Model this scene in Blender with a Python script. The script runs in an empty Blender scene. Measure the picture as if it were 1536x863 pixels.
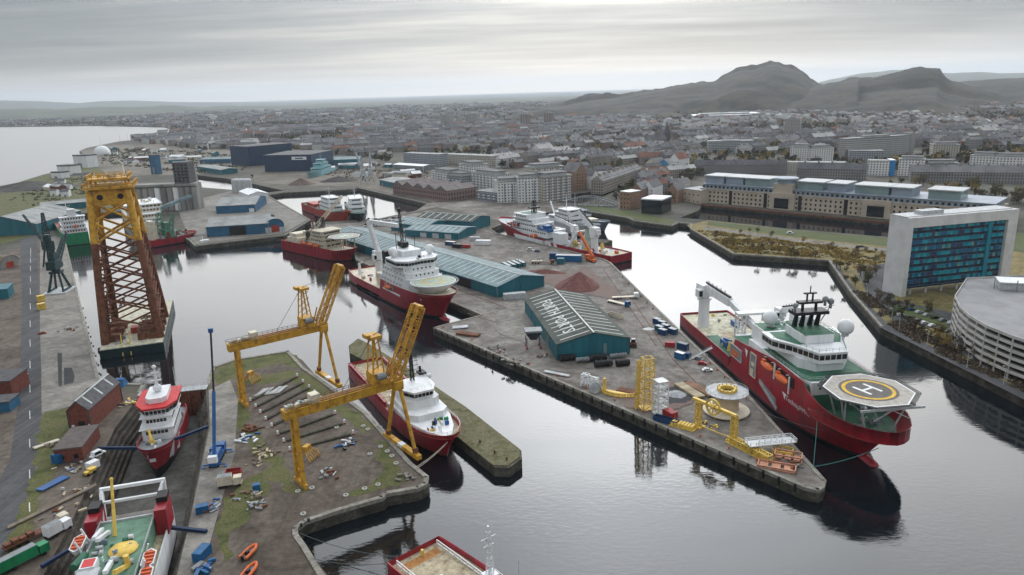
import bpy, bmesh, math, random
from mathutils import Vector, Matrix, noise
from mathutils.geometry import delaunay_2d_cdt
R = math.radians
rnd = random.Random(11)
SC = bpy.context.scene
COL = SC.collection

# ---------------------------------------------------------------- camera
CAM_H, F_PX, HOR_Y, TILT = 120.0, 1080.0, 137.0, math.atan(-0.031)
PITCH = math.atan((431.5 - HOR_Y) / F_PX)
_f = Vector((0, math.cos(PITCH), -math.sin(PITCH)))
_r = Vector((1, 0, 0)); _u = _r.cross(_f)
_c, _s = math.cos(TILT), math.sin(TILT)
cam_d = bpy.data.cameras.new('camera'); cam = bpy.data.objects.new('camera', cam_d); COL.objects.link(cam)
cam_d.sensor_width = 36.0; cam_d.lens = F_PX / 1536 * 36; cam_d.clip_end = 90000; cam_d.clip_start = 1
# photo offset (a,b) -> right*(a c + b s) - up*(-a s + b c): image right = right*c + up*s, image down = right*s - up*c
_xi = _r * _c + _u * _s
_yu = -(_r * _s - _u * _c)
cam.matrix_world = Matrix(((_xi.x, _yu.x, -_f.x, 0), (_xi.y, _yu.y, -_f.y, 0), (_xi.z, _yu.z, -_f.z, CAM_H), (0, 0, 0, 1)))
SC.camera = cam
def ray(x, y):
    a, b = x - 768, y - 431.5
    return _f * F_PX + _r * (a * _c + b * _s) - _u * (-a * _s + b * _c)
def G(x, y, z=4.0):
    "world point at height z under a pixel of the 1536x863 photograph"
    d = ray(x, y); t = (z - CAM_H) / d.z
    return Vector((d.x * t, d.y * t, z))
def at_dist(x, y, D):
    d = ray(x, y); t = D / math.hypot(d.x, d.y)
    return Vector((d.x * t, d.y * t, CAM_H + d.z * t))
def height_at(x, y, base):
    d = ray(x, y); t = math.hypot(base.x, base.y) / math.hypot(d.x, d.y)
    return CAM_H + d.z * t

# ---------------------------------------------------------------- sky, sun, exposure
SUN_AZ, SUN_EL = R(9), R(24)           # behind thin cloud, slightly right of the view
SUN_DIR = Vector((math.sin(SUN_AZ) * math.cos(SUN_EL), math.cos(SUN_AZ) * math.cos(SUN_EL), math.sin(SUN_EL)))
W = bpy.data.worlds.new('World'); SC.world = W; W.use_nodes = True
nt = W.node_tree; nt.nodes.clear()
def N(tree, t, **kw):
    n = tree.nodes.new(t)
    for k, v in kw.items(): setattr(n, k, v)
    return n
def mathn(tree, op, a, b=None, c=None, clamp=False):
    n = N(tree, 'ShaderNodeMath', operation=op); n.use_clamp = clamp
    for i, v in enumerate((a, b, c)):
        if v is None: continue
        if isinstance(v, (int, float)): n.inputs[i].default_value = v
        else: tree.links.new(v, n.inputs[i])
    return n.outputs[0]
def ramp(tree, fac, stops):
    n = N(tree, 'ShaderNodeValToRGB'); e = n.color_ramp.elements
    while len(e) < len(stops): e.new(0.5)
    for i, (p, c) in enumerate(stops):
        e[i].position = p; e[i].color = (*c, 1) if len(c) == 3 else c
    tree.links.new(fac, n.inputs[0]); return n.outputs[0]
def mixc(tree, fac, a, b, blend='MIX'):
    n = N(tree, 'ShaderNodeMix', data_type='RGBA', blend_type=blend)
    for i, v in ((0, fac), (6, a), (7, b)):
        if isinstance(v, (int, float)): n.inputs[i].default_value = v
        elif isinstance(v, tuple): n.inputs[i].default_value = (*v, 1)
        else: tree.links.new(v, n.inputs[i])
    return n.outputs[2]
def build_sky():
    L = nt.links
    sky = N(nt, 'ShaderNodeTexSky', sky_type='NISHITA'); sky.sun_disc = False
    sky.sun_elevation = SUN_EL; sky.sun_rotation = SUN_AZ
    tc = N(nt, 'ShaderNodeTexCoord'); sep = N(nt, 'ShaderNodeSeparateXYZ'); L.new(tc.outputs['Generated'], sep.inputs[0])
    x, y, z = sep.outputs
    zz = mathn(nt, 'ADD', mathn(nt, 'MAXIMUM', z, 0.0), 0.05)
    px = mathn(nt, 'DIVIDE', x, zz); py = mathn(nt, 'DIVIDE', y, zz)
    cmb = N(nt, 'ShaderNodeCombineXYZ'); L.new(px, cmb.inputs[0]); L.new(py, cmb.inputs[1])
    def nz(scale, det, sx, sy, rough=0.55, w=0.0):
        mp = N(nt, 'ShaderNodeMapping'); mp.inputs['Scale'].default_value = (sx, sy, 1); mp.inputs['Location'].default_value = (w, w * .7, 0)
        mp.inputs['Rotation'].default_value = (0, 0, R(-9))
        L.new(cmb.outputs[0], mp.inputs[0])
        n = N(nt, 'ShaderNodeTexNoise'); n.inputs['Scale'].default_value = scale; n.inputs['Detail'].default_value = det; n.inputs['Roughness'].default_value = rough
        L.new(mp.outputs[0], n.inputs[0]); return n.outputs[0]
    big = nz(0.33, 5, 0.55, 0.9, 0.5, 4.3)
    streak = nz(0.75, 6, 0.25, 1.0, 0.66, 1.7)
    mixn = mathn(nt, 'ADD', mathn(nt, 'MULTIPLY', big, 0.5), mathn(nt, 'MULTIPLY', streak, 0.5))
    cloud = ramp(nt, mixn, [(0.41, (0.22, 0.245, 0.28)), (0.47, (0.37, 0.395, 0.425)), (0.53, (0.54, 0.555, 0.57)), (0.60, (0.88, 0.855, 0.81))])
    # glow of the sun behind the cloud sheet
    sd = N(nt, 'ShaderNodeVectorMath', operation='DOT_PRODUCT'); L.new(tc.outputs['Generated'], sd.inputs[0]); sd.inputs[1].default_value = SUN_DIR
    d = mathn(nt, 'MAXIMUM', sd.outputs['Value'], 0.0)
    g1 = mathn(nt, 'MULTIPLY', mathn(nt, 'POWER', d, 8.0), 0.85)
    g2 = mathn(nt, 'MULTIPLY', mathn(nt, 'POWER', d, 36.0), 1.7)
    glow = mathn(nt, 'ADD', mathn(nt, 'ADD', g1, g2), 0.48)
    comb = N(nt, 'ShaderNodeCombineColor'); 
    for i in range(3): L.new(glow, comb.inputs[i])
    c1 = mixc(nt, 1.0, cloud, comb.outputs[0], 'MULTIPLY')
    # clear pale band low down where the cloud sheet ends
    band = mathn(nt, 'POWER', 2.718, mathn(nt, 'MULTIPLY', mathn(nt, 'MAXIMUM', z, 0.0), -42.0))
    bandn = mathn(nt, 'MULTIPLY', band, mathn(nt, 'MULTIPLY', glow, 1.15), clamp=True)
    # an overcast dome is brighter overhead than at its rim
    dome = ramp(nt, mathn(nt, 'MAXIMUM', z, 0.0), [(0.0, (.175,) * 3), (.10, (.165,) * 3), (.28, (.52,) * 3), (.5, (.80,) * 3), (1.0, (1,) * 3)])
    dm = N(nt, 'ShaderNodeVectorMath', operation='SCALE'); L.new(dome, dm.inputs[0]); dm.inputs['Scale'].default_value = 2.9; dome = dm.outputs[0]
    c1 = mixc(nt, 1.0, c1, dome, 'MULTIPLY')
    c2 = mixc(nt, bandn, c1, (0.98, 0.83, 0.66))
    b1 = N(nt, 'ShaderNodeBackground'); L.new(sky.outputs[0], b1.inputs[0]); b1.inputs[1].default_value = 0.05
    b2 = N(nt, 'ShaderNodeBackground'); L.new(c2, b2.inputs[0]); b2.inputs[1].default_value = 1.0
    mx = N(nt, 'ShaderNodeMixShader'); mx.inputs[0].default_value = 0.88
    L.new(b1.outputs[0], mx.inputs[1]); L.new(b2.outputs[0], mx.inputs[2])
    out = N(nt, 'ShaderNodeOutputWorld'); L.new(mx.outputs[0], out.inputs[0])
build_sky()
sl = bpy.data.lights.new('sun', 'SUN'); sl.energy = 1.5; sl.angle = R(110); sl.color = (1, 0.98, 0.95)
sun = bpy.data.objects.new('sun', sl); COL.objects.link(sun)
sun.rotation_euler = SUN_DIR.to_track_quat('Z', 'Y').to_euler()
SC.view_settings.view_transform = 'Standard'; SC.view_settings.look = 'None'
SC.view_settings.exposure = 0.84; SC.view_settings.gamma = 1.0; SC.view_settings.use_curve_mapping = False
cy = SC.cycles
cy.use_denoising = True; cy.max_bounces = 5; cy.diffuse_bounces = 2; cy.glossy_bounces = 3; cy.volume_bounces = 0; cy.transparent_max_bounces = 6
cy.caustics_reflective = False; cy.caustics_refractive = False

# ---------------------------------------------------------------- materials
MATS = {}
def mat(name, col, rough=0.7, var=0.18, scale=0.4, metal=0.0, col2=None, bump=0.0, streak=False, spec=0.3):
    "plain procedural material: base colour broken up by two sizes of noise"
    if name in MATS: return MATS[name]
    m = bpy.data.materials.new(name); m.use_nodes = True; t = m.node_tree; MATS[name] = m
    b = t.nodes['Principled BSDF']; b.inputs['Roughness'].default_value = rough; b.inputs['Metallic'].default_value = metal
    b.inputs['Specular IOR Level'].default_value = spec
    tc = N(t, 'ShaderNodeTexCoord'); mp = N(t, 'ShaderNodeMapping'); t.links.new(tc.outputs['Object'], mp.inputs[0])
    mp.inputs['Scale'].default_value = (1, 1, 0.12) if streak else (1, 1, 1)
    n1 = N(t, 'ShaderNodeTexNoise'); n1.inputs['Scale'].default_value = scale; n1.inputs['Detail'].default_value = 5; n1.inputs['Roughness'].default_value = 0.65
    t.links.new(mp.outputs[0], n1.inputs[0])
    dark = tuple(c * (1 - 1.6 * var) for c in col); lite = tuple(min(1, c * (1 + 1.2 * var)) for c in col)
    if col2: dark = col2
    c = ramp(t, n1.outputs[0], [(0.3, dark), (0.52, col), (0.75, lite)])
    t.links.new(c, b.inputs['Base Color'])
    if bump:
        bp = N(t, 'ShaderNodeBump'); bp.inputs['Strength'].default_value = bump; t.links.new(n1.outputs[0], bp.inputs['Height']); t.links.new(bp.outputs[0], b.inputs['Normal'])
    return m
def ground_mat(name, cols, scale, rough=0.9, fine=1.2, fine_amt=0.3, bump=0.0, wet=0.0, stripes=0.0, joints=None):
    "patchy ground: a large noise picks between colours, a finer one and a speckle break them up"
    if name in MATS: return MATS[name]
    m = bpy.data.materials.new(name); m.use_nodes = True; t = m.node_tree; MATS[name] = m
    b = t.nodes['Principled BSDF']; b.inputs['Roughness'].default_value = rough; b.inputs['Specular IOR Level'].default_value = 0.25
    tc = N(t, 'ShaderNodeTexCoord')
    def nz(s, d, r=0.6, mapping=None, dist=0.0):
        n = N(t, 'ShaderNodeTexNoise'); n.inputs['Scale'].default_value = s; n.inputs['Detail'].default_value = d; n.inputs['Roughness'].default_value = r; n.inputs['Distortion'].default_value = dist
        if mapping:
            mp = N(t, 'ShaderNodeMapping'); mp.inputs['Scale'].default_value = mapping; t.links.new(tc.outputs['Object'], mp.inputs[0]); t.links.new(mp.outputs[0], n.inputs[0])
        else: t.links.new(tc.outputs['Object'], n.inputs[0])
        return n.outputs[0]
    a = nz(scale, 6, 0.66, None, 0.6)
    k = len(cols); c = ramp(t, a, [(0.3 + 0.4 * i / max(1, k - 1), cols[i]) for i in range(k)])
    f = ramp(t, nz(fine, 4), [(0.25, (1 - fine_amt,) * 3), (0.75, (1 + fine_amt * .6,) * 3)])
    c = mixc(t, 1.0, c, f, 'MULTIPLY')
    if stripes:
        s = ramp(t, nz(0.35, 3, 0.6, (1, 0.07, 1), 1.5), [(0.38, (1 - stripes,) * 3), (0.6, (1 + stripes * .4,) * 3)]); c = mixc(t, 1.0, c, s, 'MULTIPLY')
    if joints:
        mp = N(t, 'ShaderNodeMapping'); mp.inputs['Rotation'].default_value = (0, 0, R(joints[1])); t.links.new(tc.outputs['Object'], mp.inputs[0]); bk = N(t, 'ShaderNodeTexBrick'); t.links.new(mp.outputs[0], bk.inputs[0])
        for k_, v_ in (('Scale', 1.0), ('Brick Width', joints[0]), ('Row Height', joints[0] * .6), ('Mortar Size', .09), ('Mortar Smooth', .4), ('Bias', 0)): bk.inputs[k_].default_value = v_
        for k_, v_ in (('Color1', 1.06), ('Color2', .86), ('Mortar', .55)): bk.inputs[k_].default_value = (v_, v_, v_, 1)
        c = mixc(t, .8, c, bk.outputs[0], 'MULTIPLY')
    t.links.new(c, b.inputs['Base Color'])
    if wet:
        w = ramp(t, nz(scale * .8, 4), [(0.55, (rough,) * 3), (0.7, (rough * (1 - wet),) * 3)]); t.links.new(w, b.inputs['Roughness'])
    if bump:
        bp = N(t, 'ShaderNodeBump'); bp.inputs['Strength'].default_value = bump; bp.inputs['Distance'].default_value = 0.3; t.links.new(nz(fine * 2, 5), bp.inputs['Height']); t.links.new(bp.outputs[0], b.inputs['Normal'])
    return m
def window_mat(name, wall, glass, pu=3.2, pv=3.2, fu=0.45, fv=0.5, var=0.2, rough=0.75):
    "far facade: window grid from UV metres (too far off to tell the panes apart)"
    if name in MATS: return MATS[name]
    m = bpy.data.materials.new(name); m.use_nodes = True; t = m.node_tree; MATS[name] = m
    b = t.nodes['Principled BSDF']; b.inputs['Roughness'].default_value = rough; b.inputs['Specular IOR Level'].default_value = 0.3
    uv = N(t, 'ShaderNodeUVMap'); sp = N(t, 'ShaderNodeSeparateXYZ'); t.links.new(uv.outputs[0], sp.inputs[0])
    fx = mathn(t, 'FRACT', mathn(t, 'DIVIDE', sp.outputs[0], pu)); fy = mathn(t, 'FRACT', mathn(t, 'DIVIDE', sp.outputs[1], pv))
    ix = mathn(t, 'LESS_THAN', mathn(t, 'ABSOLUTE', mathn(t, 'SUBTRACT', fx, 0.5)), fu / 2)
    iy = mathn(t, 'LESS_THAN', mathn(t, 'ABSOLUTE', mathn(t, 'SUBTRACT', fy, 0.52)), fv / 2)
    w = mathn(t, 'MULTIPLY', ix, iy)
    tc = N(t, 'ShaderNodeTexCoord'); n = N(t, 'ShaderNodeTexNoise'); n.inputs['Scale'].default_value = 0.03; n.inputs['Detail'].default_value = 6; n.inputs['Roughness'].default_value = .75
    geo = N(t, 'ShaderNodeNewGeometry'); t.links.new(geo.outputs['Position'], n.inputs[0])
    c = ramp(t, n.outputs[0], [(0.3, tuple(x * (1 - var) for x in wall)), (0.7, tuple(min(1, x * (1 + var)) for x in wall))])
    t.links.new(mixc(t, w, c, glass), b.inputs['Base Color'])
    t.links.new(mathn(t, 'SUBTRACT', rough, mathn(t, 'MULTIPLY', w, rough - 0.15)), b.inputs['Roughness'])
    return m

# ---------------------------------------------------------------- mesh helpers
class MB:
    "collects shapes and links them as ONE mesh object"
    def __init__(s): s.v = []; s.f = []; s.mi = []; s.uv = {}; s.m = 0
    def add(s, vs, fs, mi=None):
        o = len(s.v); s.v += [tuple(v) for v in vs]
        for f in fs: s.f.append(tuple(i + o for i in f)); s.mi.append(s.m if mi is None else mi)
        return s
    def box(s, x0, x1, y0, y1, z0, z1, mi=None, M=None):
        vs = [Vector(p) for p in ((x0, y0, z0), (x1, y0, z0), (x1, y1, z0), (x0, y1, z0), (x0, y0, z1), (x1, y0, z1), (x1, y1, z1), (x0, y1, z1))]
        if M is not None: vs = [M @ v for v in vs]
        return s.add(vs, [(0, 3, 2, 1), (4, 5, 6, 7), (0, 1, 5, 4), (1, 2, 6, 5), (2, 3, 7, 6), (3, 0, 4, 7)], mi)
    def cbox(s, c, sx, sy, sz, rz=0, mi=None):
        M = Matrix.Translation(c) @ Matrix.Rotation(rz, 4, 'Z'); return s.box(-sx / 2, sx / 2, -sy / 2, sy / 2, 0, sz, mi, M)
    def bar(s, p, q, w, h=None, mi=None):
        "square bar from p to q"
        p, q = Vector(p), Vector(q); h = h or w; d = q - p; l = d.length
        if l < 1e-6: return s
        M = Matrix.Translation(p) @ d.to_track_quat('Y', 'Z').to_matrix().to_4x4()
        return s.box(-w / 2, w / 2, 0, l, -h / 2, h / 2, mi, M)
    def cyl(s, p, q, r, r2=None, n=8, mi=None, cap=True):
        p, q = Vector(p), Vector(q); r2 = r if r2 is None else r2
        M = (q - p).to_track_quat('Z', 'Y').to_matrix(); vs = []
        for c, rr in ((p, r), (q, r2)):
            for i in range(n): a = 2 * math.pi * i / n; vs.append(c + M @ Vector((math.cos(a) * rr, math.sin(a) * rr, 0)))
        fs = [(i, (i + 1) % n, n + (i + 1) % n, n + i) for i in range(n)]
        if cap: fs += [tuple(range(n))[::-1], tuple(range(n, 2 * n))]
        return s.add(vs, fs, mi)
    def tube(s, pts, r, n=6, mi=None):
        for a, b in zip(pts, pts[1:]): s.cyl(a, b, r, n=n, mi=mi)
        return s
    def lathe(s, prof, c=(0, 0, 0), n=16, mi=None):
        vs = [(c[0] + r * math.cos(2 * math.pi * i / n), c[1] + r * math.sin(2 * math.pi * i / n), c[2] + z) for r, z in prof for i in range(n)]
        fs = [(k * n + i, k * n + (i + 1) % n, (k + 1) * n + (i + 1) % n, (k + 1) * n + i) for k in range(len(prof) - 1) for i in range(n)]
        return s.add(vs, fs, mi)
    def ball(s, c, r, n=10, sz=1.0, mi=None):
        k = n // 2; return s.lathe([(max(.001, r * math.sin(math.pi * i / k)), -r * sz * math.cos(math.pi * i / k)) for i in range(k + 1)], c, n, mi)
    def prism(s, poly, z0, z1, mi=None, top=None, M=None):
        "vertical prism over a 2D polygon given counter-clockwise"
        n = len(poly); vs = [Vector((p[0], p[1], z0)) for p in poly] + [Vector((p[0], p[1], z1)) for p in (top or poly)]
        if M is not None: vs = [M @ v for v in vs]
        return s.add(vs, [tuple(range(n))[::-1], tuple(range(n, 2 * n))] + [(i, (i + 1) % n, n + (i + 1) % n, n + i) for i in range(n)], mi)
    def lattice(s, p, q, w0, w1, n, t=0.12, t2=None, up=(0, 0, 1), mi=None, h0=None, h1=None):
        "four-chord lattice mast or boom from p to q"
        p, q = Vector(p), Vector(q); d = (q - p).normalized(); u = Vector(up)
        if abs(d.dot(u)) > .95: u = Vector((1, 0, 0))
        a = d.cross(u).normalized(); b = d.cross(a).normalized(); t2 = t2 or t * .6
        ring = lambda k: [p + (q - p) * k + a * (sx * (w0 + (w1 - w0) * k) / 2) + b * (sy * ((h0 or w0) + ((h1 or h0 or w1) - (h0 or w0)) * k) / 2) for sx, sy in ((-1, -1), (1, -1), (1, 1), (-1, 1))]
        rs = [ring(i / n) for i in range(n + 1)]
        for j in range(4): s.bar(rs[0][j], rs[-1][j], t, mi=mi)
        for i in range(n):
            for j in range(4):
                k = (j + 1) % 4
                s.bar(rs[i][j], rs[i + 1][k], t2, mi=mi) if (i + j) % 2 else s.bar(rs[i][k], rs[i + 1][j], t2, mi=mi)
                s.bar(rs[i + 1][j], rs[i + 1][k], t2, mi=mi)
        return s
    def rail(s, pts, h=1.1, t=0.07, step=2.5, closed=False, mi=None):
        pts = [Vector(p) for p in pts]; pts = pts + [pts[0]] if closed else pts
        for a, b in zip(pts, pts[1:]):
            for k in (1.0, 0.5): s.bar(a + Vector((0, 0, h * k)), b + Vector((0, 0, h * k)), t, mi=mi)
            n = max(1, int((b - a).length / step))
            for i in range(n + 1):
                c = a.lerp(b, i / n); s.bar(c, c + Vector((0, 0, h)), t, mi=mi)
        return s
    def wall(s, a, b, z0, z1, mi=None, top2=None):
        "vertical wall face with UV in metres"
        a, b = Vector(a), Vector(b); l = (b - a).length; o = len(s.f)
        s.add([(a.x, a.y, z0), (b.x, b.y, z0), (b.x, b.y, z1), (a.x, a.y, z1)], [(0, 1, 2, 3)], mi)
        s.uv[o] = ((0, 0), (l, 0), (l, z1 - z0), (0, z1 - z0)); return s
    def mesh(s, name, mats):
        me = bpy.data.meshes.new(name); me.from_pydata(s.v, [], s.f)
        for m in (mats if isinstance(mats, (list, tuple)) else [mats]): me.materials.append(m)
        if any(s.mi): me.polygons.foreach_set('material_index', s.mi)
        if s.uv:
            uvl = me.uv_layers.new(name='UVMap')
            for fi, co in s.uv.items():
                st = me.polygons[fi].loop_start
                for k, c in enumerate(co): uvl.data[st + k].uv = c
        me.update(); return me
    def build(s, name, mats, parent=None, loc=None, rz=0.0, smooth=False):
        me = s.mesh(name, mats)
        if smooth: me.shade_smooth()
        return put(name, me, parent, loc, rz)
def put(name, me, parent=None, loc=None, rz=0.0):
    o = bpy.data.objects.new(name, me); COL.objects.link(o)
    if loc is not None: o.location = loc
    if rz: o.rotation_euler = (0, 0, rz)
    if parent is not None: o.parent = parent
    return o
def tag(o, label, cat, group=None):
    o['label'] = label; o['category'] = cat
    if group: o['group'] = group
    return o
def thing(name, label, cat, loc=(0, 0, 0), rz=0.0, group=None):
    o = bpy.data.objects.new(name, None); COL.objects.link(o); o.location = loc; o.rotation_euler = (0, 0, rz); o.empty_display_size = 0.5
    return tag(o, label, cat, group)
def struct(o, kind='structure'): o['kind'] = kind; return o
def dup(o, loc=None, rz=None, label=None, group=None, parent=None, scale=None):
    c = o.copy(); COL.objects.link(c); c.parent = parent
    if loc is not None: c.location = loc
    if rz is not None: c.rotation_euler = (0, 0, rz)
    if scale is not None: c.scale = scale
    if label: c['label'] = label
    if group: c['group'] = group
    for ch in list(o.children): dup(ch, parent=c)
    return c
def ang(a, b): return math.atan2(b[1] - a[1], b[0] - a[0])
def pip(x, y, poly):
    c = False; j = len(poly) - 1
    for i in range(len(poly)):
        xi, yi = poly[i][0], poly[i][1]; xj, yj = poly[j][0], poly[j][1]
        if (yi > y) != (yj > y) and x < (xj - xi) * (y - yi) / (yj - yi) + xi: c = not c
        j = i
    return c
def text_mesh(txt, size=1.0, bold=0.0):
    "flat lettering as (verts, faces) centred on the origin in XY"
    cu = bpy.data.curves.new('lettering', 'FONT'); cu.body = txt; cu.size = size; cu.align_x = 'CENTER'; cu.align_y = 'CENTER'; cu.resolution_u = 2; cu.offset = bold
    o = bpy.data.objects.new('lettering', cu); COL.objects.link(o); dg = bpy.context.evaluated_depsgraph_get()
    me = bpy.data.meshes.new_from_object(o.evaluated_get(dg)); vs = [v.co.copy() for v in me.vertices]; fs = [tuple(p.vertices) for p in me.polygons]
    bpy.data.objects.remove(o); bpy.data.curves.remove(cu); bpy.data.meshes.remove(me); return vs, fs
# ---------------------------------------------------------------- water, land, hills, haze
def px(l, z=4.0): return [G(x, y, z).xy.to_tuple() for x, y in l]
BASIN = px([(150, 574), (117, 440), (98, 360), (88, 322), (200, 316), (283, 360), (292, 369), (427, 353), (466, 330), (401, 293), (425, 289), (528, 284), (537, 282), (655, 309), (622, 317),
            (560, 330), (478, 334), (530, 374), (534, 390), (663, 447), (722, 473), (650, 492), (1206, 732), (1228, 737), (1236, 732), (1239, 722), (1123, 593), (1055, 530), (987, 464), (916, 394), (906, 389), (745, 350),
            (735, 343), (770, 330), (850, 312), (942, 327), (950, 331), (1008, 339), (1018, 334), (1036, 336), (1035, 343), (1100, 381), (1243, 391), (1277, 440), (1321, 490), (1536, 596)]) \
    + [(192, 205), (215, 150), (215, -150), (-30, -150), (-30, 130), (-47, 152)] + px([(458, 818), (447, 803), (446, 794), (458, 784), (505, 768), (575, 748), (580, 742), (628, 734), (641, 727), (643, 716), (617, 695), (550, 620), (482, 570), (456, 552), (433, 527),
            (352, 540), (318, 552), (309, 579), (211, 589), (218, 577)])
SEA = [G(x, y, 4).xy.to_tuple() for x, y in ((-60, 290), (0, 279), (26, 274), (65, 262), (138, 246), (119, 227), (130, 222), (180, 212), (229, 207), (271, 196), (245, 190), (146, 188), (0, 190), (-160, 194))] + [(-9000, 4300), (-9000, 900)]
GOVW = px([(1053, 306), (1337, 333), (1337, 356), (1190, 344), (1062, 330), (1020, 327), (1048, 316)])
RIVER = px([(858, 309), (900, 297), (935, 281), (925, 279), (880, 289), (800, 297), (790, 303)])
RIVER2 = px([(296, 263), (340, 268), (375, 275), (425, 286), (400, 289), (300, 281)])
INLET = px([(375, 262), (470, 268), (452, 277), (385, 272)])
DOCK = px([(211, 592), (308, 582), (313, 640), (281, 794), (263, 863)]) + [(-70, 100), (-108, 100)] + px([(65, 863), (102, 794), (172, 643)])
HOLES = [BASIN, SEA, GOVW, RIVER2, INLET, RIVER, DOCK]
m_water = bpy.data.materials.new('water'); m_water.use_nodes = True
def build_water():
    t = m_water.node_tree; t.nodes.clear(); L = t.links
    out = N(t, 'ShaderNodeOutputMaterial')
    b = N(t, 'ShaderNodeBsdfPrincipled'); b.inputs['Base Color'].default_value = (0.006, 0.009, 0.012, 1); b.inputs['Roughness'].default_value = 0.035; b.inputs['IOR'].default_value = 1.62
    b.inputs['Specular IOR Level'].default_value = 0.5
    tc = N(t, 'ShaderNodeTexCoord')
    def nz(s, d, sc, dist=0.0):
        mp = N(t, 'ShaderNodeMapping'); mp.inputs['Scale'].default_value = sc; mp.inputs['Rotation'].default_value = (0, 0, R(14)); L.new(tc.outputs['Object'], mp.inputs[0])
        n = N(t, 'ShaderNodeTexNoise'); n.inputs['Scale'].default_value = s; n.inputs['Detail'].default_value = d; n.inputs['Distortion'].default_value = dist; L.new(mp.outputs[0], n.inputs[0]); return n.outputs[0]
    ripple = nz(0.5, 4, (0.7, 1.5, 1), 0.4)
    calm = ramp(t, nz(0.018, 3, (1, 1.8, 1)), [(0.36, (0.16,) * 3), (0.62, (1,) * 3)])
    h = mathn(t, 'MULTIPLY', ripple, calm)
    bp = N(t, 'ShaderNodeBump'); bp.inputs['Strength'].default_value = 0.4; bp.inputs['Distance'].default_value = 0.12; L.new(h, bp.inputs['Height'])
    L.new(bp.outputs[0], b.inputs['Normal']); L.new(b.outputs[0], out.inputs[0])
build_water()
def build_dockwater():
    outer = [(-14000, -600), (14000, -600), (14000, 12000), (-14000, 12000)]; D = [Vector(p) for p in DOCK]
    n = len(D); pts = [Vector(p) for p in outer] + D; v, e, f, *_ = delaunay_2d_cdt(pts, [(i, (i + 1) % 4) for i in range(4)] + [(4 + i, 4 + (i + 1) % n) for i in range(n)], [], 0, 1e-4)
    wm = MB(); wm.add([(p.x, p.y, 0) for p in v], [tuple(t) for t in f if not pip(sum(v[i].x for i in t) / 3, sum(v[i].y for i in t) / 3, DOCK)]); o = wm.build('dock_water', m_water); struct(o)
    for p in o.data.polygons:
        if p.normal.z < 0: p.flip()
build_dockwater()
m_sea = m_water.copy(); m_sea.name = 'sea water'; m_sea.node_tree.nodes['Principled BSDF'].inputs['Roughness'].default_value = .32
mb = MB(); mb.prism(SEA[::-1], -1, .02); struct(mb.build('sea', m_sea))

m_land = ground_mat('town ground', [(0.045, 0.05, 0.038), (0.08, 0.078, 0.06), (0.12, 0.108, 0.09), (0.07, 0.085, 0.045)], 0.006, fine=0.06, fine_amt=0.45)
m_quay = ground_mat('quay wall stone', [(0.03, 0.032, 0.022), (0.075, 0.07, 0.055), (0.16, 0.15, 0.125)], 0.25, fine=1.5, fine_amt=0.5, bump=0.6)
def build_land():
    outer = [(-30000, -400), (30000, -400), (30000, 42000), (-30000, 42000)]
    pts, faces = [], []
    for poly in [outer] + HOLES:
        o = len(pts); pts += [Vector(p) for p in poly]; faces.append(list(range(o, o + len(poly))))
    edges = [(f[i], f[(i + 1) % len(f)]) for f in faces for i in range(len(f))]
    v, e, f, *_ = delaunay_2d_cdt(pts, edges, [], 0, 1e-4)
    keep = []
    for t in f:
        cx = sum(v[i].x for i in t) / 3; cy_ = sum(v[i].y for i in t) / 3
        if not any(pip(cx, cy_, h) for h in HOLES): keep.append(tuple(t))
    mb = MB(); mb.add([(p.x, p.y, 4) for p in v], keep)
    o = mb.build('land', m_land); struct(o)
    for p in o.data.polygons:
        if p.normal.z < 0: p.flip()
    for nm, poly, zb in (('quay_wall', BASIN, -3), ('sea_wall', SEA, -2), ('basin_wall', GOVW, -2), ('river_wall', RIVER, -2), ('dock_wall', RIVER2, -2), ('dock_wall', INLET, -2)):
        mb = MB(); n = len(poly)
        for i in range(n):
            a, b = poly[i], poly[(i + 1) % n]
            mb.add([(a[0], a[1], zb), (b[0], b[1], zb), (b[0], b[1], 4), (a[0], a[1], 4)], [(0, 1, 2, 3)])
        struct(mb.build(nm, m_quay))
build_land()
m_cope = ground_mat('coping stone', [(0.16, 0.15, 0.12), (0.26, 0.245, 0.21), (0.36, 0.34, 0.30)], 0.3, fine=1.0, fine_amt=0.35)
def coping():
    "raised stone kerb along the quay edges in view"
    k = 0; n = len(BASIN)
    for (i0, i1, w, h) in ((0, 44, 1.2, .3), (50, n, 1.4, .4)):
        mb = MB(); pts = [Vector((*BASIN[i % n], 0)) for i in range(i0, i1 + 1)]
        for a, b in zip(pts, pts[1:]):
            d = (b - a).normalized(); nrm = Vector((-d.y, d.x, 0))
            mid = (a + b) / 2 + nrm * 0.5
            if pip(mid.x, mid.y, BASIN): nrm = -nrm
            q = [a - nrm * .12, b - nrm * .12, b + nrm * w, a + nrm * w]
            if (q[1] - q[0]).cross(q[3] - q[0]).z < 0: q.reverse()
            mb.prism([(p.x, p.y) for p in q], 3.2, 4 + h)
        struct(mb.build('quay_coping', m_cope))
coping()
SHEETS = [0]; rndg = random.Random(3)
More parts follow.
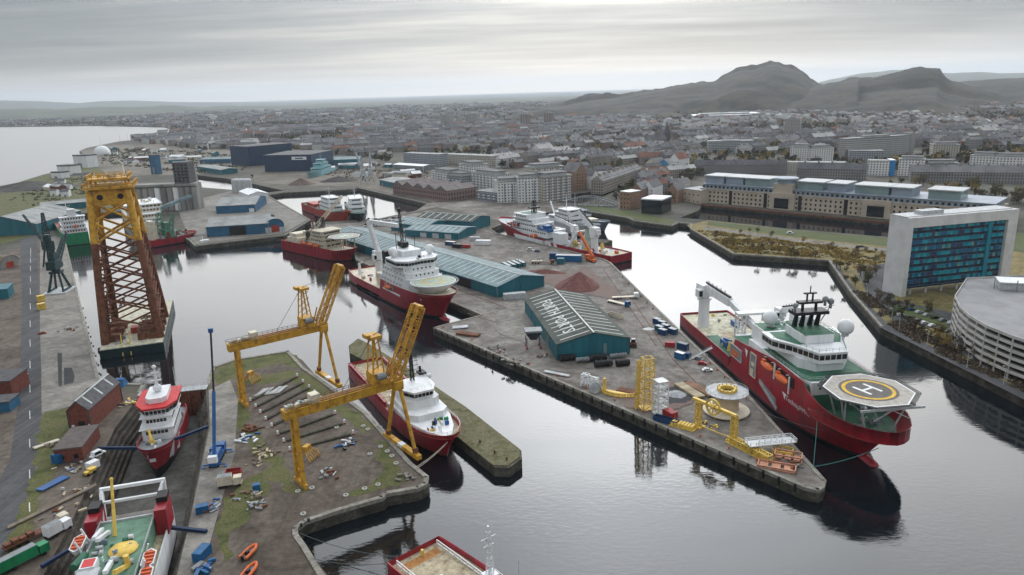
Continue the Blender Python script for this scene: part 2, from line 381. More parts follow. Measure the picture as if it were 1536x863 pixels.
def sheet(name, poly, m, z=None, kind='structure', rag=0.0):
    "thin ground sheet a few mm above the one below"
    SHEETS[0] += 1; z = z or 4.004 + 0.006 * SHEETS[0]
    if rag:
        q = []
        for i in range(len(poly)):
            p0, p1 = Vector(poly[i]), Vector(poly[(i + 1) % len(poly)]); k = max(1, min(40, int((p1 - p0).length / (rag * 1.2))))
            for j in range(k):
                c = p0.lerp(p1, j / k); q.append((c.x + rag * noise.noise(Vector((c.x / rag / 3, c.y / rag / 3, 1.5))) * 1.6 + rndg.uniform(-.3, .3) * rag, c.y + rag * noise.noise(Vector((c.x / rag / 3, c.y / rag / 3, 9.5))) * 1.6 + rndg.uniform(-.3, .3) * rag))
        poly = q
    a = sum(poly[i][0] * poly[(i + 1) % len(poly)][1] - poly[(i + 1) % len(poly)][0] * poly[i][1] for i in range(len(poly)))
    if a < 0: poly = poly[::-1]
    v, e, f, *_ = delaunay_2d_cdt([Vector(p) for p in poly], [], [list(range(len(poly)))], 1, 1e-4)
    mb = MB(); mb.add([(p.x, p.y, z) for p in v], [tuple(t) for t in f]); return struct(mb.build(name, m), kind)

def fbm(x, y, s, o=5):
    return noise.fractal(Vector((x / s, y / s, 3.7)), 1.0, 2.1, o)
m_hill = ground_mat('hill grass and rock', [(0.008, 0.008, 0.005), (0.016, 0.015, 0.008), (0.052, 0.038, 0.016), (0.02, 0.016, 0.011)], 0.009, fine=0.035, fine_amt=0.5)
m_far = ground_mat('far farmland', [(0.03, 0.045, 0.03), (0.07, 0.08, 0.04), (0.10, 0.10, 0.06), (0.05, 0.05, 0.04)], 0.0012, fine=0.004, fine_amt=0.35)
def lerp_prof(prof, x):
    for (a, b) in zip(prof, prof[1:]):
        if a[0] <= x <= b[0]:
            t = (x - a[0]) / (b[0] - a[0]); return a[1] + (b[1] - a[1]) * t
    return prof[0][1] if x < prof[0][0] else prof[-1][1]
def hill(name, label_prof, D, front, back, m, rough=14, nx=150, ny=36, cliff=None):
    "heightfield whose crest, D metres off, has the skyline read from the photograph"
    mb = MB(); x0, x1 = label_prof[0][0], label_prof[-1][0]; vs = []
    for i in range(nx + 1):
        pxx = x0 + (x1 - x0) * i / nx; py = lerp_prof(label_prof, pxx)
        c = at_dist(pxx, py, D); top = max(6, c.z); a = math.atan2(c.x, c.y)
        for j in range(ny + 1):
            t = j / ny; d = D - front + (front + back) * t
            u = (d - (D - front)) / front if d < D else 1 - (d - D) / back
            s = u * u * (3 - 2 * u)
            if cliff and d < D: s = (0.55 * u / 0.82 if u < 0.82 else 0.55 + 0.45 * ((u - .82) / .18) ** .6) if cliff(pxx) else s
            X, Y = d * math.sin(a), d * math.cos(a)
            vs.append((X, Y, 3.5 + (top - 3.5) * s + (fbm(X, Y, D * .075) + .35 * abs(fbm(X, Y, D * .022))) * rough * min(1, 6 * u) * (1 - .95 * s * (d < D)) - (1 if u <= 0 else 0)))
    mb.add(vs, [(i * (ny + 1) + j, (i + 1) * (ny + 1) + j, (i + 1) * (ny + 1) + j + 1, i * (ny + 1) + j + 1) for i in range(nx) for j in range(ny)])
    return struct(mb.build(name, m, smooth=True))
hill('hill', [(760, 176), (820, 164), (885, 151), (930, 147), (965, 139), (1000, 133), (1040, 125), (1075, 123), (1095, 112), (1110, 107), (1130, 106), (1145, 101), (1155, 97), (1166, 97), (1176, 101), (1192, 105), (1205, 113), (1216, 123), (1235, 131), (1262, 136), (1290, 140), (1330, 165)], 4000, 1300, 1100, m_hill, 36, 220, 60)
hill('crag_hill', [(1150, 165), (1190, 138), (1225, 130), (1262, 123), (1292, 119), (1302, 119), (1340, 111), (1375, 105), (1395, 103), (1411, 104), (1413, 110), (1420, 118), (1428, 123), (1450, 130), (1490, 138), (1540, 160)], 3700, 1150, 900, m_hill, 24, 180, 50, cliff=lambda p: p > 1290)
hill('far_hill', [(-250, 150), (0, 151), (60, 152), (120, 155), (150, 152), (200, 151), (260, 153), (330, 154), (420, 154), (480, 153), (560, 154), (620, 150), (700, 151), (760, 156), (860, 153)], 19000, 4000, 3000, m_far, 20)
hill('coast_ridge', [(-250, 166), (0, 165), (40, 163), (90, 164), (150, 160), (200, 161), (262, 158), (300, 162), (380, 160), (450, 160), (520, 157), (600, 157), (680, 159), (760, 156), (840, 152), (900, 150)], 9500, 2600, 2400, m_far, 26)
hill('wooded_rise', [(700, 162), (760, 158), (800, 156), (860, 152), (930, 150), (1010, 148), (1100, 146)], 6200, 1200, 1500, m_hill, 16)
hill('far_hill', [(1180, 140), (1240, 121), (1290, 111), (1335, 106), (1360, 105), (1400, 109), (1430, 110), (1470, 108), (1500, 110), (1560, 109), (1700, 105)], 14000, 3000, 3000, m_far, 24)
hill('wooded_rise', [(1400, 128), (1440, 124), (1480, 119), (1510, 117), (1540, 117), (1640, 112), (1760, 114)], 4700, 1500, 1500, m_hill, 18)
# haze
hz = bpy.data.materials.new('haze'); hz.use_nodes = True; t = hz.node_tree; t.nodes.clear()
o_ = N(t, 'ShaderNodeOutputMaterial'); pv = N(t, 'ShaderNodeVolumePrincipled'); pv.inputs['Color'].default_value = (0.80, 0.90, 1.0, 1); pv.inputs['Density'].default_value = 0.000045; pv.inputs['Anisotropy'].default_value = 0.45
t.links.new(pv.outputs[0], o_.inputs['Volume'])
hb = MB(); hb.box(-31000, 31000, -500, 43000, -7.5 - 1, 700)
struct(hb.build('haze', hz), 'stuff')
m_red = mat('ship red paint', (0.30, 0.012, 0.024), 0.38, 0.14, 0.3, col2=(0.13, 0.014, 0.016), streak=True, spec=0.5)
m_red2 = mat('orange red paint', (0.36, 0.045, 0.025), 0.5, 0.2, 0.3, streak=True)
m_white = mat('ship white paint', (0.72, 0.74, 0.75), 0.45, 0.10, 0.3, streak=True)
m_cream = mat('cream paint', (0.62, 0.56, 0.44), 0.55, 0.18, 0.4)
m_sgreen = mat('deck green', (0.03, 0.13, 0.075), 0.6, 0.25, 0.35)
m_deckw = mat('weathered deck planks', (0.42, 0.36, 0.25), 0.85, 0.35, 0.5, col2=(0.18, 0.13, 0.08))
m_deckb = mat('cream steel deck', (0.52, 0.50, 0.38), 0.8, 0.3, 0.4, col2=(0.26, 0.24, 0.19))
m_boot = mat('boot top paint', (0.012, 0.014, 0.015), 0.5, 0.3, 0.3)
m_glass = mat('dark glass', (0.012, 0.016, 0.02), 0.12, 0.1, 1.0, spec=0.6)
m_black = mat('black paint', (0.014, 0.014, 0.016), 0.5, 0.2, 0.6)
m_grey = mat('grey steel', (0.22, 0.24, 0.25), 0.55, 0.25, 0.6)
m_lgrey = mat('light grey steel', (0.45, 0.47, 0.48), 0.55, 0.2, 0.6)
m_orange = mat('lifeboat orange', (0.62, 0.13, 0.03), 0.45, 0.15, 0.6)
m_yellow = mat('crane yellow', (0.56, 0.31, 0.035), 0.55, 0.2, 0.45, col2=(0.24, 0.11, 0.03))
m_lyellow = mat('pale yellow paint', (0.72, 0.50, 0.10), 0.5, 0.2, 0.5)
m_blue = mat('blue paint', (0.02, 0.10, 0.28), 0.45, 0.2, 0.5)
m_bgrey = mat('naval grey blue', (0.15, 0.19, 0.24), 0.5, 0.2, 0.3, streak=True)
m_heli = mat('helideck grey', (0.42, 0.39, 0.35), 0.85, 0.2, 0.6)
m_hdark = mat('helideck dark', (0.15, 0.135, 0.125), 0.85, 0.2, 0.6)
m_hyel = mat('helideck yellow', (0.66, 0.42, 0.04), 0.7, 0.2, 0.8)
m_hgreen = mat('helideck pale green', (0.38, 0.44, 0.36), 0.8, 0.2, 0.5)
m_rust = mat('rusty steel', (0.16, 0.065, 0.035), 0.8, 0.4, 0.5, col2=(0.055, 0.025, 0.02))
m_rope = mat('mooring rope', (0.10, 0.12, 0.12), 0.9, 0.2, 1.0)
m_teal = mat('green blue rope', (0.05, 0.22, 0.20), 0.9, 0.2, 1.0)
m_green = mat('green hull paint', (0.015, 0.22, 0.09), 0.45, 0.2, 0.3, streak=True)

# ---------------------------------------------------------------- ground sheets and the dry dock
m_pier = ground_mat('pier asphalt', [(0.10, 0.088, 0.075), (0.165, 0.148, 0.13), (0.24, 0.222, 0.20), (0.135, 0.118, 0.102), (0.20, 0.175, 0.155)], 0.03, fine=0.35, fine_amt=0.4, wet=0.5, joints=(9, 33))
m_conc = ground_mat('pale quay concrete', [(0.15, 0.14, 0.125), (0.24, 0.225, 0.20), (0.31, 0.295, 0.265)], 0.05, fine=0.4, fine_amt=0.35, joints=(6, 33))
m_road = ground_mat('road asphalt', [(0.06, 0.062, 0.066), (0.085, 0.086, 0.09), (0.105, 0.105, 0.105)], 0.06, fine=0.8, fine_amt=0.2, stripes=.25)
m_dirt = ground_mat('brown yard dirt', [(0.055, 0.043, 0.033), (0.105, 0.083, 0.066), (0.155, 0.128, 0.105), (0.085, 0.07, 0.055)], 0.055, fine=0.5, fine_amt=0.4, wet=0.35, stripes=.12)
m_grass = ground_mat('rough quay grass', [(0.045, 0.055, 0.018), (0.09, 0.10, 0.032), (0.13, 0.125, 0.05), (0.08, 0.07, 0.04)], 0.12, fine=1.5, fine_amt=0.5)
m_lawn = ground_mat('lawn', [(0.06, 0.075, 0.024), (0.085, 0.105, 0.036), (0.11, 0.115, 0.05)], 0.04, fine=0.6, fine_amt=0.3)
m_scrub = ground_mat('scrub ground', [(0.11, 0.10, 0.045), (0.19, 0.16, 0.065), (0.24, 0.185, 0.075), (0.12, 0.11, 0.055)], 0.03, fine=0.35, fine_amt=0.5)
m_soil = ground_mat('cleared soil', [(0.10, 0.085, 0.065), (0.17, 0.15, 0.12), (0.23, 0.21, 0.18)], 0.012, fine=0.1, fine_amt=0.35)
m_pink = ground_mat('red aggregate dust', [(0.16, 0.105, 0.09), (0.19, 0.14, 0.122), (0.17, 0.142, 0.128)], 0.08, fine=1.2, fine_amt=0.3)
m_dark = ground_mat('dark tarmac patch', [(0.04, 0.042, 0.045), (0.065, 0.065, 0.068)], 0.1, fine=1.0, fine_amt=0.3)
sheet('pier_ground', px([(486, 337), (532, 374), (537, 390), (663, 449), (724, 473), (654, 492), (1206, 727), (1228, 732), (1234, 722), (1121, 595), (1052, 530), (984, 464), (913, 395), (904, 391), (745, 352), (735, 346), (700, 322), (622, 320), (560, 333)]), m_pier)
sheet('shed_quay', px([(268, 318), (284, 357), (294, 366), (426, 350), (462, 329), (400, 295), (345, 287), (295, 300)]), m_conc)
sheet('quay_apron', px([(60, 355), (95, 355), (116, 440), (149, 573), (125, 600), (60, 600)]), m_conc)
sheet('left_yard', px([(-40, 400), (60, 360), (60, 600), (140, 580), (210, 592), (172, 643), (102, 794), (60, 870), (-60, 870)]), m_dirt)
sheet('slab_yard', px([(312, 580), (320, 553), (352, 542), (433, 529), (453, 540), (482, 573), (548, 621), (615, 696), (640, 716), (638, 727), (580, 740), (505, 766), (458, 782), (446, 797), (456, 818), (493, 866), (430, 930), (260, 930), (283, 794), (315, 640)]), m_dirt)
sheet('grass_verge', px([(320, 553), (352, 541), (433, 529), (452, 539), (450, 552), (420, 545), (365, 560), (335, 575), (322, 575)]), m_grass, rag=1.6)
sheet('grass_strip', px([(352, 585), (366, 600), (380, 640), (440, 722), (470, 735), (452, 742), (415, 725), (372, 660), (350, 610)]), m_grass, rag=1.8)
sheet('grass_strip', px([(368, 568), (440, 556), (470, 566), (560, 640), (545, 650), (480, 600), (430, 570), (372, 580)]), m_grass, rag=1.8)
sheet('grass_patch', px([(330, 760), (395, 700), (400, 740), (352, 800), (345, 830), (330, 850)]), m_grass, rag=2.2)
sheet('grass_patch', px([(560, 655), (590, 680), (612, 712), (600, 728), (560, 735), (540, 742), (510, 752), (520, 745), (575, 705)]), m_grass, rag=2.2)
sheet('dock_apron', px([(313, 586), (345, 570), (357, 600), (352, 680), (330, 760), (300, 870), (264, 870), (282, 794), (315, 640)]), m_conc)
sheet('service_road', px([(30, 352), (55, 352), (58, 430), (62, 560), (62, 640), (48, 730), (2, 850), (-60, 980), (-160, 980), (-40, 800), (15, 690), (30, 590), (33, 450)]), m_road)
sheet('apron_patch', px([(62, 590), (63, 622), (105, 610), (128, 585), (140, 572), (100, 574)]), m_conc)
sheet('tarmac_patch', px([(86, 530), (93, 530), (93, 580), (88, 580)]), m_dark); sheet('tarmac_patch', px([(96, 552), (108, 552), (112, 565), (110, 575), (96, 578)]), m_dark)
sheet('grass_verge', px([(64, 620), (104, 612), (106, 650), (60, 760), (20, 850), (0, 900), (-20, 880), (46, 735)]), m_grass, rag=1.6)
sheet('peninsula_scrub', px([(1037, 344), (1102, 380), (1243, 390), (1278, 440), (1322, 490), (1540, 594), (1700, 660), (1700, 360), (1337, 358), (1190, 346), (1062, 331), (1030, 338)]), m_scrub)
sheet('lawn', px([(1062, 332), (1190, 346), (1337, 358), (1337, 371), (1190, 356), (1060, 338)]), m_lawn); sheet('lawn', px([(1500, 350), (1700, 350), (1700, 400), (1500, 375)]), m_lawn)
sheet('waterside_path', px([(1244, 392), (1252, 392), (1292, 446), (1335, 490), (1560, 598), (1560, 612), (1321, 492), (1278, 441)]), m_road)
sheet('lakeside_road', px([(1056, 340), (1190, 358), (1335, 374), (1335, 378), (1190, 362), (1056, 344)]), m_pier)
sheet('car_park_ground', px([(1285, 405), (1300, 398), (1340, 395), (1340, 450), (1430, 470), (1430, 500), (1340, 480), (1300, 440)]), m_road)
sheet('lawn', px([(1326, 455), (1380, 462), (1420, 480), (1425, 498), (1360, 478)]), m_lawn); sheet('lawn', px([(1010, 338), (945, 328), (900, 318), (860, 308), (905, 311), (960, 320), (1012, 331)]), m_lawn)
sheet('storage_ground', px([(380, 274), (455, 279), (530, 279), (650, 303), (740, 292), (700, 275), (620, 262), (545, 255), (470, 252), (380, 258)]), m_soil); sheet('storage_ground', px([(140, 246), (160, 265), (290, 262), (420, 245), (400, 225), (260, 215), (150, 220), (122, 227)]), m_soil); sheet('port_ground', px([(-60, 292), (0, 281), (65, 264), (140, 248), (180, 272), (180, 312), (88, 318), (60, 350), (-40, 380)]), m_grass)
sheet('quay_road', px([(622, 318), (655, 311), (745, 330), (860, 308), (790, 296), (700, 302), (650, 303), (640, 306)]), m_pier); sheet('wet_patch', px([(745, 465), (800, 470), (830, 510), (800, 520), (745, 500)]), m_conc, rag=1.1); sheet('dust_patch', px([(880, 400), (930, 440), (920, 450), (870, 440), (800, 420), (810, 402), (845, 412)]), m_pink, rag=1.1); sheet('dust_patch', px([(930, 590), (1010, 570), (1050, 600), (1000, 620), (940, 612)]), m_pink, rag=1.1); sheet('slurry_patch', px([(985, 590), (1030, 572), (1062, 585), (1030, 606), (990, 606)]), m_dark, rag=1.0)
for ln in (((700, 470), (860, 520)), ((940, 438), (1010, 540)), ((1010, 540), (1050, 580)), ((905, 404), (985, 520)), ((580, 395), (760, 462))):   # crane rails set in the pier
    a, b = G(*ln[0]), G(*ln[1]); mb = MB(); mb.bar((a.x, a.y, 4.03), (b.x, b.y, 4.03), .35, .2); struct(mb.build('crane_rail', m_rust))
mw = mat('worn road paint', (0.55, 0.55, 0.53), .8, .3)
for i in range(16):
    y = 372 + i * i * 1.7; a, b = G(46 - i * .12, y), G(46.5 - i * .12, y + 6 + i * .5)
    mb = MB(); mb.bar((a.x, a.y, 4.12), (b.x, b.y, 4.12), .3, .06); o = mb.build('lane_dash', mw); struct(o)
# dry dock
def dry_dock():
    n = len(DOCK); c = Vector((sum(p[0] for p in DOCK) / n, sum(p[1] for p in DOCK) / n)); FL = -7.0
    m_altar = ground_mat('dock stone', [(0.035, 0.032, 0.026), (0.08, 0.07, 0.058), (0.14, 0.125, 0.105)], 0.2, fine=1.2, fine_amt=0.4, stripes=.3)
    axis = Vector((-88 - -129, 158 - 280)).normalized(); nr = Vector((-axis.y, axis.x)); cc = Vector((-115, 215))
    def inset(p, k):
        v = Vector(p) - cc; s = v.dot(nr); return Vector(p) - nr * (k if s > 0 else -k)
    prev = DOCK; z = 4.0; k = 0
    for st in range(6):
        k2 = k + .9; cur = [inset(p, k) for p in DOCK]; nxt = [inset(p, k2) for p in DOCK]; z2 = z - 11 / 6; mb = MB()
        for i in range(n):
            j = (i + 1) % n; mb.add([(*cur[i], z2), (*cur[j], z2), (*cur[j], z), (*cur[i], z)], [(0, 1, 2, 3)]); mb.add([(*cur[i], z2), (*cur[j], z2), (*nxt[j], z2), (*nxt[i], z2)], [(0, 1, 2, 3)])
        struct(mb.build('dock_altar', m_altar)); z = z2; k = k2
    poly = [tuple(p) for p in DOCK]; sheet('dock_floor', poly, m_conc2, FL + .02)
    a, b = Vector((*DOCK[0], 0)), Vector((*DOCK[1], 0)); d = (b - a).normalized(); w = (b - a).length; t = thing('dock_gate', 'rust brown caisson gate closing the head of the dry dock', 'gate', (a.x, a.y, 0), ang(a, b))
    mb = MB(); mb.prism([(-.5, -1.5), (w * .5, -2.6), (w + .5, -1.5), (w + .5, 2.0), (-.5, 2.0)], -7, 4.2); mb.build('caisson', m_rust, t); mb = MB(); mb.box(-.8, w + .8, -2.4, 2.2, 4.2, 4.5); mb.build('walkway', m_lgrey, t)
    for y in (-2.2, 2.0): mb = MB(); mb.rail([(-.6, y, 4.5), (w + .6, y, 4.5)], 1.2, .09, 1.5); mb.build('railing', m_lgrey, t)
    for i in range(6): mb = MB(); x = w * (i + .5) / 6; mb.box(x, x + .5, -3.1, -1.6, -6, 3.8); mb.build('rib', m_rust, t)
m_conc2 = ground_mat('dock floor concrete', [(0.05, 0.047, 0.042), (0.095, 0.09, 0.08), (0.15, 0.145, 0.135)], 0.08, fine=0.6, fine_amt=.35, wet=.6)
# ---------------------------------------------------------------- ships
class Ship:
    def __init__(s, name, label, stern, bow, B, prof, rake=6, fine=2.4, full=4.0, stern_w=0.9, z0=0.0, cat='ship', hullm=None, deckm=None, bulw=1.2, boot=0.9, bow_from=0.62, bulb=False, group=None, draft=3.0):
        a, b = Vector((*stern, z0)), Vector((*bow, z0)); s.L = (b - a).length; s.B = B; s.prof = prof; s.rake = rake; s.fine = fine; s.full = full; s.sw = stern_w; s.bf = bow_from
        s.root = thing(name, label, cat, a, ang(a, b), group); s.draft = draft
        hullm = hullm or m_red; us = sorted(set([i / 40 for i in range(41)] + [0.985, 0.995] + [p[0] for p in prof])); ts = [-1, -0.4, 0, 1e-3, .2, .4, .6, .8, 1.0]
        mb = MB(); n = len(us); k = len(ts); row = []
        for u in us:
            zt = s.deckz(u)
            r = []
            for t in ts:
                z = t * draft if t < 0 else (boot if t == 1e-3 else boot * (1 - t) * 0 + t * zt)
                r.append((s.px(u, z), s.hb(u, z), max(z, -draft)))
            row.append(r)
        for sg in (-1, 1):
            o = len(mb.v); mb.v += [(x, sg * y, z) for r in row for (x, y, z) in r]
            for i in range(n - 1):
                for j in range(k - 1):
                    q = [o + i * k + j, o + (i + 1) * k + j, o + (i + 1) * k + j + 1, o + i * k + j + 1]
                    mb.f.append(tuple(q if sg < 0 else q[::-1])); mb.mi.append(1 if ts[j + 1] <= 1e-3 else 0)
        for j in range(k - 1):   # transom
            a0, a1 = row[0][j], row[0][j + 1]; mb.add([(a0[0], a0[1], a0[2]), (a0[0], -a0[1], a0[2]), (a1[0], -a1[1], a1[2]), (a1[0], a1[1], a1[2])], [(0, 3, 2, 1)], 1 if ts[j + 1] <= 1e-3 else 0)
        bw = bulw if callable(bulw) else (lambda u: bulw)
        ins = 0.35   # bulwark cap and inner face
        for sg in (-1, 1):
            for i in range(n - 1):
                (x0, y0, z0_), (x1, y1, z1_) = row[i][-1], row[i + 1][-1]
                i0, i1 = max(0, y0 - ins), max(0, y1 - ins)
                q = [(x0, sg * y0, z0_), (x1, sg * y1, z1_), (x1 - .0, sg * i1, z1_), (x0, sg * i0, z0_), (x1, sg * i1, z1_ - bw(us[i + 1]) - .2), (x0, sg * i0, z0_ - bw(us[i]) - .2)]
                fs = [(0, 1, 2, 3), (3, 2, 4, 5)]
                mb.add(q, fs if sg < 0 else [f[::-1] for f in fs], 0)
        s.hull = mb.build('hull', [hullm, m_boot], s.root, smooth=False)
        for p in s.hull.data.polygons: p.use_smooth = True
        dk = MB()
        for i in range(n - 1):
            (x0, y0, z0_), (x1, y1, z1_) = row[i][-1], row[i + 1][-1]; w0, w1 = max(0, y0 - ins * .6), max(0, y1 - ins * .6)
            b0, b1 = bw(us[i]), bw(us[i + 1]); dk.add([(x0, -w0, z0_ - b0), (x1, -w1, z1_ - b1), (x1, w1, z1_ - b1), (x0, w0, z0_ - b0)], [(0, 1, 2, 3)])
        s.deck = dk.build('deck', deckm or m_sgreen, s.root)
        if bulb:
            b_ = MB(); b_.cyl((s.L * .94, 0, -1.2), (s.L + 4.2, 0, -.6), 2.1, 1.9, 14); b_.ball((s.L + 4.2, 0, -.6), 1.9, 14); b_.build('bulbous_bow', hullm, s.root, smooth=True)
    def deckz(s, u):
        return lerp_prof(s.prof, u)
    def px(s, u, z):
        top = s.prof[-1][1]; k = max(0, z) / top; return u * (s.L + s.rake * k ** 1.3)
    def hb(s, u, z):
        k = min(1, max(0, z) / s.prof[-1][1]); p = s.fine + (s.full - s.fine) * k
        w = s.B / 2; e = s.bf + (1 - s.bf) * .45 * k
        if u > e: w *= max(0.0, 1 - ((u - e) / (1 - e)) ** (1.55 + p * .35)) ** (0.85 - .25 * k)
        if u < .12: w *= s.sw + (1 - s.sw) * math.sqrt(u / .12)
        if z < 0: w *= 1 + .35 * z / s.draft
        return w
    def side(s, x, z):
        u = x / (s.L + s.rake * (max(0, z) / s.prof[-1][1]) ** 1.3); return s.hb(min(1, max(0, u)), z)
    def letters(s, txt, x, z, size, sg=-1, m=None, name='lettering'):
        vs, fs = text_mesh(txt, size); mb = MB()
        mb.add([(x - sg * v.x * -1 * 1.0 if False else x + (v.x if sg < 0 else -v.x), sg * (s.side(x + (v.x if sg < 0 else -v.x), z + v.y) + .07), z + v.y) for v in vs], fs)
        return mb.build(name, m or m_white, s.root)
    def p(s, name, mb, m, parent=None, smooth=False): return mb.build(name, m, parent or s.root, smooth=smooth)
    def house(s, name, x0, x1, hw, z0, z1, m=None, cf=0.0, cy_=0.0, parent=None, ca=0.0):
        "deckhouse tier with chamfered front (cf along x, cy_ across)"
        pl = [(x0, -hw), (x1 - cf, -hw), (x1, -hw + cy_), (x1, hw - cy_), (x1 - cf, hw), (x0, hw)] if cf else [(x0, -hw), (x1, -hw), (x1, hw), (x0, hw)]
        return s.p(name, MB().prism(pl, z0, z1), m or m_white, parent)
    def panes(s, parent, a, b, z0, z1, n, gap=.25, m=None, name='window', lean=0.0):
        "n separate panes along the line a-b, standing just proud of it (outside is to the right of a->b)"
        a, b = Vector((*a, 0)), Vector((*b, 0)); d = b - a; l = d.length; w = l / n; d.normalize(); nn = Vector((d.y, -d.x, 0))
        mb = MB(); h = z1 - z0; mb.box(-w / 2 + gap / 2, w / 2 - gap / 2, -.06, .06, 0, h); me = mb.mesh(name, m or m_glass)
        for i in range(n):
            c = a + d * (w * (i + .5)) + nn * .05; put(name, me, parent, (c.x, c.y, z0), ang((0, 0), d))
    def dome(s, x, y, z, r, m=None, ped=1.0):
        mb = MB(); mb.ball((x, y, z + r * .8 + ped), r, 16); mb.cyl((x, y, z), (x, y, z + ped + .3), r * .45, n=10); return s.p('satellite_dome', mb, m or m_white, smooth=True)
    def lifeboat(s, x, y, z, l=8.0, m=None):
        b = MB(); n = 10; rings = []
        for i in range(n + 1):
            t = i / n; w = 1.45 * math.sin(math.pi * min(max(t, .03), .97)) ** .45; rings.append([(x - l / 2 + l * t, y + w * c, z + 1.3 + 1.25 * w / 1.45 * sn) for c, sn in ((1, 0), (.7, .75), (0, 1), (-.7, .75), (-1, 0), (-.75, -.8), (0, -1), (.75, -.8))])
        for i in range(n):
            for j in range(8): b.add([rings[i][j], rings[i][(j + 1) % 8], rings[i + 1][(j + 1) % 8], rings[i + 1][j]], [(0, 1, 2, 3)])
        o = s.p('lifeboat', b, m or m_orange, smooth=True)
        c = MB(); c.box(x - l * .42, x - l * .2, y - .6, y + .6, z + 2.3, z + 3.0); c.build('cockpit', m or m_orange, o)
        dv = MB()
        for k in (-.32, .32): dv.bar((x + l * k, y + 1.9, z - 1), (x + l * k, y + 1.9, z + 3.6), .25); dv.bar((x + l * k, y + 1.9, z + 3.6), (x + l * k, y, z + 3.9), .25)
        dv.build('davit', m_white, o)
    def mast(s, x, y, z0, z1, m=None, arms=(), w=.5, name='mast'):
        mb = MB(); mb.cyl((x, y, z0), (x, y, z1), w, w * .4, 8)
        for (z, hl) in arms: mb.bar((x, y - hl, z), (x, y + hl, z), .22); mb.bar((x, y - hl, z), (x, y - hl, z + 1.2), .12); mb.bar((x, y + hl, z), (x, y + hl, z + 1.2), .12)
        return s.p(name, mb, m or m_white)
    def heli(s, c, r, z, body=None, mark=None, inner=None, sides=8, letter='H', net=True, letter_rot=0.0, ring=(.60, .70), th=.5):
        x, y = c; a0 = math.pi / sides if sides < 20 else 0
        pl = [(x + r * math.cos(a0 + 2 * math.pi * i / sides), y + r * math.sin(a0 + 2 * math.pi * i / sides)) for i in range(sides)]
        hd = s.p('helideck', MB().prism(pl, z - th, z), body or m_heli)
        e = MB()
        for i in range(sides):
            p0, p1 = Vector((*pl[i], z + .03)), Vector((*pl[(i + 1) % sides], z + .03)); cc = Vector((x, y, z + .03)); q = [p0, p1, p1.lerp(cc, .035), p0.lerp(cc, .035)]
            e.add(q, [(0, 1, 2, 3)])
        e.build('edge_line', m_white, hd)
        if inner: i_ = MB(); i_.lathe([(.01, 0), (r * (ring[1] + .07), 0)], (x, y, z + .02), 48); i_.build('landing_circle', inner, hd)
        g = MB(); g.lathe([(r * ring[0], 0), (r * ring[1], 0)], (x, y, z + .05), 48); g.build('landing_ring', mark or m_hyel, hd)
        if letter:
            vs, fs = text_mesh(letter, r * .75); M = Matrix.Translation((x, y, z + .06)) @ Matrix.Rotation(letter_rot, 4, 'Z'); l = MB(); l.add([M @ v for v in vs], fs); l.build('letter_marking', m_white, hd)
        if net:
            nb = MB(); k = 1 + 1.6 / r
            for i in range(sides):
                p0, p1 = Vector((*pl[i], z - .1)), Vector((*pl[(i + 1) % sides], z - .1)); cc = Vector((x, y, z - .1)); q0, q1 = cc + (p0 - cc) * k, cc + (p1 - cc) * k; q0.z += .25; q1.z += .25
                m_ = 12 if sides < 20 else 2
                for j in range(m_ + 1): nb.bar(p0.lerp(p1, j / m_), q0.lerp(q1, j / m_), .16)
                for j in (0.5, 1.0): nb.bar(p0.lerp(q0, j), p1.lerp(q1, j), .14)
            nb.build('safety_net', m_black if sides < 20 else m_lgrey, hd)
        return hd
    def crane(s, x, y, z, h, r, tip, m=None, knuckle=None, cab=1):
        "pedestal crane: column, slewing house, boom (with optional knuckle) and cab"
        col = MB(); col.lathe([(r * 1.15, 0), (r, h * .3), (r, h * .85), (r * 1.3, h * .87), (r * 1.3, h * .93), (r * .9, h * .93), (r * .9, h), (.01, h)], (x, y, z), 16)
        s.p('crane_column', col, m or m_white, smooth=False); tip = Vector(tip); b0 = Vector((x, y, z + h)); d = Vector((tip.x - x, tip.y - y, 0)).normalized()
        hs = MB(); M = Matrix.Translation((x, y, z + h)) @ Matrix.Rotation(ang((0, 0), d), 4, 'Z'); hs.box(-r * 1.4, r * 1.2, -r, r, 0, r * 2.2, M=M); hs.box(-r * 2.2, -r * 1.4, -r * .6, r * .6, r * .4, r * 1.6, M=M); s.p('slewing_house', hs, m or m_white)
        bm = MB(); st = b0 + d * r * .6 + Vector((0, 0, r * 1.6))
        if knuckle:
            kn = Vector(knuckle); bm.bar(st, kn, r * .9, r * 1.4); bm.bar(kn, tip, r * .7, r * 1.0)
        else: bm.bar(st, tip, r * .8, r * 1.2)
        bo = s.p('crane_boom', bm, m or m_white)
        w = MB(); w.bar(st + Vector((0, 0, r * 1.1)), (Vector(knuckle) if knuckle else tip) + Vector((0, 0, r * .9)), r * .35); 
        for i in range(5): c = st.lerp(Vector(knuckle) if knuckle else tip, .1 + .17 * i); w.bar(c + Vector((0, 0, .6 * r)), c + Vector((0, 0, 1.6 * r)), .2)
        w.cyl(tip, tip - Vector((0, 0, min(6, tip.z - z - 2))), .12, n=5); w.build('hoist_gear', m_black, bo)
        cb = MB(); cb.box(0, r * 1.3, -r * 1.9, -r, .2, r * 1.5, M=M); c_ = s.p('crane_cab', cb, m or m_white); g = MB(); g.box(r * 1.3 + .02, r * 1.3 + .08, -r * 1.8, -r * 1.1, .6, r * 1.3, M=M); g.build('window', m_glass, c_)

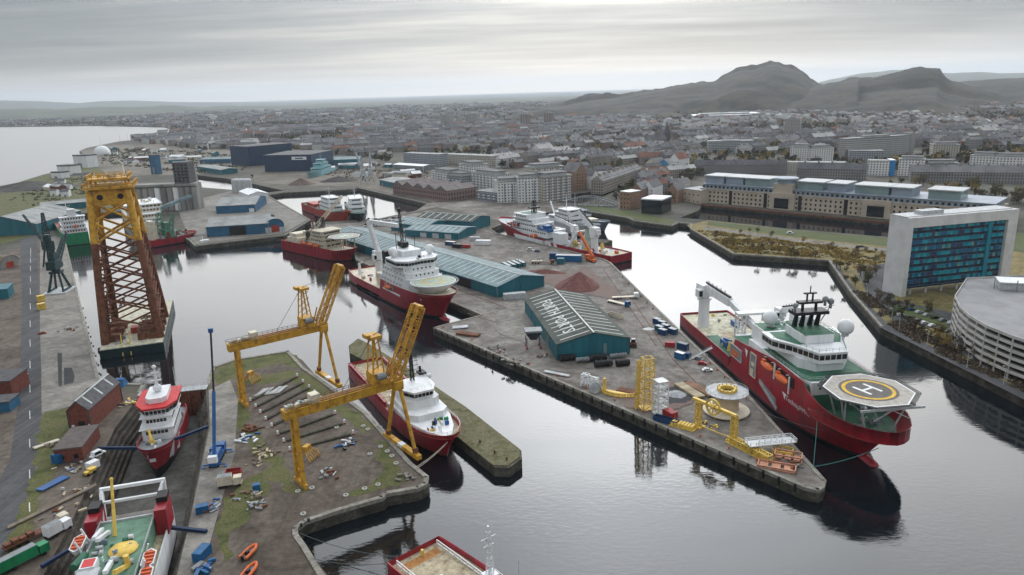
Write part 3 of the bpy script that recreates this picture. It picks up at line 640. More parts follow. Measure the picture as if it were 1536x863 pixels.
def clutter(parent, name, x0, x1, y0, y1, z, n, mats, smax=2.4, seed=1, zmax=2.0):
    "separate deck fittings: lockers, winches and pipe runs"
    r = random.Random(seed)
    for i in range(n):
        x, y = r.uniform(x0, x1), r.uniform(y0, y1); a, b, h = r.uniform(.5, smax), r.uniform(.5, smax), r.uniform(.5, zmax); mb = MB(); k = r.random()
        if k < .45: mb.box(x - a / 2, x + a / 2, y - b / 2, y + b / 2, z, z + h); mb.box(x - a * .3, x + a * .3, y - b * .3, y + b * .3, z + h, z + h * 1.2); nm = 'locker'
        elif k < .75: mb.cyl((x, y - b / 2, z + h * .5), (x, y + b / 2, z + h * .5), h * .5, n=10); mb.box(x - .3, x + .3, y - b * .55, y - b * .5, z, z + h); mb.box(x - .3, x + .3, y + b * .5, y + b * .55, z, z + h); nm = 'winch'
        else: mb.tube([(x, y, z), (x, y, z + h), (x + a, y, z + h), (x + a, y, z)], .14); mb.box(x - .2, x + a + .2, y - .2, y + .2, z, z + .15); nm = 'vent_pipe'
        mb.build(nm, r.choice(mats), parent)

# --- the large red construction vessel alongside the pier
def big_ship():
    s = Ship('construction_vessel', 'large dark red offshore vessel with octagonal helideck moored on the right of the pier', (99.4, 357.4), (114.5, 213.0), 27,
             [(0, 6.4), (.44, 6.6), (.4401, 16.5), (.55, 18.5), (.64, 20.5), (.77, 20.5), (.80, 18.4), (.85, 17.0), (.90, 16.2), (.95, 16.0), (1, 16.6)], rake=15, fine=2.0, full=4.4, stern_w=.94, bulb=True, deckm=m_sgreen, bulw=lambda u: 1.1 if u < .78 else lerp_prof([(.78, 1.1), (.785, 8.4), (.81, 7.4), (.9, 4.6), (1, 4.2)], u), bow_from=.66, boot=1.1)
    R_ = s.root
    dk = MB(); dk.box(1, 62, -12.6, 12.6, 5.36, 5.42); s.p('work_deck', dk, m_deckb)
    mo = MB(); mo.add([(30, -4, 5.44), (44, -4, 5.44), (44, 4, 5.44), (30, 4, 5.44)], [(0, 1, 2, 3)]); s.p('moonpool_cover', mo, m_deckw)
    # hull openings on the quay side: recessed bay panels with frames
    for (x0, x1, z0, z1, mm) in ((66.5, 77.5, 8.4, 13.6, m_lgrey), (86, 91, 7.0, 16.5, m_cream)):
        b = MB(); y = -13.62; b.add([(x0, y, z0), (x1, y, z0), (x1, y, z1), (x0, y, z1)], [(0, 1, 2, 3)]); o = s.p('side_bay', b, m_grey)
        f = MB()
        for a, c in (((x0, z0), (x1, z0)), ((x1, z0), (x1, z1)), ((x1, z1), (x0, z1)), ((x0, z1), (x0, z0))): f.bar((a[0], y - .05, a[1]), (c[0], y - .05, c[1]), .35)
        f.build('bay_frame', mm, o); sh = MB(); sh.box(x0 + 1, x1 - 1.2, y - .12, y - .02, z0 + (z1 - z0) * .45, z0 + (z1 - z0) * .62); sh.box(x0 + .6, x0 + (x1 - x0) * .6, y - .12, y - .02, z0 + .3, z0 + (z1 - z0) * .32); sh.build('bay_shelf', m_orange if x0 < 70 else m_cream, o)
    b = MB(); b.add([(95, -13.6, 8.9), (109, -13.6, 6.1), (109, -13.6, 3.4), (95, -13.6, 6.9)], [(3, 2, 1, 0)]); o = s.p('gangway_recess', b, m_grey); g = MB(); g.bar((95.5, -13.9, 7.6), (110.5, -13.9, 2.8), .5, .9); g.rail([(95.5, -14.1, 7.9), (110.5, -14.1, 3.2)], 1.0, .1); g.build('gangway', m_lgrey, o)
    s.letters('TechnipFMC', 123.5, 9.9, 2.9); 
    lg = MB(); lg.add([(113.2, -13.66, 11.2), (116.2, -13.66, 11.2), (115.4, -13.66, 8.6), (114.4, -13.66, 10.2)], [(0, 3, 2, 1)]); s.p('company_emblem', lg, m_white)
    lg = MB(); lg.add([(80.2, -13.62, 16.2), (83.2, -13.62, 15.8), (82.3, -13.62, 12.6), (81.2, -13.62, 14.6)], [(0, 3, 2, 1)]); s.p('company_emblem', lg, m_white)
    s.letters('DEEP ARCTIC', 135.5, 12.2, 1.5)
    # accommodation
    ac = s.house('accommodation', 82, 126, 12.9, 15, 20.6, m_white, 3, 1.5)
    gd = MB(); gd.prism([(94, -12.6), (124, -12.6), (127, -11), (127, 12.6), (94, 12.6)], 20.6, 20.66); gd.build('upper_deck', m_sgreen, ac)
    rl = MB(); rl.rail([(100, -12.6, 20.7), (124, -12.5, 20.7), (126.8, -11, 20.7), (126.8, 12.4, 20.7), (100, 12.6, 20.7)], 1.2, .09); rl.build('railing', m_lgrey, ac)
    fr = MB(); fr.prism([(124, -12.4), (128.4, -11), (128.4, 11), (124, 12.4)], 9.8, 20.4); fr.build('house_front', m_white, ac)
    for y in (-8, -4, 0, 4, 8): put('porthole', MB().cyl((0, 0, 0), (.12, 0, 0), .4, n=10).mesh('porthole', m_glass), ac, (128.42, y, 18.2))
    wl = s.house('lower_wheelhouse', 97, 119.5, 9.2, 20.7, 24.2, m_white, 5, 4)
    bp = [(96, -14.2), (104, -14.2), (111, -9.6), (121.5, -5.2), (121.5, 5.2), (111, 9.6), (104, 14.2), (96, 14.2)]
    br = s.p('bridge', MB().prism(bp, 24.2, 28.0), m_white)
    for a, b_, n in ((bp[0], bp[1], 3), (bp[1], bp[2], 3), (bp[2], bp[3], 5), (bp[3], bp[4], 5), (bp[4], bp[5], 5), (bp[5], bp[6], 3), (bp[6], bp[7], 3)): s.panes(br, a, b_, 25.6, 27.4, n, .35)
    rf = MB(); rf.prism([(x * 1.0 + (.3 if x > 100 else -.3), y * 1.02) for x, y in bp], 28.0, 28.35); rf.build('bridge_roof', m_white, br)
    gr = MB(); gr.prism([(97, -12), (104, -12.6), (112, -8), (112, 8), (104, 12.6), (97, 12)], 28.35, 28.4); gr.rail([(104, -13.8, 28.4), (111, -9.3, 28.4), (120.8, -5, 28.4), (120.8, 5, 28.4), (111, 9.3, 28.4), (104, 13.8, 28.4)], 1.1, .08); gr.build('bridge_deck', m_sgreen, br)
    s.house('monkey_island', 98, 112, 6.2, 28.4, 31.6, m_white, 1.5, 1)
    d2 = MB(); d2.box(98, 112, -5.8, 5.8, 31.6, 31.64); d2.rail([(98, -6, 31.7), (112, -6, 31.7), (112, 6, 31.7), (98, 6, 31.7)], 1.1, .08, closed=True); s.p('mast_deck', d2, m_sgreen)
    # black multi-leg mast
    mm = MB()
    for y in (-4.4, -1.6, 1.6, 4.4): mm.cyl((101, y, 31.6), (102.5, y, 37), 1.0, .7, 10)
    mm.box(100, 105.5, -6.6, 6.6, 37, 38.2); mm.bar((103, -6.5, 38.2), (103, -6.5, 39.2), .3)
    for y in (-2.6, 2.6): mm.cyl((102.8, y, 38.2), (102.8, y, 41), .55, n=8)
    mm.box(101.5, 104.2, -4.6, 4.6, 41, 41.8); mm.bar((102.8, -1.1, 41.8), (102.8, -1.1, 44.5), .5); mm.bar((102.8, 1.1, 41.8), (102.8, 1.1, 44.5), .5); mm.box(102.3, 103.3, -2.4, 2.4, 44.5, 45.0); mm.cyl((102.8, 0, 45), (102.8, 0, 47.5), .2, n=6)
    mm.bar((101, 6, 33), (101, 9, 38), .25); mm.bar((101, 7, 38), (101, 11, 39), .15); mm.bar((101, 9, 38), (101, 9, 41), .12)
    s.p('mast', mm, m_black)
    for (y, z, r) in ((-5.6, 39, .95), (6.0, 40.6, 1.15), (8.2, 39.5, 1.25)): s.dome(103.0, y, z - 1, r, m_grey, ped=1.6)
    s.dome(106, 13.2, 28.4, 3.0); s.dome(86, -6.5, 27, 2.9); sm = MB(); sm.box(80, 95, -11, 11, 20.6, 26.5); sm.box(83, 89, 3, 9, 26.5, 31); s.p('funnel_casing', sm, m_white); fd = MB(); fd.box(80.5, 94.5, -10.6, 10.6, 26.5, 26.56); s.p('casing_deck', fd, m_sgreen)
    # lifeboats on the quay side and the bay behind them
    bay = MB(); bay.box(97, 121, -13.7, -13.55, 15.2, 19.0); s.p('boat_bay', bay, m_black); s.lifeboat(102.5, -14.6, 15.6, 9.5); s.lifeboat(114, -14.6, 15.2, 9.5)
    st = MB(); st.bar((108.2, -14.6, 14), (108.2, -14.6, 20), .5); st.bar((119.8, -14.8, 13), (119.8, -14.8, 19.5), .4); s.p('boat_post', st, m_white)
    wd = MB(); wd.add([(121.5, -13.3, 16.2), (133, -13.0, 14.2), (133, -13.0, 13.6), (126, -13.35, 15.6)], [(3, 2, 1, 0)]); s.p('bow_slot', wd, m_black)
    # helideck over the bow with its truss
    h = s.heli((143, 0), 13.8, 23.4, m_heli, m_hyel, m_hdark, 8, 'H', True, R(90) + .35, (.50, .58)); tr = MB()
    for sy in (-1, 1):
        for (x0, y0, x1, y1) in ((134, 5, 134, 9), (141, 6, 146, 11), (150, 4, 152, 8), (141, 6, 136, 3)): tr.bar((x0, sy * y0, 10.5), (x1, sy * y1, 22.9), .5)
        tr.bar((130, sy * 8, 22.7), (155, sy * 8, 22.7), .45, .7); tr.bar((134, sy * 5, 18.5), (150, sy * 5, 18.5), .35)
    for x in (132, 138, 144, 150, 156): tr.bar((x, -10.5, 22.4), (x, 10.5, 22.4), .4, .7); tr.bar((x, -6, 18.8), (x, 0, 22), .25); tr.bar((x, 6, 18.8), (x, 0, 22), .25)
    tr.build('support_truss', m_lgrey, h)
    clutter(R_, 'fitting', 138, 150, -6, 6, 10.9, 9, [m_lgrey, m_white, m_grey], 2, 3)
    # cranes, tower and work-deck gear
    s.crane(19, -7.5, 5.4, 15.5, 2.6, (63, -2, 19), m_white, knuckle=(44, -5, 24.5))
    s.crane(66, 8, 16, 8, 1.6, (92, 10, 29), m_white, knuckle=(78, 9, 31))
    hg = MB(); hg.lattice((58, -6, 5.4), (58, -6, 23), 3.4, 3.4, 7, .45); hg.lattice((58, 6, 5.4), (58, 6, 23), 3.0, 3.0, 7, .4); hg.box(56, 60, -8, 8, 23, 24); s.p('lay_tower', hg, m_white)
    rv = MB(); rv.box(62, 70, -10, 6, 6, 15.6); rv.box(66, 80, -11.5, 11.5, 15.6, 16.2); s.p('hangar', rv, m_white); gk = MB(); gk.box(66.5, 81.5, -12.6, 12.6, 16.3, 16.36); s.p('hangar_deck', gk, m_sgreen)
    rd = MB(); rd.box(78, 82, -7, -2, 16.4, 20); rd.cyl((84, -8, 17.6), (86, -8, 17.6), 1.2, n=12); s.p('red_locker', rd, m_red)
    lk = MB(); lk.box(47, 52, -9.5, -6.5, 5.4, 8.0); lk.bar((46, -8, 8), (54, -8, 9.5), .8); lk.box(44, 46, -9, -7, 5.4, 7.5); s.p('blue_loader', lk, m_blue)
    yl = MB(); yl.cyl((55, -9, 5.4), (55, -9, 9.5), 1.1, .6, 10); yl.bar((55, -9, 9.4), (58, -9, 10.5), .5); s.p('yellow_capstan', yl, m_lyellow); s.p('blue_container', MB().box(20, 25.5, 6, 8.5, 5.42, 8.0), m_blue)
    gs = MB(); gs.box(34, 43, -12.2, -6, 5.45, 5.5); s.p('green_mat', gs, m_sgreen)
    clutter(R_, 'fitting', 40, 62, -11, 10, 5.42, 22, [m_white, m_red, m_lyellow, m_cream, m_grey, m_lgrey], 2.6, 5, 2.6); clutter(R_, 'fitting', 68, 95, -11, 11, 16.36, 14, [m_white, m_lgrey, m_grey, m_orange, m_black], 2.6, 6, 2.4)
    clutter(R_, 'fitting', 2, 18, -10, 10, 5.42, 6, [m_cream, m_lyellow, m_grey], 2.2, 8, 1.4)
    clutter(R_, 'fitting', 81, 95, -10, 2, 26.56, 7, [m_white, m_lgrey, m_grey], 2.2, 9, 1.6)
    ck = MB(); ck.box(69, 77, -4, 4, 16.36, 21); ck.box(70, 75, -3, 3, 21, 23.5); s.p('winch_house', ck, m_cream)
big_ship()

# --- the red vessel with round helideck on the left of the pier
def mid_ship():
    s = Ship('offshore_vessel', 'red offshore vessel with round pale helideck and tall black mast beside the long warehouse', (-100, 475), (-38.5, 380.2), 24,
             [(0, 8.2), (.10, 6.4), (.47, 6.4), (.4701, 13.2), (.62, 13.0), (.8, 14.0), (1, 15.6)], rake=9, fine=2.2, full=5.0, stern_w=.9, bulb=True, deckm=m_cream, bow_from=.6, bulw=1.0, boot=1.4)
    ho = s.house('aft_house', 54, 74, 11, 12, 16.5, m_white)
    for i, (x0, x1, hw, z0, z1) in enumerate(((56, 99, 11.6, 13, 16.4), (58, 96, 11.2, 16.4, 19.4), (60, 93, 10.8, 19.4, 22.4), (62, 90, 10.2, 22.4, 25.2))):
        h = s.house('accommodation', x0, x1, hw, z0, z1, m_white, 3, 4)
        for k in range(5): put('window', MB().box(-.06, .06, -.45, .45, 0, .9).mesh('window', m_glass), h, (x1 + .02, -5.2 + 2.6 * k, z0 + 1.4))
        for k in range(7): put('window', MB().box(-.4, .4, -.06, .06, 0, .9).mesh('window', m_glass), h, (x0 + 3 + 4.2 * k, -hw - .02, z0 + 1.4))
        rl = MB(); rl.rail([(x0, -hw + .2, z1), (x1 - 3, -hw + .2, z1), (x1 - .2, -hw + 4, z1), (x1 - .2, hw - 4, z1), (x1 - 3, hw - .2, z1)], 1.0, .08); rl.build('railing', m_white, h)
    bp = [(70, -13), (84, -13), (89.5, -8), (88.4, 0), (89.5, 8), (84, 13), (70, 13)]; br = s.p('bridge', MB().prism(bp, 25.2, 28.6), m_white)
    for a, b, n in zip(bp, bp[1:], (5, 3, 4, 4, 3, 5)): s.panes(br, a, b, 26.4, 27.9, n, .2)
    rf = MB(); rf.prism([(x + .4, y * 1.04) for x, y in bp], 28.6, 29.2); rf.build('bridge_roof', m_white, br)
    s.house('mast_house', 62, 78, 6, 29.2, 32.5, m_white); s.dome(74, -10, 29.2, 2.7); s.dome(80, 10.5, 29.2, 2.7)
    fn = MB(); fn.box(55, 60, -9, -4, 16, 30); fn.box(55, 60, 4, 9, 16, 30); s.p('funnel', fn, m_black)
    ms = MB(); ms.lattice((66, 0, 32), (64, 0, 54), 1.7, .8, 12, .2, .12); ms.box(62, 66, -3, 3, 48, 48.3); ms.cyl((64, 0, 54), (64, 0, 55.6), .9, n=10); ms.bar((68, -5, 30), (68, -5, 42), .3); ms.bar((72, 5, 30), (72, 5, 40), .25); ms.bar((62, 4, 30), (62, 4, 38), .3); ms.box(63, 70, -2, 2, 33, 36); s.p('mast', ms, m_black)
    h = s.heli((103, 0), 12.8, 19.2, m_hgreen, m_hyel, None, 32, None, True, 0, (.42, .49)); tr = MB(); tr.lathe([(11.5, -2.0), (12.6, -.5)], (103, 0, 19.2), 32); tr.lathe([(6, -6), (11.5, -2)], (103, 0, 19.2), 24); tr.build('support_skirt', m_white, h)
    lg = MB(); y0 = -s.side(106, 11.4) - .25
    lg.add([(104, y0, 12.3), (108.0, y0 + .7, 12.3), (106.8, y0 + .6, 10.4)], [(0, 2, 1)]); s.p('company_emblem', lg, m_white)
    bay = MB(); bay.box(62, 75, -12.15, -11.9, 9.5, 12.4); o = s.p('boat_bay', bay, m_grey); s.lifeboat(69, -12.8, 9.4, 7.5)
    wr = MB(); wr.box(60, 84, -12.25, -12.05, 8.0, 9.0); s.p('side_fender', wr, m_white)
    s.crane(22, 2, 5.4, 12, 2.4, (52, 4, 43), m_white, knuckle=(13, 1, 41))
    wh = MB(); wh.box(38, 52, -7, 10, 5.4, 13); s.p('hangar', wh, m_cream); sc = MB(); sc.cyl((8, -6, 5.4), (8, -6, 13), 1.2, .8, 10); sc.bar((8, -6, 13), (14, -6, 15), .9); s.p('deck_crane', sc, m_white)
    clutter(s.root, 'fitting', 4, 36, -9, 9, 5.5, 18, [m_white, m_cream, m_red, m_grey, m_orange], 2.6, 12, 2.4)
    clutter(s.root, 'fitting', 62, 88, -9, 9, 29.2, 8, [m_white, m_lgrey, m_black], 1.6, 13, 1.8)
mid_ship()

def supply_ship():
    s = Ship('supply_vessel', 'red supply vessel with white bridge and bare aft deck between crane quay and jetty', (-66.5, 302.5), (-24, 222.5), 17, [(0, 6.2), (.05, 5.4), (.60, 5.2), (.6001, 7.4), (.78, 8.2), (1, 10.6)], rake=5.5, fine=2.0, full=4.6, stern_w=.95, bow_from=.58, boot=.5, deckm=m_deckw, bulw=1.3)
    L = s.L; rp = MB()
    for sg in (-1, 1):
        rp.box(2, L * .55, sg * 7.6 - .35, sg * 7.6 + .35, 4, 6.6); rp.rail([(2, sg * 7.0, 5.4), (L * .55, sg * 7.0, 5.4)], 1.4, .14, 4)
    s.p('cargo_rail', rp, m_red)
    fd = MB(); fd.prism([(L * .62, -7.9), (L * .85, -7.6), (L * .95, -5), (L * 1.02, -1.5), (L * 1.02, 1.5), (L * .95, 5), (L * .85, 7.6), (L * .62, 7.9)], 8.3, 9.0); s.p('foredeck', fd, m_white)
    h1 = s.house('accommodation', L * .60, L * .86, 7.2, 4.2, 11.2, m_white, 2.5, 2.5); h2 = s.house('upper_house', L * .61, L * .80, 6.2, 11.2, 14.2, m_white, 2, 2)
    bp = [(L * .64, -5.6), (L * .74, -5.6), (L * .79, -3.4), (L * .79, 3.4), (L * .74, 5.6), (L * .64, 5.6)]; br = s.p('bridge', MB().prism(bp, 14.2, 17.2, top=[(x + .4 * (x > L * .7), y * 1.06) for x, y in bp]), m_white)
    for a, b, n in zip(bp, bp[1:], (4, 2, 5, 2, 4)): s.panes(br, (a[0] + .25 * (a[0] > L * .7), a[1] * 1.04), (b[0] + .25 * (b[0] > L * .7), b[1] * 1.04), 15.4, 16.7, n, .22)
    rf = MB(); rf.prism([(x + .6 * (x > L * .7), y * 1.1) for x, y in bp], 17.2, 17.6); rf.rail([(L * .64, -5.6, 17.6), (L * .77, -4, 17.6), (L * .77, 4, 17.6), (L * .64, 5.6, 17.6)], .9, .07); rf.build('bridge_roof', m_white, br)
    ms = MB(); ms.lattice((L * .67, 0, 17.6), (L * .67, 0, 28), 1.2, .7, 8, .22, .14)
    for i in range(5): z = 20 + i * 1.7; ms.bar((L * .67, -2.6, z), (L * .67, 2.6, z), .16); ms.bar((L * .67, -2.6 + .2 * i, z), (L * .67, -2.6 + .2 * i, z + 1.3), .1); ms.bar((L * .67, 2.6 - .2 * i, z), (L * .67, 2.6 - .2 * i, z + 1.3), .1)
    s.p('mast', ms, m_black)
    fn = MB(); fn.prism([(L * .60, 3.6), (L * .65, 3.6), (L * .65, 6.8), (L * .60, 6.8)], 11, 18); s.p('funnel', fn, m_white); ft = MB(); ft.prism([(L * .605, 3.8), (L * .645, 3.8), (L * .645, 6.6), (L * .605, 6.6)], 18, 18.8); ft.cyl((L * .62, 5, 18.8), (L * .615, 5, 20.6), .5, n=8); s.p('funnel_top', ft, m_black)
    s.dome(L * .66, 7.0, 15.6, 1.0, ped=1.2)
    st = MB(); st.add([(L * .80, -5.2, 11.3), (L * .86, -5.2, 9.2), (L * .86, 5.2, 9.2), (L * .80, 5.2, 11.3)], [(0, 1, 2, 3)]); s.p('sloped_front', st, m_white)
    rl = MB(); pts = [(s.px(u, 10) , -s.hb(u, 10) + .3, s.deckz(u) + .02) for u in (.6, .7, .8, .87, .92, .96, .985, .995)]; rl.rail(pts + [(x, -y, z) for x, y, z in pts[::-1]], 1.0, .09, 2); s.p('bow_rail', rl, m_white)
    clutter(s.root, 'fitting', L * .88, L * .97, -4.5, 4.5, 9.0, 16, [m_black, m_blue, m_red, m_white, m_lyellow, m_green], 1.6, 21, 1.4); clutter(s.root, 'fitting', L * .42, L * .58, -6, 6, 4.0, 10, [m_white, m_cream, m_orange, m_rust], 2, 22, 2)
    dk = MB()
    for i in range(11): dk.box(L * .04 + i * L * .045, L * .04 + (i + .93) * L * .045, -6.6, 6.6, 4.1, 4.22)
    s.p('deck_planking', dk, m_deckw); wn = MB(); wn.bar((L * .5, 4, 4), (L * .5, 6.5, 10), .4); wn.bar((L * .56, 4, 4), (L * .5, 6.5, 10), .4); wn.box(L * .56, L * .6, -6, 6, 4, 9); s.p('winch_frame', wn, m_white)
supply_ship()
# ---------------------------------------------------------------- the other vessels
def gw(x, y, z=0.0): return G(x, y, z).xy.to_tuple()
def simple_top(s, tiers, m=None, br=None, wins=6, roofm=None, front=2.0):
    "stack of deckhouse tiers (x0,x1,hw,z0,z1); the last one gets bridge panes"
    for i, (x0, x1, hw, z0, z1) in enumerate(tiers):
        last = i == len(tiers) - 1; h = s.house('bridge' if last else 'accommodation', x0, x1, hw, z0, z1, m or m_white, front, front)
        s.panes(h, (x1, -hw + front), (x1, hw - front), z1 - 1.9, z1 - .7, wins, .25)
        s.panes(h, (x0 + 1, -hw), (x1 - front, -hw), z1 - 1.9, z1 - .9, max(3, int((x1 - x0) / 3)), 1.2)
        s.panes(h, (x1 - front, hw), (x0 + 1, hw), z1 - 1.9, z1 - .9, max(3, int((x1 - x0) / 3)), 1.2)
        r = MB(); r.prism([(x0 - .4, -hw - .5), (x1 + .5, -hw - .5), (x1 + .5, hw + .5), (x0 - .4, hw + .5)], z1, z1 + .25); r.rail([(x0, -hw, z1 + .25), (x1, -hw, z1 + .25), (x1, hw, z1 + .25), (x0, hw, z1 + .25)], 1.0, .08, 3, True); r.build('roof', roofm or m or m_white, h)

def cream_vessel():
    s = Ship('production_vessel', 'red hulled vessel with cream superstructure and grey bow helideck in the inner dock', (-181, 586), (-121.5, 531), 20, [(0, 8.6), (.9, 8.8), (1, 10)], rake=4, fine=3.0, full=5.5, stern_w=.95, deckm=m_cream, bow_from=.72, boot=.6, hullm=m_red2 if False else m_red)
    L = s.L; simple_top(s, [(40, 62, 8.5, 7.6, 11.5), (42, 61, 8.2, 11.5, 15), (44, 60, 8, 15, 18), (46, 60, 9, 18, 21)], m_cream, wins=7)
    h = s.heli((76, 0), 12.5, 18.6, m_heli, m_lgrey, m_hgreen, 8, 'H', True, R(90), (.5, .56)); t = MB()
    for x, y in ((68, -7), (68, 7), (80, -6), (80, 6), (74, 0)): t.bar((x, y, 8), (x, y, 18.2), .6)
    t.bar((66, -8, 18), (86, -8, 18), .5); t.bar((66, 8, 18), (86, 8, 18), .5); t.bar((68, -7, 9), (80, -6, 18), .35); t.bar((68, 7, 9), (80, 6, 18), .35); t.build('support_truss', m_cream, h)
    b = MB(); b.lattice((30, -2, 14), (54, 16, 45), 3.2, 1.6, 12, .5, .3); s.p('crane_boom', b, m_cream); b = MB(); b.cyl((30, -2, 7.6), (30, -2, 14), 2.4, 2.2, 12); b.box(27, 32, -5, 1, 14, 18); s.p('crane_pedestal', b, m_cream)
    for i, (x, y, h_) in enumerate(((36, 3, 30), (39, -3, 27), (43, 4, 29), (34, -5, 24))):
        b = MB(); b.lattice((x, y, 8), (x, y, h_), 2.6, 1.6, 8, .35, .22); s.p('derrick', b, m_black if i != 1 else m_rust)
    for x in (34, 43, 52): s.lifeboat(x, -9.6, 8.4, 7.2)
    b = MB(); b.box(8, 24, -8, 8, 7.6, 12); b.box(10, 20, -7, 7, 12, 15); s.p('process_house', b, m_cream); clutter(s.root, 'fitting', 4, 40, -8.5, 8.5, 7.7, 46, [m_cream, m_deckw, m_lgrey, m_rust, m_white, m_red2], 3.6, 31, 5.5)
    b = MB()
    for i in range(16): x = 4 + i * 4.6; b.box(x, x + .5, -10.25, -9.9, 1.5, 8.4)
    s.p('hull_rib', b, m_red).__setitem__('kind', 'stuff')
cream_vessel()
def inner_ships():
    s = Ship('standby_ship', 'orange red ship with white bridge moored in the far inner dock', gw(463, 314), gw(520, 336), 17, [(0, 8), (.5, 8), (.8, 10), (1, 13)], rake=6, hullm=m_red2, bow_from=.6)
    L = s.L; simple_top(s, [(L * .52, L * .78, 7, 9, 14), (L * .54, L * .76, 6.5, 14, 18), (L * .56, L * .74, 6, 18, 22)]); s.mast(L * .63, 0, 22, 32, m_lgrey, ((27, 3), (30, 2))); b = MB(); b.box(L * .1, L * .3, -5, 5, 7, 10); s.p('hatch', b, m_red2); b = MB(); b.box(L * .44, L * .5, -5, 5, 8, 16); s.p('funnel', b, m_red2)
    clutter(s.root, 'fitting', L * .3, L * .5, -6, 6, 7, 9, [m_white, m_cream, m_grey], 2.6, 41, 3)
    s = Ship('patrol_ship', 'dark hulled ship with white upperworks beside the orange red one', gw(528, 313), gw(541, 338), 17, [(0, 8), (.6, 8), (1, 12)], rake=5, hullm=m_boot, bow_from=.55)
    L = s.L; simple_top(s, [(L * .3, L * .75, 7, 7, 13), (L * .4, L * .72, 6.5, 13, 17), (L * .45, L * .7, 6, 17, 21)]); s.mast(L * .55, 0, 21, 33, m_lgrey, ((27, 3),)); clutter(s.root, 'fitting', L * .05, L * .3, -6, 6, 7, 6, [m_white, m_grey], 2.6, 42, 3)
    s = Ship('survey_ship', 'pale turquoise ship in the small basin before the dark blue shed', gw(498, 259), gw(466, 271), 19, [(0, 8), (.6, 8), (1, 13)], rake=6, hullm=mat('turquoise paint', (0.22, 0.42, 0.45), .5), bow_from=.55, z0=0)
    L = s.L; mm = MATS['turquoise paint']; simple_top(s, [(L * .25, L * .75, 8, 7, 15), (L * .35, L * .65, 7, 15, 21), (L * .4, L * .55, 6, 21, 26)], mm); s.mast(L * .48, 0, 26, 40, mm, ((32, 4), (36, 2)))
inner_ships()
def striped_ship():
    s = Ship('dive_support_vessel', 'red and white vessel with slanted white stripes moored behind the pier', (78.5, 497), (-3, 613), 22, [(0, 6.5), (.5, 6.0), (.52, 7.5), (.72, 8.5), (.84, 12.5), (1, 15)], rake=9, fine=2.2, full=4.5, bow_from=.64, deckm=m_lgrey)
    L = s.L; Y = 11.06
    b = MB(); b.add([(L * .50, Y, 6.2), (L * .82, Y, 6.8), (L * .80, Y, 3.4), (L * .50, Y, 2.6)], [(0, 1, 2, 3)]); s.p('white_stripe', b, m_white)
    for i in range(3): x = L * (.42 + .05 * i); b = MB(); b.add([(x + 4.5, Y, 6.0), (x + 1, Y, 6.0), (x - 1.5, Y, 1.8), (x + 2.2, Y, 1.8)], [(0, 1, 2, 3)]); s.p('white_stripe', b, m_white)
    simple_top(s, [(L * .52, L * .88, 9.6, 8, 13), (L * .62, L * .86, 9, 13, 17), (L * .66, L * .84, 8.6, 17, 20), (L * .70, L * .82, 9.6, 20, 23.4)], m_white, wins=8, roofm=m_white)
    b = MB(); b.lattice((L * .72, 0, 23), (L * .72, 0, 34), 3, 2, 4, .5, .3); b.box(L * .70, L * .74, -4, 4, 28, 29); s.p('mast', b, m_black); b = MB(); b.box(L * .71, L * .8, -7, 7, 23.7, 23.8); s.p('top_deck', b, m_sgreen)
    for x in (.80, .86): s.lifeboat(L * x, 10.2, 12.6, 8.5, m_red)
    s.lifeboat(L * .63, 10.8, 7.0, 9)
    s.crane(L * .18, 3, 5, 12, 2.6, (L * .42, -1, 27), m_white, knuckle=(L * .32, 0, 31)); s.crane(L * .40, -4, 6, 9, 2.0, (L * .58, -6, 22), m_white)
    b = MB(); b.bar((L * .36, 6, 5), (L * .30, 6, 17), 1.5, 2.2); b.bar((L * .36, -6, 5), (L * .30, -6, 17), 1.5, 2.2); b.bar((L * .30, -6, 17), (L * .30, 6, 17), 1.4); s.p('a_frame', b, m_white)
    b = MB(); b.lathe([(5, 0), (4.4, 3), (2.6, 7), (2.0, 14), (2.0, 15)], (L * .24, 2, 5), 16); s.p('cable_funnel', b, m_hgreen); b = MB(); b.box(L * .40, L * .47, 2, 9, 5.5, 14); s.p('winch_house', b, m_white); b = MB(); b.box(L * .50, L * .60, 5, 9.5, 13.2, 15.5); b.box(L * .52, L * .56, 4, 9, 15.5, 18); s.p('rov_launcher', b, m_blue)
    b = MB(); b.add([(0, -10, 5.5), (L * .1, -10.4, 5.5), (L * .1, 10.4, 5.5), (0, 10, 5.5)], [(0, 1, 2, 3)]); s.p('stern_deck', b, m_deckb)
    clutter(s.root, 'fitting', L * .04, L * .36, -9, 9, 5.3, 30, [m_white, m_cream, m_orange, m_lyellow, m_grey, m_red], 3.4, 51, 4); clutter(s.root, 'fitting', L * .42, L * .66, -8, 8, 8, 20, [m_white, m_white, m_lgrey, m_cream], 4, 52, 7); clutter(s.root, 'fitting', L * .52, L * .66, -8, 8, 13.2, 14, [m_white, m_white, m_lgrey, m_grey], 4, 53, 4)
striped_ship()
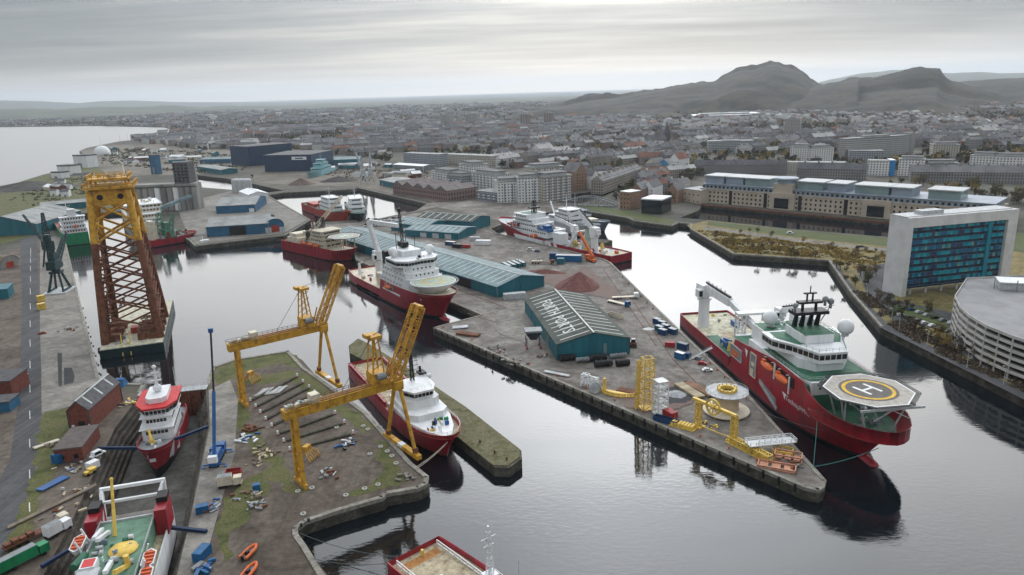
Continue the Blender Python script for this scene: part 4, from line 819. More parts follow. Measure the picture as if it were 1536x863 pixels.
def grey_ships():
    s = Ship('naval_ship', 'blue grey ship with low bow behind the striped vessel', gw(838, 330), gw(907, 348), 15, [(0, 7), (.6, 7), (1, 10)], rake=6, hullm=m_bgrey, deckm=m_grey, bow_from=.5)
    L = s.L; simple_top(s, [(L * .2, L * .62, 6, 6, 10), (L * .28, L * .55, 5.5, 10, 14)], m_bgrey); s.mast(L * .38, 0, 14, 28, m_lgrey, ((22, 3),)); b = MB(); b.box(L * .45, L * .8, -4, 4, 7, 9); s.p('hatch', b, m_cream)
    s = Ship('landing_ship', 'white and grey ship lying between striped vessel and blue grey ship', gw(812, 336), gw(893, 358), 17, [(0, 8), (.7, 9), (1, 12)], rake=4, hullm=m_lgrey, deckm=m_grey, bow_from=.6)
    L = s.L; simple_top(s, [(L * .3, L * .7, 7.5, 8, 13), (L * .4, L * .68, 7, 13, 17), (L * .46, L * .64, 6.4, 17, 20)], m_white); s.mast(L * .5, 0, 20, 33, m_white, ((27, 4),)); b = MB(); b.bar((L * .3, 0, 8), (L * .12, 4, 22), 1.2); s.p('crane_boom', b, m_white); clutter(s.root, 'fitting', L * .04, L * .3, -7, 7, 7, 14, [m_white, m_cream, m_lgrey], 3.5, 61, 4); clutter(s.root, 'fitting', L * .72, L * .9, -5, 5, 9, 8, [m_lgrey, m_white], 3, 62, 2.5)
    a, b_ = G(862, 370, 0), G(908, 374, 0); s = MB(); l = (b_ - a).length; s.box(0, l, 0, 14, -1, 4.2); s.box(.6, l - .6, .6, 13.4, 4.2, 4.6)
    t = thing('pontoon', 'dark pontoon with a row of openings beside the striped vessel stern', 'pontoon', (a.x, a.y, 0), ang(a, b_)); s.build('float', m_quay, t)
    for i in range(9): put('fender', MB().box(-.9, .9, -.15, .0, 0, 2.2).mesh('fender', m_black), t, (l * (i + .7) / 9.6, -.02, 1.2))
grey_ships()
def drydock_ships():
    s = Ship('tug', 'red and white tug with red bridge roof standing in the dry dock', (-138.5, 268), (-125.6, 226), 13, [(0, 5.5), (.4, 5.2), (.7, 7), (1, 9.5)], rake=4, fine=1.8, full=3.6, bow_from=.45, z0=-3.2, draft=3.6, boot=0.05, deckm=m_grey, stern_w=.8, cat='tug')
    L = s.L; mr = mat('bright red paint', (0.55, 0.03, 0.035), .45)
    simple_top(s, [(12, 33, 5.2, 5, 10.4), (13, 31, 4.9, 10.4, 14)], m_white, front=1.5)
    bp = [(12, -6.2), (25, -6.2), (30.5, -3.4), (30.5, 3.4), (25, 6.2), (12, 6.2)]; br = s.p('wheelhouse', MB().prism(bp, 14, 17), m_white)
    for a, b, n in zip(bp, bp[1:], (4, 3, 5, 3, 4)): s.panes(br, a, b, 14.8, 16.3, n, .25)
    rf = MB(); rf.prism([(x + (.9 if x > 20 else -.5), y * 1.12) for x, y in bp], 17, 17.7); rf.build('roof', mr, br); ru = s.house('roof_house', 14, 27, 3.6, 17.7, 19.6, m_white, 2, 1.5)
    b = MB(); b.cyl((20, 0, 19.6), (20, 0, 29), .8, .25, 8); b.ball((20, 0, 21), 1.6, 10); b.bar((20, -1.8, 24), (20, 1.8, 24), .5); b.bar((20, -1.3, 27), (20, 1.3, 27), .4); b.ball((20, 0, 29.3), .8, 8); s.p('mast', b, m_white)
    for y in (-5.6, 5.6): b = MB(); b.cyl((16, y, 17.7), (16, y, 27), .1, n=5); s.p('antenna', b, m_lgrey)
    for u in (.70, .84): b = MB(); x = L * u; zt = s.deckz(u); b.add([(x + dx, (s.side(x + dx, z) + .07), z) for dx, z in ((-2, 0.2), (1.6, 1.2), (1.6, zt - .3), (-2, zt - .5))], [(0, 3, 2, 1)]); s.p('white_stripe', b, m_white); b = MB(); b.add([(x + dx, -(s.side(x + dx, z) + .07), z) for dx, z in ((-2, 0.2), (1.6, 1.2), (1.6, zt - .3), (-2, zt - .5))], [(0, 1, 2, 3)]); s.p('white_stripe', b, m_white)
    b = MB(); b.cyl((36.5, -1.5, 6), (36.5, -1.5, 8.2), 1.1, .9, 10); b.bar((36.5, -1.5, 8.2), (40, -1, 9.5), .7); b.bar((36.5, -1.5, 8.4), (34, -2.4, 11), .8); s.p('deck_crane', b, m_lyellow); clutter(s.root, 'fitting', 34, 46, -3.6, 3.6, 6.2, 14, [m_grey, m_lgrey, m_white, m_bgrey], 2, 71, 1.4); clutter(s.root, 'fitting', 2, 12, -4.5, 4.5, 4.4, 8, [m_grey, m_rust, m_lgrey], 2.2, 72, 1.6)
    b = MB(); b.add([(L + 2.6, -1.0, 4.2), (L + 2.6, 1.0, 4.2), (L + 3.0, 1.0, 5.6), (L + 3.0, -1.0, 5.6)], [(0, 1, 2, 3)]); s.p('bow_badge', b, m_white)
    s = Ship('research_ship', 'green decked ship with red side funnels and white stern gantry in the dry dock', (-109, 183), (-84, 98), 19, [(0, 9), (1, 10.5)], rake=5, hullm=m_white, deckm=m_deckw, z0=-2, draft=4, bow_from=.7, stern_w=.95, bulw=1.2)
    L = s.L; b = MB(); b.box(10.5, 62, -6.6, 6.6, 7.8, 13); dh = s.p('deckhouse', b, m_sgreen2); b = MB(); b.box(10.2, 10.8, -6.9, 6.9, 13, 13.5); b.rail([(10.6, -6.6, 13.1), (62, -6.6, 13.1)], 1, .1); b.rail([(10.6, 6.6, 13.1), (62, 6.6, 13.1)], 1, .1); b.build('deck_edge', m_lgrey, dh)
    for sg in (-1, 1):
        b = MB(); b.prism([(4.5, sg * 8.4 - 1.5), (13, sg * 8.4 - 1.5), (13, sg * 8.4 + 1.5), (4.5, sg * 8.4 + 1.5)], 7.8, 15.5); f = s.p('funnel', b, m_red); b = MB(); b.prism([(4.7, sg * 8.4 - 1.4), (8.8, sg * 8.4 - 1.4), (8.8, sg * 8.4 + 1.4), (4.7, sg * 8.4 + 1.4)], 15.5, 17); b.build('funnel_top', m_black, f)
        b = MB(); b.bar((3, sg * 8, 7.5), (.5, sg * 8, 18), .9, 1.1); b.bar((8, sg * 6.8, 12), (2.5, sg * 7.8, 18), .6); s.p('gantry_leg', b, m_white)
    b = MB(); b.bar((.5, -8.4, 18), (.5, 8.4, 18), .9); b.bar((4.6, -7, 16.0), (4.6, 7, 16.0), .7); b.bar((.5, -8, 18), (4.6, -7, 16), .6); b.bar((.5, 8, 18), (4.6, 7, 16), .6); s.p('gantry_beam', b, m_white)
    b = MB(); b.cyl((18, -1.8, 13), (12, -1.8, 26), .5, .35, 8); b.ball((11.9, -1.8, 26.3), .5, 8); s.p('signal_mast', b, m_lyellow); b = MB(); b.lathe([(.01, 1.0), (2.2, .9), (3.4, .3), (3.5, 0)], (25.5, 1.6, 13.2), 20); s.p('yellow_cover', b, m_lyellow, smooth=True)
    for (x, y) in ((20, -9.8), (33, 8.8), (40, 9.2)):
        b = MB(); pl = [(x - 4.2, y), (x - 2.6, y - 1.5), (x + 2.6, y - 1.5), (x + 4.2, y), (x + 2.6, y + 1.5), (x - 2.6, y + 1.5)]; b.prism([((px_ - x) * .75 + x, (py_ - y) * .7 + y) for px_, py_ in pl], 12.4, 14.2, top=pl); o = s.p('lifeboat', b, m_orange if False else m_white)
        b = MB(); b.prism([((px_ - x) * .86 + x, (py_ - y) * .82 + y) for px_, py_ in pl], 14.21, 14.28); b.build('boat_interior', m_red2, o); b = MB()
        for k in (-2.4, -.9, .6, 2.1): b.box(x + k, x + k + .5, y - 1.1, y + 1.1, 14.3, 14.5)
        b.build('thwart', m_orange, o)
        sg = 1 if y > 0 else -1; d = MB(); d.bar((x - 3, y - sg * 2.2, 10), (x - 3, y - sg * .3, 16.2), .4); d.build('davit', m_white, o); d = MB(); d.bar((x + 3, y - sg * 2.2, 10), (x + 3, y - sg * .3, 16.2), .4); d.build('davit', m_white, o)
    for (p, q) in (((16, -3.6, 13.4), (22, -4.8, 15)), ((14, -5.6, 13.4), (21, -5.8, 15)), ((30, 0, 13.5), (38, .4, 15.5))): b = MB(); b.bar(p, q, 1.0, .9); s.p('deck_beam', b, m_white)
    b = MB(); b.bar((33, 4, 13.2), (41, 3.2, 17), .8, 1.0); b.cyl((33, 4, 13), (33, 4, 16), .7, n=8); s.p('deck_crane', b, m_lyellow); b = MB(); b.box(30, 34, -6.2, -2.8, 13, 15.2); s.p('deck_cabin', b, m_white); b = MB(); b.box(30.4, 33.6, -5.8, -3.2, 15.22, 15.3); s.p('cabin_roof', b, mr); b = MB(); b.cyl((26, -6.8, 14), (31, -8.2, 14), 1.0, n=12); s.p('cable_drum', b, m_sgreen); b = MB(); b.box(34, 46, -6.4, -1.5, 13, 14.8); s.p('deck_cabin', b, m_lgrey)
    clutter(s.root, 'fitting', 20, 44, -6, 6, 13, 24, [m_white, m_lgrey, m_sgreen, m_grey, m_bgrey], 1.8, 73, 1.6); clutter(s.root, 'fitting', 1, 10, -6, 6, 7.8, 12, [m_lgrey, m_black, m_rust, m_grey, m_white], 2.2, 74, 2.2); clutter(s.root, 'fitting', 14, 45, -9, -7, 9, 14, [m_sgreen, m_grey, m_lgrey, m_white], 2, 75, 3)
m_sgreen2 = mat('faded green deck', (0.13, 0.24, 0.17), .75, .22, .4)
drydock_ships()
def near_ships():
    s = Ship('workboat', 'red vessel with orange timber deck and white rails at the bottom edge', gw(622, 838, 2), (14, 117), 17, [(0, 5), (1, 8)], rake=4, bow_from=.7, deckm=m_deckw, stern_w=.97, bulw=1.6)
    mt = mat('orange timber', (0.34, 0.16, 0.05), .85, .3, .8, col2=(0.20, 0.08, 0.03)); b = MB()
    for i in range(9): o = MB(); o.box(2 + i * 3.1, 2 + i * 3.1 + 2.95, -5.6, 5.6, 3.5, 3.62); s.p('deck_plank', o, mt)
    for sg in (-1, 1): b = MB(); b.rail([(1.5, sg * 6.3, 3.4), (30, sg * 6.3, 3.4)], 2.0, .22, 2.4); s.p('cargo_rail', b, m_white)
    b = MB()
    for i in range(3): b.cyl((15 + i * .9, -4.4, 4.9), (15 + i * .9, -1.6, 4.9), 1.2, n=12)
    b.box(13.5, 18, -4.6, -1.4, 3.6, 4.0); s.p('white_tank_rack', b, m_white); b = MB(); b.cyl((2.4, 1, 3.6), (2.4, 1, 5.4), .5, .4, 8); s.p('bollard', b, m_lyellow); b = MB(); b.ball((12, 1.5, 3.3), 1.8, 10, .25); s.p('sand_heap', b, m_cream)
    s = Ship('survey_boat', 'vessel with white lattice mast at the bottom edge', gw(720, 925, 0), gw(800, 1000, 0), 9, [(0, 4), (1, 6)], rake=3, hullm=m_white, bow_from=.5, cat='boat')
    h = s.house('wheelhouse', 2, 12, 3.2, 3, 10.5, m_white, 1.5, 1); s.panes(h, (12, -2.2), (12, 2.2), 8.8, 9.9, 5, .2); b = MB(); b.lattice((5, 0, 10.5), (5, 0, 25.5), 1.5, .7, 9, .2, .13); b.box(3.6, 6.4, -1.6, 1.6, 14.5, 14.8); b.bar((5, -2, 24), (5, 2, 24), .2); b.bar((5, -1.4, 22), (5, 1.4, 22), .25); b.cyl((5, 0, 25.5), (5, 0, 27), .3, n=6); b.rail([(3.4, -2.6, 12.4), (8, -2.6, 12.4), (8, 2.6, 12.4), (3.4, 2.6, 12.4)], 1.4, .1, 1.2, True); b.box(3, 8, -2.4, 2.4, 10.4, 12); s.p('mast', b, m_white); s.dome(8.5, 3.6, 10.5, .8, ped=1.8)
    for y in (-3, 4.4): b = MB(); b.cyl((10, y, 10.4), (10, y, 19), .08, n=5); s.p('antenna', b, m_lgrey)
near_ships()
def head_ships():
    s = Ship('coaster', 'green hulled coaster with white deckhouse at the head of the left dock', gw(117, 368), gw(92, 332), 21, [(0, 11), (.3, 10), (1, 12)], rake=5, hullm=m_green, deckm=m_red2, bow_from=.75, stern_w=.9, boot=.6)
    for (x0, x1, hw, z0, z1) in ((3, 18, 9.5, 9.8, 14), (4, 17, 9, 14, 17.5), (5, 16, 8.5, 17.5, 21), (6, 14, 9.5, 21, 24.5)): h = s.house('accommodation', x0, x1, hw, z0, z1, m_white); s.panes(h, (x0, hw - 1), (x0, -hw + 1), z1 - 2.2, z1 - .8, 8, 1.0); r = MB(); r.rail([(x0, -hw, z1), (x0, hw, z1)], 1.2, .1); r.box(x0 - .8, x1, -hw - .6, hw + .6, z1 - .1, z1 + .2); r.build('roof', m_white, h)
    b = MB(); b.box(7, 13, -3, 3, 24.5, 31); s.p('funnel', b, m_white); s.mast(10, 3, 24, 40, m_white, ((34, 3),)); s.lifeboat(3, -1, 15, 7); b = MB(); b.box(24, 70, -8, 8, 10, 13); s.p('hatch_cover', b, m_grey); s.crane(22, -6, 10, 10, 1.6, (48, -6, 22), m_white)
    s = Ship('accommodation_ship', 'cream white ship with stacked terraces below the silos', gw(226, 352), gw(200, 322), 26, [(0, 9), (1, 10)], rake=2, hullm=m_cream, deckm=m_cream, bow_from=.8)
    for i, (x0, x1, hw, z0, z1) in enumerate(((6, 70, 12, 9, 14), (10, 70, 12.5, 14, 18), (22, 70, 14, 18, 22), (24, 68, 16, 22, 25.5))): h = s.house('accommodation', x0, x1, hw, z0, z1, m_cream if i else m_white); s.panes(h, (x0, hw - 1), (x0, -hw + 1), z1 - 2.4, z1 - 1.0, 9, 1.0); s.panes(h, (x0, -hw), (x1, -hw), z1 - 2.4, z1 - 1.0, 12, 2.0); r = MB(); r.box(x0 - .6, x1 + .6, -hw - .6, hw + .6, z1 - .1, z1 + .25); r.rail([(x1, -hw, z1), (x0, -hw, z1), (x0, hw, z1)], 1.2, .1); r.build('roof', m_white, h)
    b = MB(); b.box(3, 8, 4, 10, 9, 26); s.p('stair_tower', b, m_cream); clutter(s.root, 'fitting', 26, 66, -12, 12, 25.6, 16, [m_white, m_cream, m_lgrey], 4, 81, 3)
    s = Ship('drill_ship', 'rusty red vessel with green deck machinery before the conveyor', gw(222, 371), gw(287, 360), 17, [(0, 6.5), (.5, 6), (1, 8)], rake=5, hullm=m_red, deckm=m_rust, bow_from=.66)
    L = s.L; mg = mat('faded green machinery', (0.10, 0.24, 0.17), .7, .3)
    b = MB(); b.lattice((L * .3, 0, 6), (L * .36, 0, 28), 7, 3, 8, .5, .3); s.p('derrick', b, mg); b = MB(); b.lattice((L * .5, -3, 6), (L * .62, -3, 26), 4, 2, 8, .45, .3); s.p('derrick', b, mg); b = MB(); b.box(L * .36, L * .56, -6, 6, 6, 13); b.box(L * .4, L * .52, -4, 4, 13, 19); s.p('machinery_house', b, mg); b = MB(); b.box(L * .05, L * .2, -6, 6, 6, 18); b.box(L * .07, L * .18, -5, 5, 18, 22); s.p('accommodation', b, m_cream)
    clutter(s.root, 'fitting', 4, L * .9, -7, 7, 5.5, 46, [m_cream, m_rust, mg, m_lgrey, m_red, m_white], 3.8, 82, 5)
    s = Ship('pilot_boat', 'small red boat with white cabin at the blue shed quay', gw(296, 371), gw(330, 366), 6.5, [(0, 3), (1, 4)], rake=1.5, hullm=m_red2, bow_from=.5, cat='boat', draft=1.5); h = s.house('cabin', 3, 10, 2, 2, 5.4, m_white); s.panes(h, (10, -1.6), (10, 1.6), 4, 5, 3, .2); s.mast(5, 0, 5.4, 9, m_white)
head_ships()
# ---------------------------------------------------------------- jacket, barge and cranes
def jacket():
    FL, FR, BL, BR = G(148, 526, 5), G(250, 512, 5), G(131, 448, 5), G(229, 441, 5)
    JR = R(21); t = thing('barge', 'dark green deck barge carrying the tall yellow and brown jacket', 'barge', (FL.x, FL.y, 0), JR); w = 28.5; l = 84
    b = MB(); b.box(0, w, 0, l, -1, 4.6); b.build('float', mat('dark green hull', (0.008, 0.028, 0.032), .5, .3), t); b = MB(); b.box(.3, w - .3, .3, l - .3, 4.6, 5.0); b.build('deck', m_deckb, t)
    for i in range(8): put('tyre_fender', MB().cyl((0, 0, 0), (-1.2, 0, 0), 1.6, n=12).mesh('tyre_fender', m_black), t, (-.05, 6 + i * 14, 3))
    b = MB(); b.bar((10, -.4, .5), (10, 3, 11), .4); b.build('yellow_ladder', m_lyellow, t); b = MB(); b.bar((13.6, -.4, .5), (13.6, 3, 11), .4); b.build('yellow_ladder', m_lyellow, t)
    clutter(t, 'fitting', 6, w - 6, 2, 36, 5, 16, [m_deckw, m_rust, m_cream, m_grey], 3, 91, 1.6)
    b = MB(); b.box(w * .42, w * .54, 22, 27, 5, 8); b.build('red_hut', m_red2, t)
    for k in range(3):   # sea fastening beams
        b = MB(); y = 8 + k * 11; b.box(w - 12, w - .5, y, y + 5, 5, 8); b.lattice((w - 12, y + 2.5, 8), (w - 1, y + 2.5, 9), 4, 3, 4, .5); b.build('grillage', m_rust, t)
        b = MB(); b.box(.5, 9, y + 3, y + 7, 5, 8.4); b.build('grillage', m_rust, t)
    # the jacket itself: four legs, braces, yellow upper part, platform
    bl, bw, h0 = (2.2, 22.0), (w - 2.2, w * .86), 5.0; zt = 83.0
    j = thing('jacket', 'tall lattice jacket, yellow above and rust brown below, standing on the barge', 'platform jacket', (FL.x, FL.y, 0), JR)
    base = [Vector((1.8, 9, 8)), Vector((w - 1.8, 9, 8)), Vector((w - 1.8, 46, 8)), Vector((1.8, 46, 8))]; cx = w * .50; top = [Vector((cx - 9, 21, zt)), Vector((cx + 7, 21, zt)), Vector((cx + 7, 35, zt)), Vector((cx - 9, 35, zt))]
    zy = 54.0; P = lambda i, z: base[i].lerp(top[i], (z - 8) / (zt - 8))
    for i in range(4):
        b = MB(); b.cyl(P(i, 5), P(i, zy), 1.75 if i < 2 else 1.6, n=14); b.build('lower_leg', m_rust, j, smooth=False); b = MB(); b.cyl(P(i, zy), P(i, zt - 4), 1.8, 1.6, 14); b.build('upper_leg', m_yellow, j)
        for k in range(2):  # pile sleeves beside the lower legs
            sgn = 1 if i in (0, 3) else -1; o = Vector((sgn * (2.7 + 1.4 * k) * (0.5), (2.6 if i < 2 else -2.6) * (k + .3), 0)); b = MB(); b.cyl(P(i, 5) + o, P(i, 36 - 8 * k) + o, .7, n=8); b.build('pile_sleeve', m_rust, j)
    zs = [10, 18.8, 27.6, 36.4, 45.2, 54, 64, 74]
    for i in range(4):
        k = (i + 1) % 4
        for za, zb in zip(zs, zs[1:]):
            mm = m_yellow if za >= 53 else m_rust; r = .62 if za >= 53 else .5
            b = MB(); b.cyl(P(i, za), P(k, zb), r, n=8); b.build('brace', mm, j); b = MB(); b.cyl(P(k, za), P(i, zb), r, n=8); b.build('brace', mm, j)
            if za < 45: b = MB(); b.cyl(P(i, za + 4), P(k, zb + 4), .4, n=6); b.build('brace', mm, j)
    b = MB(); b.box(cx - 9.5, cx + 7.5, 19.6, 21, 72, 80); hd = b.build('head_plate', m_yellow, j)
    for x in (cx - 5, cx + 4): b = MB(); b.cyl((x, 19.5, 76), (x, 19.7, 76), 1.4, n=16); b.build('lifting_hole', m_black, hd)
    b = MB(); b.box(cx - 9.5, cx + 7.5, 34.6, 36, 72, 80); b.build('head_plate', m_yellow, j)
    b = MB(); b.box(cx - 11.5, cx + 10.5, 17, 39, 80, 81.2); b.rail([(cx - 11.5, 17, 81.2), (cx + 10.5, 17, 81.2), (cx + 10.5, 39, 81.2), (cx - 11.5, 39, 81.2)], 1.6, .28, 2.4, True); b.build('lower_platform', m_yellow, j)
    b = MB(); b.box(cx - 9.5, cx + 8.5, 19, 37, 84, 85); b.rail([(cx - 9.5, 19, 85), (cx + 8.5, 19, 85), (cx + 8.5, 37, 85), (cx - 9.5, 37, 85)], 1.6, .28, 2.4, True)
    for x, y in ((cx - 8, 21), (cx + 7, 21), (cx - 8, 35), (cx + 7, 35)): b.bar((x, y, 81.2), (x, y, 84), .9)
    b.build('upper_platform', m_yellow, j); b = MB(); b.tube([(cx + 6, 30, 85), (cx + 6, 30, 91), (cx + 4.5, 29, 92.5)], .35); b.build('davit', m_white, j); clutter(j, 'fitting', cx - 7, cx + 5, 22, 34, 85, 8, [m_yellow, m_lyellow, m_lgrey], 2.6, 92, 1.6)
jacket()
def gantry_crane(A, B, boom_top, label, boom_len):
    "shipyard gantry: plate girder on one wide and one lattice leg pair, A-frame top and raised lattice jib"
    A, B = Vector(A), Vector(B); t = thing('gantry_crane', label, 'crane', (A.x, A.y, 4), ang(A, B), 'yellow gantry cranes'); w = (B - A).length; H = 22.4
    for k, (x0, x1) in enumerate(((-9, w + .5),)):
        b = MB(); b.box(x0 + 9 - 3, x1 + 1, -1.6, 1.6, H + .5, H + 3.2); b.box(x0 + 9 - 3, x1 + 1, -1.9, 1.9, H + 3.2, H + 3.4); gd = b.build('girder', m_yellow, t)
        r = MB(); r.rail([(-3, -1.8, H + 3.4), (w - 2, -1.8, H + 3.4)], 1.3, .12, 2); r.build('walkway_rail', m_yellow, gd); r = MB(); r.rail([(-3, 1.8, H + 3.4), (w - 2, 1.8, H + 3.4)], 1.3, .12, 2); r.build('walkway_rail', m_rust, gd); r = MB(); r.box(1, w - 4, -1.3, 1.3, H + 3.4, H + 3.6); r.build('walkway', m_rust, gd)
        for i in range(7): s_ = MB(); x = 2 + i * (w - 3) / 7; s_.box(x, x + .3, -1.72, -1.58, H + .5, H + 3.2); s_.build('stiffener', m_yellow, gd)
    for sg in (-1, 1):   # land-side legs
        b = MB(); b.bar((0, sg * 2.4, .8), (0, sg * 1.1, H + .6), 1.3, 1.0); b.build('leg', m_yellow, t)
        b = MB(); b.cyl((w, sg * 9.5, 1.0), (w, sg * 1.6, H + 1), .6, .68, 10); b.build('leg', m_yellow, t); b = MB(); b.cyl((w, sg * 9.2, 2), (w, sg * 8.9, 3.4), .98, n=10); b.build('leg_collar', m_rust, t)
    b = MB(); b.bar((0, -4, .7), (0, 4, .7), 1.2, 1.4); b.build('bogie', m_yellow, t)
    b = MB(); b.box(w - .9, w + .9, -11.5, 11.5, .2, 1.7); b.build('sill_beam', m_yellow, t); b = MB(); b.box(w - .95, w + .95, -1.4, 1.4, .7, 1.75); b.build('sill_plate', m_white, t)
    for i in range(4): b = MB(); z = 5 + 5 * i; b.bar((0, -2.2 + .25 * i, z), (0, 2.2 - .25 * i, z), .5); b.build('leg_tie', m_yellow, t)
    b = MB(); b.rail([(.9, 0, 1), (.9, .2, 10)], .1, .1, 1); b.bar((1.1, -.8, 1), (1.1, -.8, H), .14); b.bar((1.1, .8, 1), (1.1, .8, H), .14)
    for i in range(22): b.bar((1.1, -.8, 1.4 + i), (1.1, .8, 1.4 + i), .1)
    b.build('ladder', m_yellow, t)
    # machinery on the land end, tower and jib over the quay end
    r = random.Random(int(w * 7 + A.x)); 
    for i in range(10): b = MB(); x = -2.4 + i * .9; b.cyl((x, -1.1 + .9 * (i % 3), H + 4.3), (x + .8, -1.1 + .9 * (i % 3), H + 4.3), .7, n=10) if i % 2 else b.box(x, x + .8, -1.2, .4, H + 3.6, H + 4.8); b.build('winch', [m_lgrey, m_hgreen, m_grey, m_cream][i % 4], t)
    b = MB(); b.box(5.6, 8.4, -1.6, 1.6, H + 3.5, H + 6.2); b.build('motor_hut', m_cream, t); x = w - 8; b = MB(); b.box(x - 1.5, x + 3.4, -2.6, 2.6, H + 3.4, H + 7.6); b.build('winch_house', m_yellow, t); b = MB(); b.cyl((x - .5, -3.0, H + 6.6), (x + 2.4, -3.0, H + 6.6), 1.1, n=10); b.build('winch_drum', m_grey, t)
    b = MB()
    for sx in (-1.2, 2.6):
        for sy in (-2.0, 2.0): b.bar((x + sx, sy, H + 7.6), (x + .7 + (sx - .7) * .45, sy * .7, H + 19), .45)
    for i in range(4): z = H + 9 + i * 2.6; b.bar((x - 1, -1.9, z), (x + 2.4, -1.9, z + 1.6), .25); b.bar((x - 1, 1.9, z), (x + 2.4, 1.9, z + 1.6), .25)
    b.box(x - 1.2, x + 2.8, -2.4, 2.4, H + 19, H + 20); b.box(x - 2.2, x - .8, -1.6, 1.6, H + 19.4, H + 20.6); b.build('a_frame', m_yellow, t)
    p0 = Vector((w - 1, 0, H + 3.4)); p1 = Vector((w - 1 + boom_len * math.cos(R(boom_top)), 0, H + 3.4 + boom_len * math.sin(R(boom_top))))
    for sg in (-1, 1): b = MB(); o = Vector((0, sg * 1.75, 0)); b.lattice(p0 + o, p1 + o, 1.3, 1.3, 13, .34, .2, h0=2.6, h1=2.6); b.build('jib', m_yellow, t)
    for i in range(8): b = MB(); c = p0.lerp(p1, (i + .5) / 8); b.bar(c + Vector((0, -2.2, 0)), c + Vector((0, 2.2, 0)), .3); b.build('jib_tie', m_yellow, t)
    b = MB(); b.bar(p1 + Vector((0, -2.6, 0)), p1 + Vector((0, 2.6, 0)), 1.2); b.build('jib_head', m_yellow, t)
    b = MB(); q = Vector((x + .7, 0, H + 20)); b.cyl(q, p1.lerp(p0, .12), .09, n=5); b.build('stay_rope', m_black, t); b = MB(); b.cyl(q, (x - 12, 0, H + 3.6), .08, n=5); b.build('stay_rope', m_black, t)
    b = MB(); b.bar((w - 3.5, -1.4, H + 3.4), (w - 1, -1.8, H + 10), .4); b.bar((w - 3.5, 1.4, H + 3.4), (w - 1, 1.8, H + 10), .4); b.build('jib_prop', m_yellow, t)
    b = MB(); b.box(w - 2.6, w + .6, -3.4, -1.9, H + .2, H + 3.0); b.build('operator_cab', m_yellow, t)
CRA = (G(452, 727), (G(618, 690) + G(585, 655)) / 2)
gantry_crane(CRA[0], G(603, 672), 64, 'yellow gantry crane nearest the camera, its girder reaching to the supply vessel', 25)
gantry_crane(G(366, 607), G(493, 571), 64, 'yellow gantry crane standing further back on the slab rows', 25)
def portal_crane():
    c = G(90, 436); t = thing('portal_crane', 'dark blue green portal jib crane on the left quay', 'crane', c, R(100)); t.scale = (.8, .8, .78); m = mat('dark sea green paint', (0.02, 0.05, 0.055), .6, .3)
    for sx in (-1, 1):
        for sy in (-1, 1): b = MB(); b.bar((sx * 7, sy * 5.5, 0), (sx * 2.6, sy * 2.6, 15), 1.4); b.build('leg', m, t)
    for sy in (-1, 1): b = MB(); b.box(-8, 8, sy * 5.5 - .8, sy * 5.5 + .8, .2, 1.8); b.build('bogie', m, t)
    b = MB(); b.box(-4, 4, -4, 4, 15, 17); b.cyl((0, 0, 17), (0, 0, 19), 3.2, n=16); b.build('turntable', m, t); b = MB(); b.box(-8, 5, -3.4, 3.4, 19, 26); b.box(-5, 2, -2.4, 2.4, 26, 32); b.build('machinery_house', m, t); b = MB(); b.lattice((-2, 0, 26), (-4, 0, 46), 4.6, 2.0, 6, .7, .4); b.box(-6, -1, -2, 2, 45, 48); b.build('tower', m, t)
    b = MB(); b.lattice((5, -1.4, 24), (40, 3, 41), 2.4, 1.2, 14, .4, .25); b.build('jib', m, t); b = MB(); b.lattice((5, 1.8, 24), (38, 6, 38), 1.6, .8, 14, .3, .2); b.build('jib', m, t); b = MB(); b.cyl((-4, 0, 47), (40, 3, 41), .12, n=5); b.build('stay_rope', m_black, t); b = MB(); b.box(4, 7, -3.4, -1, 19.5, 23); b.build('operator_cab', m, t)
    b = MB(); b.box(-12, 10, -9, 9, 0, .6); s_ = b.build('plinth', m_lgrey, t)
    c = G(78, 400); t = thing('portal_crane', 'second dark green crane behind, lattice jib leaning left over the road', 'crane', c, R(150)); t.scale = (.75, .75, .72)
    for sx in (-1, 1):
        for sy in (-1, 1): b = MB(); b.bar((sx * 6, sy * 5, 0), (sx * 2.4, sy * 2.4, 18), 1.3); b.build('leg', m, t)
    b = MB(); b.box(-6, 5, -3.4, 3.4, 18, 27); b.box(-4, 2, -2.4, 2.4, 27, 36); b.build('machinery_house', m, t); b = MB(); b.lattice((-1, 0, 34), (-2, 0, 56), 4, 1.6, 7, .6, .35); b.build('tower', m, t); b = MB(); b.lattice((4, 0, 24), (34, 0, 52), 2.2, 1.2, 13, .4, .25); b.build('jib', m, t)
portal_crane()
